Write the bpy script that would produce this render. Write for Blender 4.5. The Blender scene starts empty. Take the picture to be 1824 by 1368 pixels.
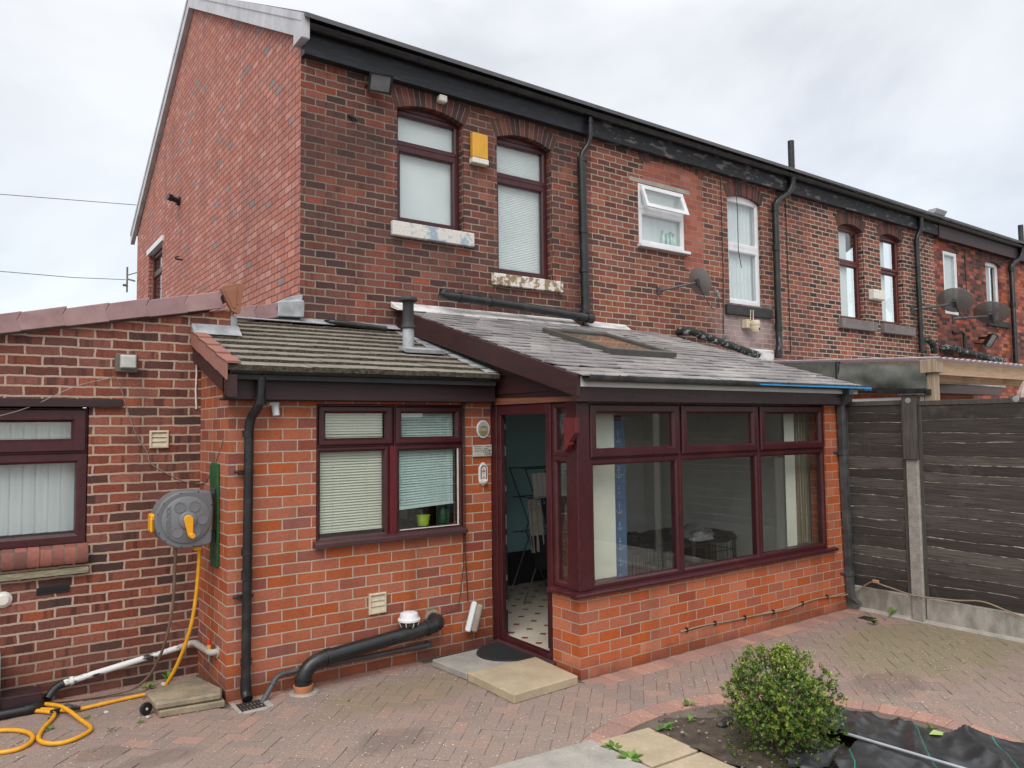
import bpy, bmesh, math, random
from mathutils import Vector, Matrix, noise
random.seed(7)
SC = bpy.context.scene
COL = SC.collection
R = math.radians

# ---------------------------------------------------------------- camera
cam = bpy.data.cameras.new('camera')
cam.sensor_width = 36.0
cam.lens = 26.351
cam.clip_end = 2000
cam.clip_start = 0.05
cam_o = bpy.data.objects.new('camera', cam)
COL.objects.link(cam_o)
yaw, pit, rol = R(35.6), R(3.224), R(0.661)
fw = Vector((math.sin(yaw) * math.cos(pit), math.cos(yaw) * math.cos(pit), math.sin(pit)))
rt = Vector((math.cos(yaw), -math.sin(yaw), 0))
dn = fw.cross(rt)
rt2 = math.cos(rol) * rt + math.sin(rol) * dn
dn2 = -math.sin(rol) * rt + math.cos(rol) * dn
M = Matrix((rt2, -dn2, -fw)).transposed().to_4x4()
M.translation = Vector((0, 0, 2.06))
cam_o.matrix_world = M
SC.camera = cam_o

# ---------------------------------------------------------------- world, sun, exposure
SUN_EL, SUN_AZ = R(48), R(224)          # azimuth measured clockwise from +Y
w = bpy.data.worlds.new('World')
SC.world = w
w.use_nodes = True
nt = w.node_tree
nt.nodes.clear()
def wn(t, **k):
    n = nt.nodes.new(t)
    for a, b in k.items(): setattr(n, a, b)
    return n
out = wn('ShaderNodeOutputWorld')
bg1 = wn('ShaderNodeBackground'); bg2 = wn('ShaderNodeBackground'); add = wn('ShaderNodeAddShader')
sky = wn('ShaderNodeTexSky', sky_type='NISHITA', sun_disc=False, sun_elevation=SUN_EL, sun_rotation=SUN_AZ)
bg1.inputs['Strength'].default_value = 0.05
nt.links.new(sky.outputs[0], bg1.inputs[0])
tc = wn('ShaderNodeTexCoord')
sep = wn('ShaderNodeSeparateXYZ'); nt.links.new(tc.outputs['Generated'], sep.inputs[0])
mp = wn('ShaderNodeMapping'); mp.inputs['Scale'].default_value = (1, 1, 1.7); mp.inputs['Location'].default_value = (3.1, 1.7, .4)
nt.links.new(tc.outputs['Generated'], mp.inputs[0])
n1 = wn('ShaderNodeTexNoise'); n1.inputs['Scale'].default_value = 2.1; n1.inputs['Detail'].default_value = 6; n1.inputs['Roughness'].default_value = .55; n1.inputs['Distortion'].default_value = .3
nt.links.new(mp.outputs[0], n1.inputs['Vector'])
rp = wn('ShaderNodeValToRGB')
rp.color_ramp.elements[0].position = .30; rp.color_ramp.elements[0].color = (.52, .515, .515, 1)
rp.color_ramp.elements[1].position = .62; rp.color_ramp.elements[1].color = (.83, .815, .775, 1)
e = rp.color_ramp.elements.new(.47); e.color = (.72, .71, .685, 1)
nt.links.new(n1.outputs[0], rp.inputs[0])
mr = wn('ShaderNodeMapRange'); mr.inputs[1].default_value = .45; mr.inputs[2].default_value = .95; mr.inputs[3].default_value = .86; mr.inputs[4].default_value = 2.2
nt.links.new(sep.outputs[2], mr.inputs[0])
nt.links.new(rp.outputs[0], bg2.inputs[0]); nt.links.new(mr.outputs[0], bg2.inputs[1])
nt.links.new(bg1.outputs[0], add.inputs[0]); nt.links.new(bg2.outputs[0], add.inputs[1]); nt.links.new(add.outputs[0], out.inputs[0])

sun = bpy.data.lights.new('sun', 'SUN')
sun.energy = 1.5; sun.angle = R(40); sun.color = (1, .96, .9)
sun_o = bpy.data.objects.new('sun', sun); COL.objects.link(sun_o)
sd = Vector((math.sin(SUN_AZ) * math.cos(SUN_EL), math.cos(SUN_AZ) * math.cos(SUN_EL), math.sin(SUN_EL)))
sun_o.rotation_euler = sd.to_track_quat('Z', 'Y').to_euler()
vs = SC.view_settings
vs.view_transform = 'Standard'; vs.look = 'None'; vs.exposure = 0.25; vs.gamma = 1
SC.cycles.max_bounces = 8; SC.cycles.diffuse_bounces = 4; SC.cycles.glossy_bounces = 4; SC.cycles.transparent_max_bounces = 16
SC.cycles.use_denoising = True
SC.cycles.caustics_reflective = False; SC.cycles.caustics_refractive = False

# ---------------------------------------------------------------- mesh helpers
WL = {}
class MB:
    def __init__(s, f=None): s.bm = bmesh.new(); s.f = f or (lambda a, b, c: (a, b, c))
    def v(s, p): return s.bm.verts.new(s.f(*p))
    def face(s, vs):
        try: return s.bm.faces.new(vs)
        except ValueError: return None
    def poly(s, pts): return s.face([s.v(p) for p in pts])
    def hexa(s, a, b):
        A = [s.v(p) for p in a]; B = [s.v(p) for p in b]; n = len(A)
        s.face(A[::-1]); s.face(B)
        for i in range(n): s.face([A[i], A[(i + 1) % n], B[(i + 1) % n], B[i]])
        return A + B
    def box(s, x0, x1, y0, y1, z0, z1):
        return s.hexa([(x0, y0, z0), (x1, y0, z0), (x1, y1, z0), (x0, y1, z0)], [(x0, y0, z1), (x1, y0, z1), (x1, y1, z1), (x0, y1, z1)])
    def prism(s, pts, d):
        return s.hexa(pts, [(p[0] + d[0], p[1] + d[1], p[2] + d[2]) for p in pts])
    def obox(s, c, ux, uy, uz, sx, sy, sz):      # oriented box, centre c, half sizes
        c, ux, uy, uz = Vector(c), Vector(ux).normalized(), Vector(uy).normalized(), Vector(uz).normalized()
        q = [(-1, -1), (1, -1), (1, 1), (-1, 1)]
        a = [c + ux * sx * i + uy * sy * j - uz * sz for i, j in q]
        b = [c + ux * sx * i + uy * sy * j + uz * sz for i, j in q]
        return s.hexa(a, b)
    def tube(s, pts, r, n=10, caps=True, flat=None):
        pts = [Vector(p) for p in pts]
        rs = r if isinstance(r, (list, tuple)) else [r] * len(pts)
        t0 = (pts[1] - pts[0]).normalized()
        up = Vector((0, 0, 1)) if abs(t0.z) < .9 else Vector((1, 0, 0))
        a = t0.cross(up).normalized(); rings = []
        for i, p in enumerate(pts):
            if i == 0: t = t0
            elif i == len(pts) - 1: t = (pts[i] - pts[i - 1]).normalized()
            else: t = ((pts[i + 1] - p).normalized() + (p - pts[i - 1]).normalized()).normalized()
            a = (a - t * a.dot(t)).normalized(); b = t.cross(a)
            rings.append([s.v(p + (a * math.cos(2 * math.pi * k / n) + b * math.sin(2 * math.pi * k / n)) * rs[i]) for k in range(n)])
        for i in range(len(rings) - 1):
            for k in range(n): s.face([rings[i][k], rings[i][(k + 1) % n], rings[i + 1][(k + 1) % n], rings[i + 1][k]])
        if caps: s.face(rings[0][::-1]); s.face(rings[-1])
    def lathe(s, prof, o, ax, n=20):             # prof: (radius, height along ax)
        o, ax = Vector(o), Vector(ax).normalized()
        up = Vector((0, 0, 1)) if abs(ax.z) < .9 else Vector((1, 0, 0))
        a = ax.cross(up).normalized(); b = ax.cross(a); rings = []
        for r, h in prof:
            if r < 1e-6: rings.append([s.v(o + ax * h)])
            else: rings.append([s.v(o + ax * h + (a * math.cos(2 * math.pi * k / n) + b * math.sin(2 * math.pi * k / n)) * r) for k in range(n)])
        for i in range(len(rings) - 1):
            A, B = rings[i], rings[i + 1]
            for k in range(n):
                k2 = (k + 1) % n
                if len(A) == 1 and len(B) == 1: continue
                if len(A) == 1: s.face([A[0], B[k2], B[k]])
                elif len(B) == 1: s.face([A[k], A[k2], B[0]])
                else: s.face([A[k], A[k2], B[k2], B[k]])
        if len(rings[0]) > 1: s.face(rings[0][::-1])
        if len(rings[-1]) > 1: s.face(rings[-1])
    def ring(s, u0, u1, z0, z1, prof):           # mitred picture-frame; prof = (inset, depth) loop, in (u, d, z)
        L = []
        for i, d in prof: L.append([s.v(p) for p in ((u0 + i, d, z0 + i), (u1 - i, d, z0 + i), (u1 - i, d, z1 - i), (u0 + i, d, z1 - i))])
        m = len(L)
        for j in range(m):
            A, B = L[j], L[(j + 1) % m]
            for k in range(4): s.face([A[k], A[(k + 1) % 4], B[(k + 1) % 4], B[k]])
    def build(s, name, mat, parent=None, smooth=False, bevel=0, label=None, cat=None, group=None, kind=None, seg=1, recalc=True):
        bm = s.bm
        if recalc: bmesh.ops.recalc_face_normals(bm, faces=bm.faces[:])
        me = bpy.data.meshes.new(name)
        if bm.verts:
            xs = [v.co.x for v in bm.verts]; ys = [v.co.y for v in bm.verts]; zs = [v.co.z for v in bm.verts]
            o = Vector(((min(xs) + max(xs)) / 2, (min(ys) + max(ys)) / 2, min(zs)))
        else: o = Vector((0, 0, 0))
        for v in bm.verts: v.co -= o
        bm.to_mesh(me); bm.free()
        mats = mat if isinstance(mat, (list, tuple)) else [mat]
        for m_ in mats: me.materials.append(m_)
        ob = bpy.data.objects.new(name, me); COL.objects.link(ob)
        if smooth:
            for p in me.polygons: p.use_smooth = True
            me.set_sharp_from_angle(angle=R(38))
        if bevel:
            b = ob.modifiers.new('bevel', 'BEVEL'); b.width = bevel; b.segments = seg; b.limit_method = 'ANGLE'; b.angle_limit = R(40)
        place(ob, o, parent)
        tag(ob, label, cat, group, kind)
        return ob
def place(ob, o, parent):
    if parent:
        ob.parent = parent; ob.location = o - WL[parent.name]
    else: ob.location = o
    WL[ob.name] = Vector(o)
def tag(ob, label=None, cat=None, group=None, kind=None):
    if label: ob['label'] = label
    if cat: ob['category'] = cat
    if group: ob['group'] = group
    if kind: ob['kind'] = kind
def thing(name, loc, label, cat, group=None, kind=None):
    o = bpy.data.objects.new(name, None); COL.objects.link(o); o.empty_display_size = .1
    place(o, Vector(loc), None); tag(o, label, cat, group, kind)
    return o
def catmull(pts, k=8):
    P_ = [Vector(p) for p in pts]; P_ = [P_[0] * 2 - P_[1]] + P_ + [P_[-1] * 2 - P_[-2]]; o = []
    for i in range(1, len(P_) - 2):
        a, b, c, d = P_[i - 1:i + 3]
        for j in range(k):
            t = j / k
            o.append(.5 * ((2 * b) + (c - a) * t + (2 * a - 5 * b + 4 * c - d) * t * t + (3 * b - a - 3 * c + d) * t ** 3))
    o.append(P_[-2]); return o
def facing_y(Y): return lambda u, d, z: (u, Y + d, z)      # outside looks towards -Y
def facing_x(X): return lambda u, d, z: (X + d, u, z)      # outside looks towards -X
def text_mesh(s, size, depth, name='lettering'):
    c = bpy.data.curves.new(name, 'FONT'); c.body = s; c.size = size; c.extrude = depth; c.align_x = 'CENTER'; c.align_y = 'CENTER'
    t = bpy.data.objects.new(name, c); COL.objects.link(t)
    dg = bpy.context.evaluated_depsgraph_get(); dg.update()
    me = bpy.data.meshes.new_from_object(t.evaluated_get(dg))
    bpy.data.objects.remove(t); bpy.data.curves.remove(c)
    return me

# ---------------------------------------------------------------- material helpers
class NT:
    def __init__(s, name):
        s.m = bpy.data.materials.new(name); s.m.use_nodes = True; s.t = s.m.node_tree
        s.b = s.t.nodes['Principled BSDF']
    def n(s, t, **k):
        n = s.t.nodes.new(t)
        for a, b in k.items(): setattr(n, a, b)
        return n
    def l(s, a, b): s.t.links.new(a, b)
    def set(s, node, **k):
        for a, b in k.items():
            i = node.inputs[a.replace('_', ' ')]
            if hasattr(b, 'is_linked') or isinstance(b, bpy.types.NodeSocket): s.l(b, i)
            else: i.default_value = b
        return node
    def math(s, op, a, b=0, clamp=False):
        n = s.n('ShaderNodeMath', operation=op, use_clamp=clamp)
        for i, x in enumerate((a, b)):
            if isinstance(x, bpy.types.NodeSocket): s.l(x, n.inputs[i])
            else: n.inputs[i].default_value = x
        return n.outputs[0]
    def mix(s, f, a, b, mode='MIX'):
        n = s.n('ShaderNodeMix', data_type='RGBA', blend_type=mode)
        for i, x in ((0, f), (6, a), (7, b)):
            if isinstance(x, bpy.types.NodeSocket): s.l(x, n.inputs[i])
            elif i == 0: n.inputs[0].default_value = x
            else: n.inputs[i].default_value = (*x[:3], 1)
        return n.outputs[2]
    def noise(s, vec, scale, detail=3, rough=.55, dist=0):
        n = s.n('ShaderNodeTexNoise'); n.inputs['Scale'].default_value = scale; n.inputs['Detail'].default_value = detail
        n.inputs['Roughness'].default_value = rough; n.inputs['Distortion'].default_value = dist
        if vec is not None: s.l(vec, n.inputs['Vector'])
        return n.outputs[0]
    def ramp(s, f, stops, interp='LINEAR'):
        n = s.n('ShaderNodeValToRGB'); cr = n.color_ramp; cr.interpolation = interp
        while len(cr.elements) < len(stops): cr.elements.new(.5)
        for e_, (p, c) in zip(cr.elements, stops):
            e_.position = p; e_.color = (*c, 1) if len(c) == 3 else c
        s.l(f, n.inputs[0]); return n.outputs[0]
    def mr(s, f, a, b, c=0., d=1.):
        n = s.n('ShaderNodeMapRange'); s.l(f, n.inputs[0])
        for i, x in enumerate((a, b, c, d)): n.inputs[i + 1].default_value = x
        return n.outputs[0]
    def pos(s): return s.n('ShaderNodeNewGeometry').outputs['Position']
    def bump(s, h, strength=.3, dist=.01, nrm=None):
        n = s.n('ShaderNodeBump'); n.inputs['Strength'].default_value = strength; n.inputs['Distance'].default_value = dist
        s.l(h, n.inputs['Height'])
        if nrm is not None: s.l(nrm, n.inputs['Normal'])
        s.l(n.outputs[0], s.b.inputs['Normal']); return n.outputs[0]
    def wall_uv(s):                                # (u, v) on vertical faces from the real position
        g = s.n('ShaderNodeNewGeometry')
        sp = s.n('ShaderNodeSeparateXYZ'); s.l(g.outputs['Position'], sp.inputs[0])
        sn = s.n('ShaderNodeSeparateXYZ'); s.l(g.outputs['True Normal'], sn.inputs[0])
        fx = s.math('GREATER_THAN', s.math('ABSOLUTE', sn.outputs[0]), .7)
        fz = s.math('GREATER_THAN', s.math('ABSOLUTE', sn.outputs[2]), .7)
        u = s.n('ShaderNodeMix', data_type='FLOAT'); s.l(fx, u.inputs[0]); s.l(sp.outputs[0], u.inputs[2]); s.l(sp.outputs[1], u.inputs[3])
        v = s.n('ShaderNodeMix', data_type='FLOAT'); s.l(fz, v.inputs[0]); s.l(sp.outputs[2], v.inputs[2]); s.l(sp.outputs[1], v.inputs[3])
        return u.outputs[0], v.outputs[0], g.outputs['Position']

def brick(name, pitch, course, mortar, mcol, stops, jit=.004, soot=.35, soot_scale=.9, streak=.0, u0=0., v0=0., rough=.85, rand_tint=.12, foot_dark=None, mcol2=None, mn=.5, edge=.35, drift=.0, mott=.35, salts=None):
    s = NT(name)
    u, v, P = s.wall_uv()
    nz = s.n('ShaderNodeTexNoise'); nz.inputs['Scale'].default_value = 22; nz.inputs['Detail'].default_value = 2; s.l(P, nz.inputs['Vector'])
    nl = s.n('ShaderNodeTexNoise'); nl.inputs['Scale'].default_value = 1.3; s.l(P, nl.inputs['Vector'])
    sc = s.n('ShaderNodeSeparateColor'); s.l(nz.outputs[1], sc.inputs[0])
    nm = s.n('ShaderNodeTexNoise'); nm.inputs['Scale'].default_value = 7.5; nm.inputs['Detail'].default_value = 1; s.l(P, nm.inputs['Vector'])
    sm_ = s.n('ShaderNodeSeparateColor'); s.l(nm.outputs[1], sm_.inputs[0])
    du = s.math('ADD', s.math('MULTIPLY', s.math('SUBTRACT', sc.outputs[0], .5), jit * 2.4), s.math('MULTIPLY', s.math('SUBTRACT', sm_.outputs[0], .5), jit * 3.4))
    dv = s.math('ADD', s.math('MULTIPLY', s.math('ADD', s.math('SUBTRACT', sc.outputs[1], .5), s.math('SUBTRACT', sm_.outputs[1], .5)), jit * 2.0), s.math('MULTIPLY', s.math('SUBTRACT', nl.outputs[0], .5), jit * 3))
    cx = s.n('ShaderNodeCombineXYZ')
    uu = s.math('ADD', s.math('ADD', u, u0), du); vv = s.math('ADD', s.math('ADD', v, v0), dv)
    s.l(uu, cx.inputs[0]); s.l(vv, cx.inputs[1])
    def bt(vec, ms=mortar, sm=.15):
        b = s.n('ShaderNodeTexBrick', offset=.5, offset_frequency=2, squash=1.0)
        s.set(b, Color1=(0, 0, 0, 1), Color2=(1, 1, 1, 1), Mortar=(.5, .5, .5, 1), Scale=1.0, Mortar_Size=ms, Mortar_Smooth=sm, Bias=0.0, Brick_Width=pitch, Row_Height=course)
        s.l(vec, b.inputs['Vector']); return b
    b = bt(cx.outputs[0])
    # a second random number per brick, from a white noise on its cell
    row = s.math('FLOOR', s.math('DIVIDE', vv, course))
    off = s.math('MULTIPLY', s.math('SUBTRACT', 1, s.math('FLOORED_MODULO', row, 2)), .5)
    colm = s.math('FLOOR', s.math('ADD', s.math('DIVIDE', uu, pitch), off))
    c2 = s.n('ShaderNodeCombineXYZ'); s.l(row, c2.inputs[0]); s.l(colm, c2.inputs[1])
    wn_ = s.n('ShaderNodeTexWhiteNoise', noise_dimensions='2D'); s.l(c2.outputs[0], wn_.inputs['Vector'])
    rnd = wn_.outputs['Value']
    so = s.noise(P, soot_scale, 4, .6)
    f = s.math('ADD', rnd, s.math('MULTIPLY', s.math('SUBTRACT', so, .5), soot * 2.2), True)
    col = s.ramp(f, stops)
    # inside one brick: mottling, and dark kiss-marks across it
    fine = s.noise(P, 60, 4, .65)
    col = s.mix(s.mr(fine, .35, .75, 0, mott), col, (.03, .02, .02), 'MIX')
    if streak:
        cs = s.n('ShaderNodeCombineXYZ'); s.l(s.math('MULTIPLY', uu, 14), cs.inputs[0]); s.l(s.math('MULTIPLY', row, 3.7), cs.inputs[1])
        st = s.noise(cs.outputs[0], 1, 2, .5)
        col = s.mix(s.mr(st, .56, .66, 0, streak), col, (.045, .025, .025))
    b2 = bt(cx.outputs[0], mortar * 3.4, 1.0)      # soot and worn arrises round each brick's edge
    col = s.mix(s.math('MULTIPLY', b2.outputs['Fac'], s.mr(s.noise(P, 9, 3), .3, .65, 0, edge)), col, (.05, .032, .03))
    v2 = s.n('ShaderNodeSeparateColor'); s.l(wn_.outputs['Color'], v2.inputs[0])
    hs = s.n('ShaderNodeHueSaturation'); s.l(col, hs.inputs['Color']); s.l(s.mr(v2.outputs[1], 0, 1, 1 - rand_tint, 1 + rand_tint), hs.inputs['Value']); s.l(s.mr(v2.outputs[2], 0, 1, .9, 1.06), hs.inputs['Saturation'])
    col = hs.outputs[0]
    mn_ = s.noise(P, 35, 3)
    mc = s.mix(s.mr(mn_, .3, .7, 0, mn), mcol, tuple(c * .55 for c in mcol))
    if mcol2: mc = s.mix(s.mr(s.noise(P, .9, 3), .42, .58), mc, mcol2)
    full = s.mix(b.outputs['Fac'], col, mc)
    full = s.mix(s.mr(s.noise(P, soot_scale * .55, 5, .62), .46, .66, 0, drift), full, (.045, .03, .028))
    drip = s.n('ShaderNodeMapping'); drip.inputs['Scale'].default_value = (3.2, 3.2, .35); s.l(P, drip.inputs[0])
    full = s.mix(s.mr(s.noise(drip.outputs[0], 1.0, 3), .52, .75, 0, .3), full, (.05, .035, .03))
    if salts:                                      # white salts bloomed out of the brick in one patch
        sp2 = s.n('ShaderNodeSeparateXYZ'); s.l(P, sp2.inputs[0])
        a_ = s.math('DIVIDE', s.math('SUBTRACT', sp2.outputs[0], salts[0]), salts[2]); b_ = s.math('DIVIDE', s.math('SUBTRACT', sp2.outputs[2], salts[1]), salts[3])
        d_ = s.math('SQRT', s.math('ADD', s.math('MULTIPLY', a_, a_), s.math('MULTIPLY', b_, b_)))
        k_ = s.mr(s.math('ADD', d_, s.math('MULTIPLY', s.math('SUBTRACT', s.noise(P, 4, 5, .65), .5), 1.6)), .35, 1.1, .62, 0)
        full = s.mix(k_, full, (.42, .37, .37))
    if foot_dark:                                       # darker towards the ground, in a band with an uneven edge
        sp = s.n('ShaderNodeSeparateXYZ'); s.l(P, sp.inputs[0])
        h = s.math('ADD', sp.outputs[2], s.math('MULTIPLY', s.math('SUBTRACT', s.noise(P, 3.5, 4), .5), .35))
        full = s.mix(s.mr(h, .02, foot_dark, .5, 0), full, (.06, .035, .03))
    s.l(full, s.b.inputs['Base Color'])
    s.b.inputs['Roughness'].default_value = rough
    s.b.inputs['Specular IOR Level'].default_value = .25
    h = s.math('SUBTRACT', s.math('MULTIPLY', fine, .25), b.outputs['Fac'])
    s.bump(h, .75, .006)
    return s.m

def simple(name, col, rough=.6, metal=0., spec=.4, var=.25, scale=6., col2=None, bumpy=.0, bscale=40., fine=0., lo=.35, hi=.65, stretch=None, coat=0.):
    s = NT(name); P = s.pos()
    if stretch:
        m_ = s.n('ShaderNodeMapping'); m_.inputs['Scale'].default_value = stretch; s.l(P, m_.inputs[0]); P = m_.outputs[0]
    c2 = col2 or tuple(c * (1 - var) for c in col)
    c = s.mix(s.mr(s.noise(P, scale, 5, .6), lo, hi), col, c2)
    if fine: c = s.mix(s.mr(s.noise(P, scale * 14, 2), .5, .7, 0, fine), c, tuple(x * .4 for x in col))
    s.l(c, s.b.inputs['Base Color'])
    s.b.inputs['Roughness'].default_value = rough; s.b.inputs['Metallic'].default_value = metal
    s.b.inputs['Specular IOR Level'].default_value = spec; s.b.inputs['Coat Weight'].default_value = coat
    s.l(s.mr(s.noise(P, scale * 2.3, 4), .3, .7, max(0, rough - .1), min(1, rough + .12)), s.b.inputs['Roughness'])
    if bumpy: s.bump(s.noise(P, bscale, 4, .6), bumpy, .01)
    return s.m

def island(name, stops, rough=.8, fine=.3, fscale=40, bumpy=.3, stain=None, stain_scale=2., spec=.3, lo=.5, hi=.68, stretch=None, translucent=0.):
    s = NT(name); g = s.n('ShaderNodeNewGeometry'); P = g.outputs['Position']
    c = s.ramp(g.outputs['Random Per Island'], stops)
    Q = P
    if stretch:
        m_ = s.n('ShaderNodeMapping'); m_.inputs['Scale'].default_value = stretch; s.l(P, m_.inputs[0]); Q = m_.outputs[0]
    nf = s.noise(Q, fscale, 5, .65)
    c = s.mix(s.mr(nf, .35, .7, 0, fine), c, (.03, .027, .025))
    if stain: c = s.mix(s.mr(s.noise(P, stain_scale, 5, .65), lo, hi), c, stain)
    s.l(c, s.b.inputs['Base Color']); s.b.inputs['Roughness'].default_value = rough; s.b.inputs['Specular IOR Level'].default_value = spec
    if bumpy: s.bump(nf, bumpy, .006)
    return s.m

def glass(name, tint=(1, 1, 1), ior=1.55, rough=0.):
    s = NT(name); s.t.nodes.remove(s.b)
    o = s.t.nodes['Material Output']
    tr = s.n('ShaderNodeBsdfTransparent'); tr.inputs[0].default_value = (*tint, 1)
    gl = s.n('ShaderNodeBsdfGlossy'); gl.inputs['Roughness'].default_value = rough
    fr = s.n('ShaderNodeFresnel')
    gb = s.n('ShaderNodeNewGeometry').outputs['Backfacing']; s.l(s.mr(gb, 0, 1, ior, 1 / ior), fr.inputs[0])   # a thin pane: no total reflection inside it
    mx = s.n('ShaderNodeMixShader'); s.l(fr.outputs[0], mx.inputs[0]); s.l(tr.outputs[0], mx.inputs[1]); s.l(gl.outputs[0], mx.inputs[2]); s.l(mx.outputs[0], o.inputs[0])
    return s.m

def wood(name, col, col2, axis='x', rough=.5, grain=.5, spec=.4, bumpy=.15):
    sc = {'x': (1.2, 30, 30), 'y': (30, 1.2, 30), 'z': (30, 30, 1.2), 'n': (9, 9, 9)}[axis]
    s = NT(name); P = s.pos(); m_ = s.n('ShaderNodeMapping'); m_.inputs['Scale'].default_value = sc; s.l(P, m_.inputs[0])
    f = s.noise(m_.outputs[0], 2.2, 5, .65, .4)
    c = s.mix(s.mr(f, .5 - .25 * grain, .5 + .25 * grain), col, col2)
    c = s.mix(s.mr(s.noise(P, 2.3, 4), .55, .75, 0, .35), c, tuple(x * 1.5 + .01 for x in col))
    s.l(c, s.b.inputs['Base Color']); s.b.inputs['Roughness'].default_value = rough; s.b.inputs['Specular IOR Level'].default_value = spec
    if bumpy: s.bump(f, bumpy, .004)
    return s.m
# ---------------------------------------------------------------- materials
M_KIT = brick('kitchen_brick', .24, .0895, .0062, (.46, .37, .29), [(0, (.27, .08, .06)), (.14, (.32, .088, .052)), (.28, (.40, .103, .045)), (.7, (.43, .115, .047)), (1, (.46, .125, .052))], jit=.0022, soot=.18, u0=.03, rough=.75, rand_tint=.08, foot_dark=.2, mn=.25, edge=.12)
M_CON = brick('conservatory_brick', .24, .0895, .0055, (.44, .33, .25), [(0, (.36, .095, .052)), (.14, (.43, .108, .046)), (.6, (.50, .127, .049)), (1, (.54, .148, .058))], jit=.002, soot=.15, u0=.09, rough=.72, rand_tint=.08, foot_dark=.16, mn=.25, edge=.12)
M_OLD = brick('old_house_brick', .236, .0838, .0082, (.34, .28, .215), [(0, (.075, .041, .04)), (.16, (.105, .047, .043)), (.36, (.155, .057, .047)), (.6, (.21, .065, .048)), (.88, (.26, .075, .052)), (1, (.33, .09, .056))], jit=.0062, soot=.42, soot_scale=1.1, streak=.45, drift=.5, mott=.55, u0=.12, v0=.03, mcol2=(.22, .17, .13), mn=.6)
M_OLD2 = brick('second_house_brick', .236, .0838, .0086, (.40, .33, .25), [(0, (.08, .044, .043)), (.14, (.135, .055, .047)), (.38, (.195, .065, .05)), (.65, (.265, .08, .057)), (1, (.36, .115, .07))], jit=.0058, soot=.42, soot_scale=.7, streak=.3, drift=.28, mott=.5, salts=(10.4, 3.62, .95, .55), v0=.03, mn=.3)
M_OLD3 = brick('third_house_brick', .236, .0838, .0088, (.48, .41, .31), [(0, (.05, .034, .035)), (.2, (.09, .046, .043)), (.4, (.18, .066, .053)), (.7, (.26, .08, .06)), (1, (.34, .11, .075))], jit=.005, soot=.5, soot_scale=.8, streak=.2, v0=.03, mn=.2)
M_OLD4 = brick('fourth_house_brick', .236, .0838, .005, (.16, .10, .085), [(0, (.06, .035, .036)), (.3, (.17, .06, .05)), (.55, (.27, .075, .05)), (.75, (.42, .11, .06)), (1, (.50, .14, .07))], jit=.005, soot=.8, soot_scale=.6, streak=.2, v0=.03)
M_GAB = brick('gable_brick', .226, .0838, .0058, (.10, .052, .045), [(0, (.26, .22, .22)), (.022, (.32, .24, .23)), (.034, (.44, .165, .125)), (.5, (.48, .18, .135)), (.9, (.53, .21, .16)), (1, (.57, .27, .22))], jit=.0035, soot=.14, rough=.8, rand_tint=.08, drift=.08, mott=.28)
M_SIDE = brick('side_building_brick', .238, .0782, .0085, (.47, .345, .265), [(0, (.07, .04, .036)), (.10, (.13, .052, .042)), (.3, (.20, .066, .048)), (.65, (.265, .077, .05)), (1, (.35, .105, .06))], jit=.005, soot=.3, streak=.7, drift=.12, u0=.06, v0=.01, rough=.88, foot_dark=.55, mn=.3, mott=.5)
M_MORT = simple('mortar', (.30, .24, .18), .9, var=.4)
M_ARCH = island('arch_brick', [(0, (.055, .034, .034)), (.5, (.12, .05, .043)), (1, (.22, .07, .052))], .85)
M_ROSE = wood('rosewood_upvc', (.070, .013, .016), (.034, .008, .011), 'n', .36, .8, .45, .06)
M_ROSE2 = wood('weathered_rosewood', (.085, .035, .036), (.045, .02, .023), 'x', .5, .8, .4, .1)
M_RED = wood('red_mullion', (.14, .012, .022), (.08, .01, .016), 'z', .4, .6)
M_FASC = wood('brown_fascia', (.042, .02, .022), (.028, .014, .017), 'x', .5, .6, .35, .05)
M_BARGE = wood('barge_board', (.052, .019, .019), (.03, .012, .013), 'y', .45, .7, .4, .06)
M_BLK = simple('black_plastic', (.012, .0125, .014), .34, spec=.5, col2=(.04, .039, .037), scale=7, lo=.5, hi=.75)
M_BLKF = simple('black_painted_fascia', (.013, .014, .018), .5, spec=.4, col2=(.03, .032, .04), scale=5, lo=.52, hi=.7, stretch=(.6, 1, 4))
M_PEEL = simple('peeling_black_fascia', (.016, .017, .02), .6, col2=(.13, .12, .12), scale=9, lo=.56, hi=.62, stretch=(.5, 1, 1.5))
M_GUT = simple('weathered_gutter', (.04, .044, .048), .42, var=.4, scale=7, col2=(.085, .09, .095))
M_WHT = simple('white_upvc', (.72, .73, .75), .4, var=.12, scale=5)
M_BWHT = simple('dull_white_board', (.52, .52, .55), .5, col2=(.40, .40, .42), scale=3)
M_CREAM = simple('cream_plastic', (.62, .54, .40), .45, var=.2, scale=20)
M_CREAM2 = simple('off_white_plastic', (.68, .66, .60), .4, var=.25, scale=18, lo=.5, hi=.72)
M_LEAD = simple('lead', (.25, .26, .275), .55, metal=.15, col2=(.42, .435, .45), scale=7, bumpy=.35, bscale=14)
M_WLEAD = simple('white_washed_lead', (.62, .61, .60), .65, col2=(.30, .29, .28), scale=6, bumpy=.3, bscale=12, lo=.45, hi=.7, stretch=(.8, 1, 2))
M_SLATE = island('slate', [(0, (.21, .195, .20)), (.5, (.27, .252, .255)), (1, (.34, .315, .315))], .38, .3, 25, .3, stain=(.38, .36, .345), stain_scale=1.1, spec=.45)
M_HSLATE = simple('house_roof_slate', (.10, .10, .11), .6)
M_TILE = island('concrete_tile', [(0, (.22, .19, .16)), (.5, (.245, .213, .18)), (1, (.275, .24, .205))], .92, .4, 70, .45, stain=(.13, .11, .09), stain_scale=5, lo=.5, hi=.7)
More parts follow.
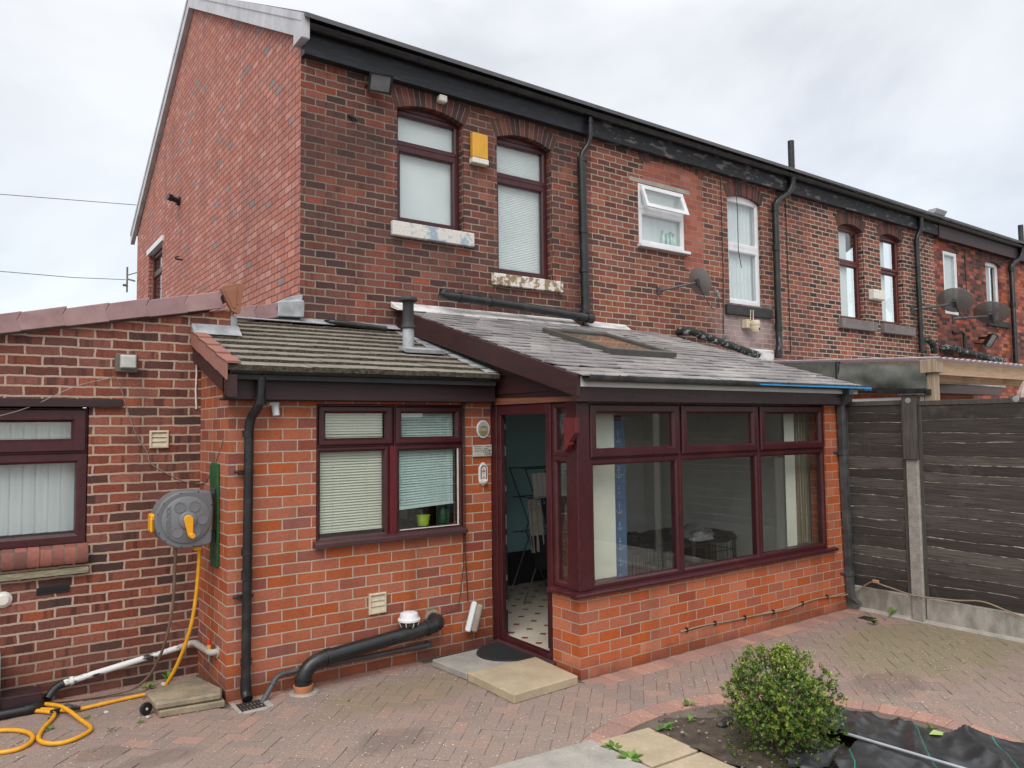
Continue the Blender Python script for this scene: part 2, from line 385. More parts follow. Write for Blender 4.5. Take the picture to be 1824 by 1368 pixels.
M_MOSS = simple('mossy_tile_edge', (.026, .023, .017), .95, var=.5, scale=34, col2=(.10, .085, .06), bumpy=.8, bscale=90)
M_TERR = island('terracotta_verge', [(0, (.26, .115, .09)), (1, (.32, .145, .115))], .75, .15, 12, .1)
M_VERGE = island('plum_verge_tile', [(0, (.31, .195, .195)), (1, (.37, .24, .235))], .6, .16, 6, .1, stain=(.24, .14, .14), stain_scale=3.2)
M_CAP = simple('brown_ridge_cap', (.29, .12, .065), .5, var=.15)
M_STONE = simple('painted_stone_sill', (.66, .63, .58), .85, col2=(.27, .19, .11), scale=11, lo=.5, hi=.56, bumpy=.5, bscale=25)
M_STONEB = simple('blue_flaking_sill', (.64, .62, .58), .85, col2=(.30, .38, .45), scale=8, lo=.48, hi=.55, bumpy=.5, bscale=25, fine=.5)
M_GSTONE = simple('grey_stone_sill', (.19, .17, .165), .9, var=.3, bumpy=.3)
M_DSTONE = simple('dark_sill', (.035, .038, .042), .7, var=.3)
M_GLASS = glass('window_glass', (.96, .985, .98), 1.75)
M_GLASSD = glass('conservatory_glass', (.96, .98, .97), 1.9)
M_BLIND = simple('white_blind', (.84, .86, .86), .8, var=.06, scale=2)
M_NET = simple('net_curtain', (.76, .79, .80), .9, var=.12, scale=3, stretch=(8, 1, .6))
M_BLINDC = simple('cream_blind', (.72, .72, .58), .65, var=.1, scale=4)
M_BLINDT = simple('mint_blind', (.64, .78, .74), .75, var=.14, scale=30)
M_TURQ = simple('turquoise_wall', (.25, .43, .46), .85, var=.08, scale=2)
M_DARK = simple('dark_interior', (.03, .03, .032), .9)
M_PLAST = simple('grey_plaster', (.58, .585, .575), .9, var=.1)
M_CONC = simple('concrete', (.38, .35, .31), .92, var=.3, scale=5, fine=.3, bumpy=.5, bscale=60)
M_SLABG = simple('grey_concrete_slab', (.36, .335, .30), .9, col2=(.26, .245, .22), scale=4, fine=.25, bumpy=.25, bscale=50)
M_SLABB = simple('buff_slab', (.44, .355, .24), .9, col2=(.34, .275, .19), scale=4.5, fine=.2, bumpy=.3, bscale=50)
M_SLABD = simple('dirty_buff_slab', (.33, .265, .18), .92, col2=(.17, .145, .105), scale=5, fine=.35, bumpy=.4, bscale=50)
M_OILY = simple('concrete_ground', (.22, .19, .175), .95, var=.3, scale=1.5)

# ---------------------------------------------------------------- ground
g = MB(); g.box(-300, 300, -300, 300, -.3, -.012)
g.build('ground', M_OILY, kind='structure')

def clip(poly, a, b, c):                           # keep a*x + b*y <= c
    o = []
    for i in range(len(poly)):
        p, q = poly[i], poly[(i + 1) % len(poly)]
        dp, dq = a * p[0] + b * p[1] - c, a * q[0] + b * q[1] - c
        if dp <= 0: o.append(p)
        if dp * dq < 0: t = dp / (dp - dq); o.append((p[0] + (q[0] - p[0]) * t, p[1] + (q[1] - p[1]) * t))
    return o
BC, BR = (3.98, 2.43), 1.38                        # round planting bed
def paver(mb, poly, z=0., gap=.0011, ch=.003):
    if len(poly) < 3: return
    cx = sum(p[0] for p in poly) / len(poly); cy = sum(p[1] for p in poly) / len(poly)
    ar = abs(sum(poly[i][0] * poly[(i + 1) % len(poly)][1] - poly[(i + 1) % len(poly)][0] * poly[i][1] for i in range(len(poly)))) / 2
    if ar < 2e-4: return
    def ins(d):
        r = []
        for p in poly:
            v = Vector((p[0] - cx, p[1] - cy)); L = v.length
            v *= max(0, (L - d * 1.3)) / max(L, 1e-6); r.append((cx + v.x, cy + v.y))
        return r
    dz = random.gauss(0, .0012) - (.004 if random.random() < .05 else 0); tx, ty = random.gauss(0, .009), random.gauss(0, .009)
    zz = lambda p: z + dz + (p[0] - cx) * tx + (p[1] - cy) * ty
    a = [mb.v((x, y, z - .022)) for x, y in ins(gap)]; b = [mb.v((x, y, zz((x, y)) - ch * .8)) for x, y in ins(gap)]; c = [mb.v((x, y, zz((x, y)))) for x, y in ins(gap + ch)]
    n = len(a)
    for i in range(n):
        j = (i + 1) % n
        mb.face([a[i], a[j], b[j], b[i]]); mb.face([b[i], b[j], c[j], c[i]])
    mb.face(c)
def pav_mat(name, stops, moss=True, header=False):
    s = NT(name); gm = s.n('ShaderNodeNewGeometry'); P = gm.outputs['Position']
    c = s.ramp(gm.outputs['Random Per Island'], stops)
    c = s.mix(s.mr(s.noise(P, 1.1, 5, .6), .36, .66, .15, .8) if not header else .22, c, (.265, .21, .178))
    c = s.mix(s.mr(s.noise(P, 55, 5, .7), .42, .72, 0, .5), c, (.10, .075, .07))
    c = s.mix(s.mr(s.noise(P, 130, 2, .6), .60, .70, 0, .6), c, (.50, .45, .41))
    # moss film in the corner by the fence, and a dirty greenish patch by the soil pipe
    def blob(x, y, rx, ry):
        sp = s.n('ShaderNodeSeparateXYZ'); s.l(P, sp.inputs[0])
        a = s.math('DIVIDE', s.math('SUBTRACT', sp.outputs[0], x), rx); b = s.math('DIVIDE', s.math('SUBTRACT', sp.outputs[1], y), ry)
        d = s.math('SQRT', s.math('ADD', s.math('MULTIPLY', a, a), s.math('MULTIPLY', b, b)))
        return s.mr(s.math('ADD', d, s.math('MULTIPLY', s.math('SUBTRACT', s.noise(P, 2.6, 4), .5), 1.1)), .75, 1.12, 1, 0)
    c = s.mix(s.math('MULTIPLY', blob(7.2, 3.5, 1.2, .72), .52), c, (.19, .175, .085))
    c = s.mix(s.math('MULTIPLY', blob(2.75, 5.35, .75, .35), .5), c, (.20, .165, .10))
    for (x, y, rx, ry) in ((.72, 5.55, .16, .12), (.98, 5.25, .25, .12), (2.3, 4.6, .3, .2), (5.9, 3.2, .35, .25)):
        c = s.mix(s.math('MULTIPLY', blob(x, y, rx, ry), .4), c, (.10, .08, .07))
    s.l(c, s.b.inputs['Base Color']); s.b.inputs['Roughness'].default_value = .88; s.b.inputs['Specular IOR Level'].default_value = .25
    s.bump(s.noise(P, 110, 4, .7), .5, .004)
    return s.m
M_PAV = pav_mat('block_paver', [(0, (.225, .17, .145)), (.3, (.255, .182, .155)), (.6, (.28, .195, .165)), (.9, (.325, .205, .165)), (1, (.39, .22, .165))])
M_PAVR = pav_mat('red_paver', [(0, (.30, .165, .135)), (.4, (.37, .195, .155)), (.8, (.43, .22, .17)), (1, (.49, .26, .19))], header=True)
M_SAND = simple('joint_sand', (.15, .12, .10), .95, var=.4, scale=3)
base = MB(); base.box(-3, 8.02, -1.0, 7.0, -.06, -.008)
base.build('paving_base', M_SAND, kind='structure')

pv = MB()
ca, sa = math.cos(R(45)), math.sin(R(45))
W_ = .1
def ylim(x): return 6.80 if x < 1.587 else (5.872 if x < 4.027 else 4.512)
def rot(u, v): return (3.0 + ca * u - sa * v, 4.4 + sa * u + ca * v)
SL = [(-.5, 3.33, 2.0, 3.83), (3.33, 3.78, 2.0, 3.74)]
for i in range(-70, 71):
    for j in range(-70, 71):
        k = (i - j) % 4
        if k == 0: q = (i * W_, j * W_, i * W_ + 2 * W_, j * W_ + W_)
        elif k == 2: q = (i * W_, j * W_ - W_, i * W_ + W_, j * W_ + W_)
        else: continue
        poly = [rot(q[0], q[1]), rot(q[2], q[1]), rot(q[2], q[3]), rot(q[0], q[3])]
        cx = sum(p[0] for p in poly) / 4; cy = sum(p[1] for p in poly) / 4
        if cx < -1.2 or cx > 8.1 or cy > 6.95 or cy < 1.2 or (cx < 1.5 and cy < 3.2): continue
        yl = ylim(cx)
        if cy > yl + .11: continue
        poly = clip(poly, 0, 1, yl)
        if cx > 1.587 or cy > 5.9:
            if cx < 1.587: poly = clip(poly, 1, 0, 1.587)
            elif cx < 4.027 and cy > 4.5: poly = clip(poly, -1, 0, -1.587) if cy > 5.88 else poly
        if 4.0 < cx and cy > 4.5: poly = clip(poly, -1, 0, -4.027) if cy > 4.6 else poly
        poly = clip(poly, 1, 0, 7.955)
        dx, dy = cx - BC[0], cy - BC[1]; d = math.hypot(dx, dy)
        if d < BR + .09: continue
        if d < BR + .4: poly = clip(poly, -dx / d, -dy / d, -(dx * BC[0] + dy * BC[1]) / d - (BR + .195))
        if len(poly) < 3: continue
        if cx < 3.36 and cy < 3.95: poly = clip(poly, 0, -1, -3.835)
        paver(pv, poly)
pv.build('patio_paving', M_PAV, kind='structure')
# header courses along the walls and the ring of half bricks round the bed
hd = MB()
def row(x0, y0, x1, y1, wd, L=.2):
    d = Vector((x1 - x0, y1 - y0)); n = max(1, round(d.length / L)); nrm = Vector((-d.y, d.x)).normalized() * wd
    for i in range(n):
        a = Vector((x0, y0)) + d * (i / n); b = Vector((x0, y0)) + d * ((i + 1) / n)
        paver(hd, [tuple(a), tuple(b), tuple(b + nrm), tuple(a + nrm)], .001)
row(1.60, 5.874, 3.24, 5.874, .1)
row(4.03, 4.514, 7.95, 4.514, .2, .1)
row(-1, 6.803, 1.585, 6.803, .054)
n = 84
for i in range(n):
    a0, a1 = 2 * math.pi * i / n, 2 * math.pi * (i + 1) / n
    am = (a0 + a1) / 2
    if not (-.75 < am < 2.08 or am > 5.5): continue
    p = lambda a, r: (BC[0] + r * math.cos(a), BC[1] + r * math.sin(a))
    paver(hd, [p(a0, BR + .005), p(a1, BR + .005), p(a1, BR + .19), p(a0, BR + .19)], .004)
hd.build('border_paving', M_PAVR, kind='structure')

# soil bed
sb = MB(); N = 56
idx = {}
for i in range(N + 1):
    for j in range(N + 1):
        x = 3.74 + (BC[0] + BR - 3.74) * i / N; y = BC[1] - BR + 2 * BR * j / N
        d = math.hypot(x - BC[0], y - BC[1])
        if d > BR + .04 or x < 3.735: continue
        z = -.022 + .05 * max(0, 1 - (d / BR) ** 4) + .022 * noise.noise((x * 6, y * 6, 0)) + .016 * noise.noise((x * 23, y * 23, 3))
        idx[i, j] = sb.v((x, y, z))
for i in range(N):
    for j in range(N):
        q = [(i, j), (i + 1, j), (i + 1, j + 1), (i, j + 1)]
        if all(k in idx for k in q): sb.face([idx[k] for k in q])
M_SOIL = simple('soil', (.105, .078, .058), .97, col2=(.05, .038, .03), scale=9, fine=.5, bumpy=.9, bscale=70)
sb.build('soil', M_SOIL, kind='structure', smooth=True, recalc=True)

# foreground slabs
def slab(name, pts, z0, z1, mat, label, cat, group=None, bev=.006):
    m = MB(); m.prism([(x, y, z0) for x, y in pts], (0, 0, z1 - z0))
    return m.build(name, mat, bevel=bev, label=label, cat=cat, group=group)
slab('paving_slab', [(1.9, 3.92), (3.325, 3.80), (3.345, 2.6), (1.9, 2.6)], -.03, .012, M_SLABG, 'large pale grey concrete slab at the bottom edge beside the buff slabs', 'slab', 'slabs of the garden path')
slab('paving_slab', [(3.355, 3.755), (3.765, 3.715), (3.762, 3.275), (3.356, 3.292)], -.03, .010, M_SLABB, 'buff paving slab in front of the soil bed, wholly in view', 'slab', 'slabs of the garden path')
slab('paving_slab', [(3.357, 3.268), (3.76, 3.252), (3.75, 2.75), (3.36, 2.77)], -.03, .008, M_SLABB, 'buff paving slab cut off by the photo edge, nearest the shrub', 'slab', 'slabs of the garden path')

# ---------------------------------------------------------------- walls with openings
def wall(mb, u0, u1, z0, z1, holes, th, d0=0.):
    us = sorted({u0, u1, *[h[0] for h in holes], *[h[1] for h in holes]}); zs = sorted({z0, z1, *[h[2] for h in holes], *[h[3] for h in holes]})
    us = [u for u in us if u0 <= u <= u1]; zs = [z for z in zs if z0 <= z <= z1]
    solid = lambda i, j: 0 <= i < len(us) - 1 and 0 <= j < len(zs) - 1 and not any(h[0] <= (us[i] + us[i + 1]) / 2 <= h[1] and h[2] <= (zs[j] + zs[j + 1]) / 2 <= h[3] for h in holes)
    V = {}
    def v(i, j, d):
        if (i, j, d) not in V: V[i, j, d] = mb.v((us[i], d0 + d, zs[j]))
        return V[i, j, d]
    for i in range(len(us) - 1):
        for j in range(len(zs) - 1):
            if not solid(i, j): continue
            for d in (0, th): mb.face([v(i, j, d), v(i + 1, j, d), v(i + 1, j + 1, d), v(i, j + 1, d)])
            for (a, b, ni, nj) in (((i, j), (i + 1, j), i, j - 1), ((i, j + 1), (i + 1, j + 1), i, j + 1), ((i, j), (i, j + 1), i - 1, j), ((i + 1, j), (i + 1, j + 1), i + 1, j)):
                if not solid(ni, nj): mb.face([v(*a, 0), v(*b, 0), v(*b, th), v(*a, th)])

FIX = lambda w_: [(0, .07), (0, .005), (.005, 0), (w_ - .018, 0), (w_, .014), (w_, .07)]
OPN = lambda w_: [(.004, .03), (.004, -.010), (.014, -.020), (w_ - .014, -.020), (w_ + .006, .004), (w_ + .006, .03)]
def window(parent, f, cells, mat, gmat=None, name='window', pane_d=.032, label=None):
    """cells: (u0, u1, z0, z1, frame width, opener?)"""
    m = MB(f); panes = []
    for (a, b, c, d, w_, op) in cells:
        m.ring(a, b, c, d, FIX(w_))
        if op: m.ring(a, b, c, d, OPN(w_))
        panes.append((a + w_ - .003, b - w_ + .003, c + w_ - .003, d - w_ + .003))
    o = m.build(name, mat, parent, label=label)
    for (a, b, c, d) in panes:
        p = MB(f); p.box(a, b, pane_d, pane_d + .005, c, d); p.build('pane', gmat or M_GLASS, o)
    return o
def arch(parent, Y, u0, u1, zc, rise, h=.225, mat=None):
    w2 = (u1 - u0) / 2 + .02; uc = (u0 + u1) / 2
    Rr = (w2 * w2 + rise * rise) / (2 * rise); zc0 = zc - Rr; A = math.asin(w2 / Rr)
    n = max(6, round(2 * A * (Rr + h / 2) / .076)); m = MB()
    def pt(a, r, y): return (uc + r * math.sin(a), y, zc0 + r * math.cos(a))
    for i in range(n):
        a0 = -A + 2 * A * i / n; a1 = -A + 2 * A * (i + 1) / n; g_ = .0045 / Rr
        m.hexa([pt(a0 + g_, Rr, Y - .005), pt(a1 - g_, Rr, Y - .005), pt(a1 - g_, Rr + h, Y - .005), pt(a0 + g_, Rr + h, Y - .005)], [pt(a0 + g_, Rr, Y + .1), pt(a1 - g_, Rr, Y + .1), pt(a1 - g_, Rr + h, Y + .1), pt(a0 + g_, Rr + h, Y + .1)])
    k0 = len(m.bm.faces)
    for i in range(n):
        a0 = -A + 2 * A * i / n; a1 = -A + 2 * A * (i + 1) / n
        m.hexa([pt(a0, Rr + .003, Y - .002), pt(a1, Rr + .003, Y - .002), pt(a1, Rr + h - .003, Y - .002), pt(a0, Rr + h - .003, Y - .002)], [pt(a0, Rr + .003, Y + .09), pt(a1, Rr + .003, Y + .09), pt(a1, Rr + h - .003, Y + .09), pt(a0, Rr + h - .003, Y + .09)])
    m.bm.faces.ensure_lookup_table()
    for fc in m.bm.faces[k0:]: fc.material_index = 1
    return m.build('arch', [mat or M_ARCH, M_MORT], parent)
def gutter(mb, x0, x1, y, z, r=.058, along='x'):      # half-round channel, rim at z
    pts = []
    for k in range(9):
        a = math.pi * k / 8; pts.append((y - r * math.cos(a), z - r * math.sin(a)))
    for k in range(9):
        a = math.pi * (8 - k) / 8; pts.append((y - (r - .006) * math.cos(a), z - (r - .006) * math.sin(a)))
    mb.prism([(x0, p[0], p[1]) for p in pts], (x1 - x0, 0, 0))
def gut_clips(mb, xs, y, z, r=.062, wd=.03):
    for x in xs: gutter(mb, x, x + wd, y, z + .004, r)
def elbow(a, b, c, k=5):                            # rounded corner points from a to c round b
    a, b, c = Vector(a), Vector(b), Vector(c)
    return [a * (1 - t) ** 2 + b * 2 * t * (1 - t) + c * t * t for t in [i / k for i in range(k + 1)]]

# ---------------------------------------------------------------- the terrace
WY = 7.75
RIDGE = (12.79, 9.22)
GR_WIN = 'windows of the brick terrace'
def house(name, x0, x1, bmat, holes, label, fasc, solo=False):
    t = thing(name, ((x0 + x1) / 2, WY, 0), label, 'house', 'houses of the brick terrace')
    m = MB(facing_y(WY)); wall(m, x0, x1, 0, 6.32, holes, .22); m.build('wall', bmat, t)
    b = MB(); b.box(x0 + .003, x1 - .003, 17.6, 17.82, 0, 6.3); b.build('rear_wall', bmat, t)
    r = MB(); xe = x0 - (.06 if solo else 0)
    for (ya, za, yb, zb) in ((7.43, 6.375, *RIDGE), (*RIDGE, 18.2, 6.375)):
        r.hexa([(xe, ya, za), (x1, ya, za), (x1, yb, zb), (xe, yb, zb)], [(xe, ya, za + .05), (x1, ya, za + .05), (x1, yb, zb + .05), (xe, yb, zb + .05)])
    r.build('roof', M_HSLATE, t)
    f = MB()
    if fasc == 'brown': f.box(x0, x1, 7.62, 7.749, 6.04, 6.455)
    else: f.box(x0 + (0 if not solo else .0), x1, 7.64, 7.749, 6.085, 6.465)
    f.build('fascia', {'brown': M_FASC, 'peel': M_PEEL, 'black': M_BLKF}[fasc], t)
    gu = MB(); gutter(gu, x0 - (.03 if solo else 0), x1, 7.575, 6.375, .062)
    gut_clips(gu, [x0 + .3 + i * 1.02 for i in range(int((x1 - x0) / 1.02))], 7.575, 6.375, .067, .035)
    gu.build('gutter', M_BLK, t, smooth=True)
    return t
def sill(parent, x0, x1, z0, z1, mat, pr=.06, bev=.008):
    m = MB(); m.box(x0, x1, WY - pr, WY + .1, z0, z1); return m.build('sill', mat, parent, bevel=bev)
def downpipe(parent, name, pts, r, mat, rings=()):
    m = MB(); m.tube(pts, r, 14)
    for p, q in rings: m.tube([p, q], r * 1.18, 14)
    return m.build(name, mat, parent, smooth=True)

# 1: the end house
HW1 = [(3.935, 4.85, 4.45, 5.90), (5.35, 6.245, 4.0, 5.86)]
h1 = house('terraced_house', 2.783, 6.95, M_OLD, HW1, 'end house of the terrace with a tall windowless brick gable and white barge boards', 'black', True)
gm = MB(facing_x(2.781))
GH = [(15.12, 16.48, 4.25, 5.62)]
wall(gm, 7.752, 17.83, 0, 6.3, GH, .22)
gm.prism([(7.752, 0, 6.3), (17.83, 0, 6.3), (12.79, 0, 9.15)], (0, .22, 0))
gm.build('gable_wall', M_GAB, h1)
bb = MB()
for (ya, za, yb, zb) in ((7.50, 6.43, 12.79, 9.27), (12.79, 9.27, 18.2, 6.43)):
    bb.prism([(2.70, ya, za - .26), (2.70, ya, za), (2.70, yb, zb), (2.70, yb, zb - .26)], (.079, 0, 0))
    bb.prism([(2.688, ya, za - .075), (2.688, ya, za + .012), (2.688, yb, zb + .012), (2.688, yb, zb - .075)], (.09, 0, 0))
bb.prism([(2.695, 7.49, 6.18), (2.695, 7.49, 6.43), (2.695, 7.72, 6.54), (2.695, 7.749, 6.18)], (.087, 0, 0))
bb.build('barge_board', M_BWHT, h1)
gw = window(h1, facing_x(2.86), [(15.14, 16.46, 5.18, 5.56, .06, False), (15.14, 16.46, 4.27, 5.18, .06, False)], M_ROSE)
l_ = MB(facing_x(2.781)); l_.box(15.0, 16.55, -.03, .08, 5.60, 5.70); l_.build('lintel', M_WHT, gw)
bk = MB(); bk.box(3.02, 3.03, 15.14, 16.46, 4.27, 5.56); bk.build('window_backing', M_DARK, label='dark sheet behind the window in the gable end', cat='blind')  # plain dark sheet close behind the gable panes
w1 = window(h1, facing_y(WY + .10), [(3.945, 4.84, 5.41, 5.83, .06, False), (3.945, 4.84, 4.46, 5.41, .085, False)], M_ROSE)
hb = MB(); hb.box(3.94, 4.845, WY + .09, WY + .2, 5.832, 5.899); hb.build('head_board', M_ROSE, w1)
arch(w1, WY, 3.935, 4.85, 5.90, .10)
sill(w1, 3.85, 4.965, 4.275, 4.445, M_STONEB)
w2 = window(h1, facing_y(WY + .10), [(5.36, 6.235, 5.29, 5.79, .065, False), (5.36, 6.235, 4.01, 5.29, .085, False)], M_ROSE)
hb = MB(); hb.box(5.355, 6.24, WY + .09, WY + .2, 5.792, 5.859); hb.build('head_board', M_ROSE, w2)
arch(w2, WY, 5.35, 6.245, 5.86, .10)
sill(w2, 5.25, 6.375, 3.84, 3.99, M_STONE)
b = MB(); b.box(3.96, 4.83, WY + .195, WY + .199, 4.47, 5.82); b.build('window_backing', M_BLIND, label='plain white roller blind in the bedroom window nearest the gable', cat='blind', group='blinds in the bedroom windows')
b = MB()
for i in range(78):
    z = 4.03 + i * .0227; b.hexa([(5.375, WY + .198, z), (6.22, WY + .198, z), (6.22, WY + .202, z), (5.375, WY + .202, z)], [(5.375, WY + .190, z + .0115), (6.22, WY + .190, z + .0115), (6.22, WY + .194, z + .0115), (5.375, WY + .194, z + .0115)])
    b.hexa([(5.375, WY + .190, z + .0115), (6.22, WY + .190, z + .0115), (6.22, WY + .194, z + .0115), (5.375, WY + .194, z + .0115)], [(5.375, WY + .198, z + .0227), (6.22, WY + .198, z + .0227), (6.22, WY + .202, z + .0227), (5.375, WY + .202, z + .0227)])
b.build('window_backing', M_BLIND, label='pleated white blind in the bedroom window beside the yellow alarm box', cat='blind', group='blinds in the bedroom windows')
# drainpipe down from the gutter, then lying on the conservatory roof
Y1 = 7.64
p = [(6.80, 7.58, 6.30), (6.80, 7.58, 6.12)] + elbow((6.80, 7.58, 6.06), (6.80, 7.60, 5.93), (6.745, 7.62, 5.87)) + elbow((6.72, 7.63, 5.83), (6.69, Y1, 5.79), (6.685, Y1, 5.72))
o = downpipe(h1, 'drainpipe', p, .036, M_BLK, [((6.80, 7.58, 6.22), (6.80, 7.58, 6.27))])
m = MB(); m.tube([(6.685, Y1, 5.74), (6.70, Y1, 4.75), (6.715, Y1, 3.50)], .060, 16)
for z in (5.735, 4.74, 4.2, 3.62): m.tube([(6.70, Y1, z), (6.70, Y1, z - .06)], .069, 16)
m.build('soil_pipe', M_BLK, h1, smooth=True)
m = MB(); m.tube([(4.46, 7.60, 3.66), (4.43, 7.585, 3.615)] + [(4.52, 7.57, 3.605), (5.6, 7.565, 3.565), (6.72, 7.56, 3.505)], [.05, .056, .056, .056, .056], 16)
for x, z in ((4.66, 3.6), (5.1, 3.584), (6.5, 3.513)): m.tube([(x, 7.57, z), (x + .05, 7.57, z - .002)], .066, 16)
m.tube([(6.66, 7.56, 3.51), (6.76, 7.555, 3.50)], .068, 16)
m.build('soil_pipe', M_BLK, h1, smooth=True, label='black soil pipe lying across the top of the slate roof')

# 2: white windows
HW2 = [(7.88, 8.83, 4.70, 5.62), (9.915, 10.79, 4.02, 5.845)]
h2 = house('terraced_house', 6.953, 12.2, M_OLD2, HW2, 'terraced house with white window frames, second from the gable end', 'peel')
w3 = window(h2, facing_y(WY - .015), [(7.87, 8.84, 4.71, 5.24, .075, False), (7.87, 8.84, 5.24, 5.62, .06, False)], M_WHT)
m = MB(lambda u, d, z: (u, WY - .035 + d - (5.60 - z) * .36, z))
m.ring(7.90, 8.81, 5.25, 5.60, [(0, .04), (0, 0), (.055, 0), (.065, .012), (.065, .04)]); so = m.build('opening_sash', M_WHT, w3, label='white top sash tilted open')
m = MB(lambda u, d, z: (u, WY - .035 + d - (5.60 - z) * .36, z)); m.box(7.962, 8.748, .015, .02, 5.312, 5.538); m.build('pane', M_GLASS, w3)
m = MB(); m.box(7.84, 8.92, WY - .075, WY + .02, 4.675, 4.712); m.build('sill', M_WHT, w3)
m = MB(); m.box(7.70, 9.0, WY - .006, WY + .1, 5.635, 5.70); m.build('lintel', M_CONC, w3)
b = MB(); b.box(7.9, 8.81, WY + .065, WY + .07, 4.73, 5.60); b.build('window_backing', M_NET, label='milky obscured lining behind the small white bathroom window', cat='blind')
m = MB()
for (x, s_) in ((8.42, 1.), (8.52, .85), (8.6, 1.), (8.66, .9)):
    m.lathe([(.03, 0), (.033, .02), (.033, .11 * s_), (.016, .15 * s_), (.012, .19 * s_), (.02, .2 * s_), (.02, .22 * s_), (0, .225 * s_)], (x, WY + .035, 4.785), (0, 0, 1), 10)
m.build('toiletry_bottles', simple('pale_bottle', (.45, .62, .55), .5), label='row of pale toiletry bottles on the white bathroom window ledge', cat='bottles', smooth=True)
# the old arch left over the small window, and newer brick under it
arch(w3, WY, 7.95, 9.32, 6.06, .12, .17)
m = MB(); m.prism([(8.845, WY - .004, 4.45), (9.30, WY - .004, 4.45), (9.30, WY - .004, 5.92), (9.1, WY - .004, 6.0), (8.845, WY - .004, 6.03)], (0, .02, 0)); m.prism([(7.98, WY - .004, 5.70), (8.845, WY - .004, 5.70), (8.845, WY - .004, 6.03), (8.6, WY - .004, 6.05), (8.2, WY - .004, 6.0), (7.98, WY - .004, 5.93)], (0, .02, 0)); m.build('brick_infill', brick('infill_brick', .236, .0838, .0062, (.30, .23, .18), [(0, (.30, .088, .062)), (.5, (.36, .105, .07)), (1, (.42, .13, .085))], jit=.003, soot=.15, v0=.03, u0=.05), w3)
w4 = window(h2, facing_y(WY + .05), [(9.92, 10.785, 4.98, 5.80, .075, False), (9.92, 10.785, 4.03, 4.98, .085, False)], M_WHT)
hb = MB(); hb.box(9.916, 10.789, WY + .045, WY + .15, 5.78, 5.845); hb.build('head_board', M_WHT, w4)
arch(w4, WY, 9.915, 10.79, 5.845, .09)
sill(w4, 9.78, 10.97, 3.825, 3.985, M_DSTONE)
m = MB(); pts = [(9.93 + i * .017, WY + .16 + .012 * math.sin(i * 1.1)) for i in range(51)]
for i in range(50): m.hexa([(pts[i][0], pts[i][1], 4.05), (pts[i + 1][0], pts[i + 1][1], 4.05), (pts[i + 1][0], pts[i + 1][1] + .004, 4.05), (pts[i][0], pts[i][1] + .004, 4.05)], [(pts[i][0], pts[i][1], 5.8), (pts[i + 1][0], pts[i + 1][1], 5.8), (pts[i + 1][0], pts[i + 1][1] + .004, 5.8), (pts[i][0], pts[i][1] + .004, 5.8)])
m.build('net_curtain', M_NET, label='pale net curtain in the tall white framed window', cat='curtain')
p = [(11.48, 7.58, 6.98), (11.48, 7.58, 6.30)] + elbow((11.48, 7.58, 6.24), (11.47, 7.6, 6.08), (11.30, 7.63, 5.98)) + elbow((11.2, 7.64, 5.93), (11.07, 7.645, 5.86), (11.06, 7.645, 5.72)) + [(11.05, 7.645, 3.62)] + elbow((11.05, 7.645, 3.55), (11.05, 7.64, 3.42), (10.98, 7.6, 3.35)) + elbow((10.96, 7.59, 3.33), (10.92, 7.57, 3.28), (10.92, 7.57, 3.15))
downpipe(h2, 'soil_pipe', p, .055, M_BLK, [((11.48, 7.58, 6.28), (11.48, 7.58, 6.36)), ((11.06, 7.645, 5.68), (11.06, 7.645, 5.82)), ((11.05, 7.645, 5.0), (11.05, 7.645, 5.1)), ((11.05, 7.645, 3.62), (11.05, 7.645, 3.75)), ((10.92, 7.57, 3.16), (10.92, 7.57, 3.28))])
M_PEELP = simple('peeling_green_black_pipe', (.02, .023, .022), .7, col2=(.30, .36, .34), scale=14, lo=.56, hi=.62)
downpipe(h2, 'waste_pipe', [(8.66, 7.74, 3.46), (8.68, 7.64, 3.47), (8.78, 7.58, 3.46), (9.5, 7.57, 3.32), (10.35, 7.565, 3.17)], .058, M_PEELP, [((8.95, 7.58, 3.428), (9.02, 7.58, 3.415))])
m = MB(); m.box(10.1, 10.85, 7.60, 7.745, 3.08, 3.28); m.build('flashing', M_WLEAD, h2, bevel=.02)

# 3: brown windows with grey sills
HW3 = [(13.16, 14.02, 4.01, 5.86), (14.63, 15.5, 4.02, 5.87)]
h3 = house('terraced_house', 12.203, 16.87, M_OLD3, HW3, 'terraced house with two tall brown windows and pale pointing, third from the gable end', 'peel')
for k, (a, b_, c, d) in enumerate(HW3):
    w_ = window(h3, facing_y(WY + .10), [(a + .01, b_ - .01, 5.13, d - .07, .06, k == 1), (a + .01, b_ - .01, c + .01, 5.13, .07, False)], wood('red_brown_frame', (.12, .03, .025), (.07, .018, .018), 'n', .4, .7) if k == 0 else bpy.data.materials['red_brown_frame'])
    hb = MB(); hb.box(a + .005, b_ - .005, WY + .09, WY + .2, d - .068, d - .001); hb.build('head_board', bpy.data.materials['red_brown_frame'], w_)
    arch(w_, WY, a, b_, d, .11)
    sill(w_, (13.05, 14.54)[k], (14.29, 15.76)[k], 3.815, 4.0, M_GSTONE, .09)
    b = MB(); b.box(a + .02, (b_ - .28, b_ - .35)[k], WY + .2, WY + .205, c + .02, d - .08)  # pale sheet stands in for the sky reflected in most of each window
    b.build('window_backing', M_BLIND, label=('pale sheet for reflected sky in the brown window with a plain top pane', 'pale sheet for reflected sky in the brown window whose top pane is tilted open')[k], cat='blind', group='blinds in the bedroom windows')
p = [(15.99, 7.58, 6.32)] + elbow((15.99, 7.58, 6.14), (15.99, 7.6, 6.02), (15.93, 7.64, 5.92)) + [(15.91, 7.645, 5.75), (15.93, 7.645, 3.5)]
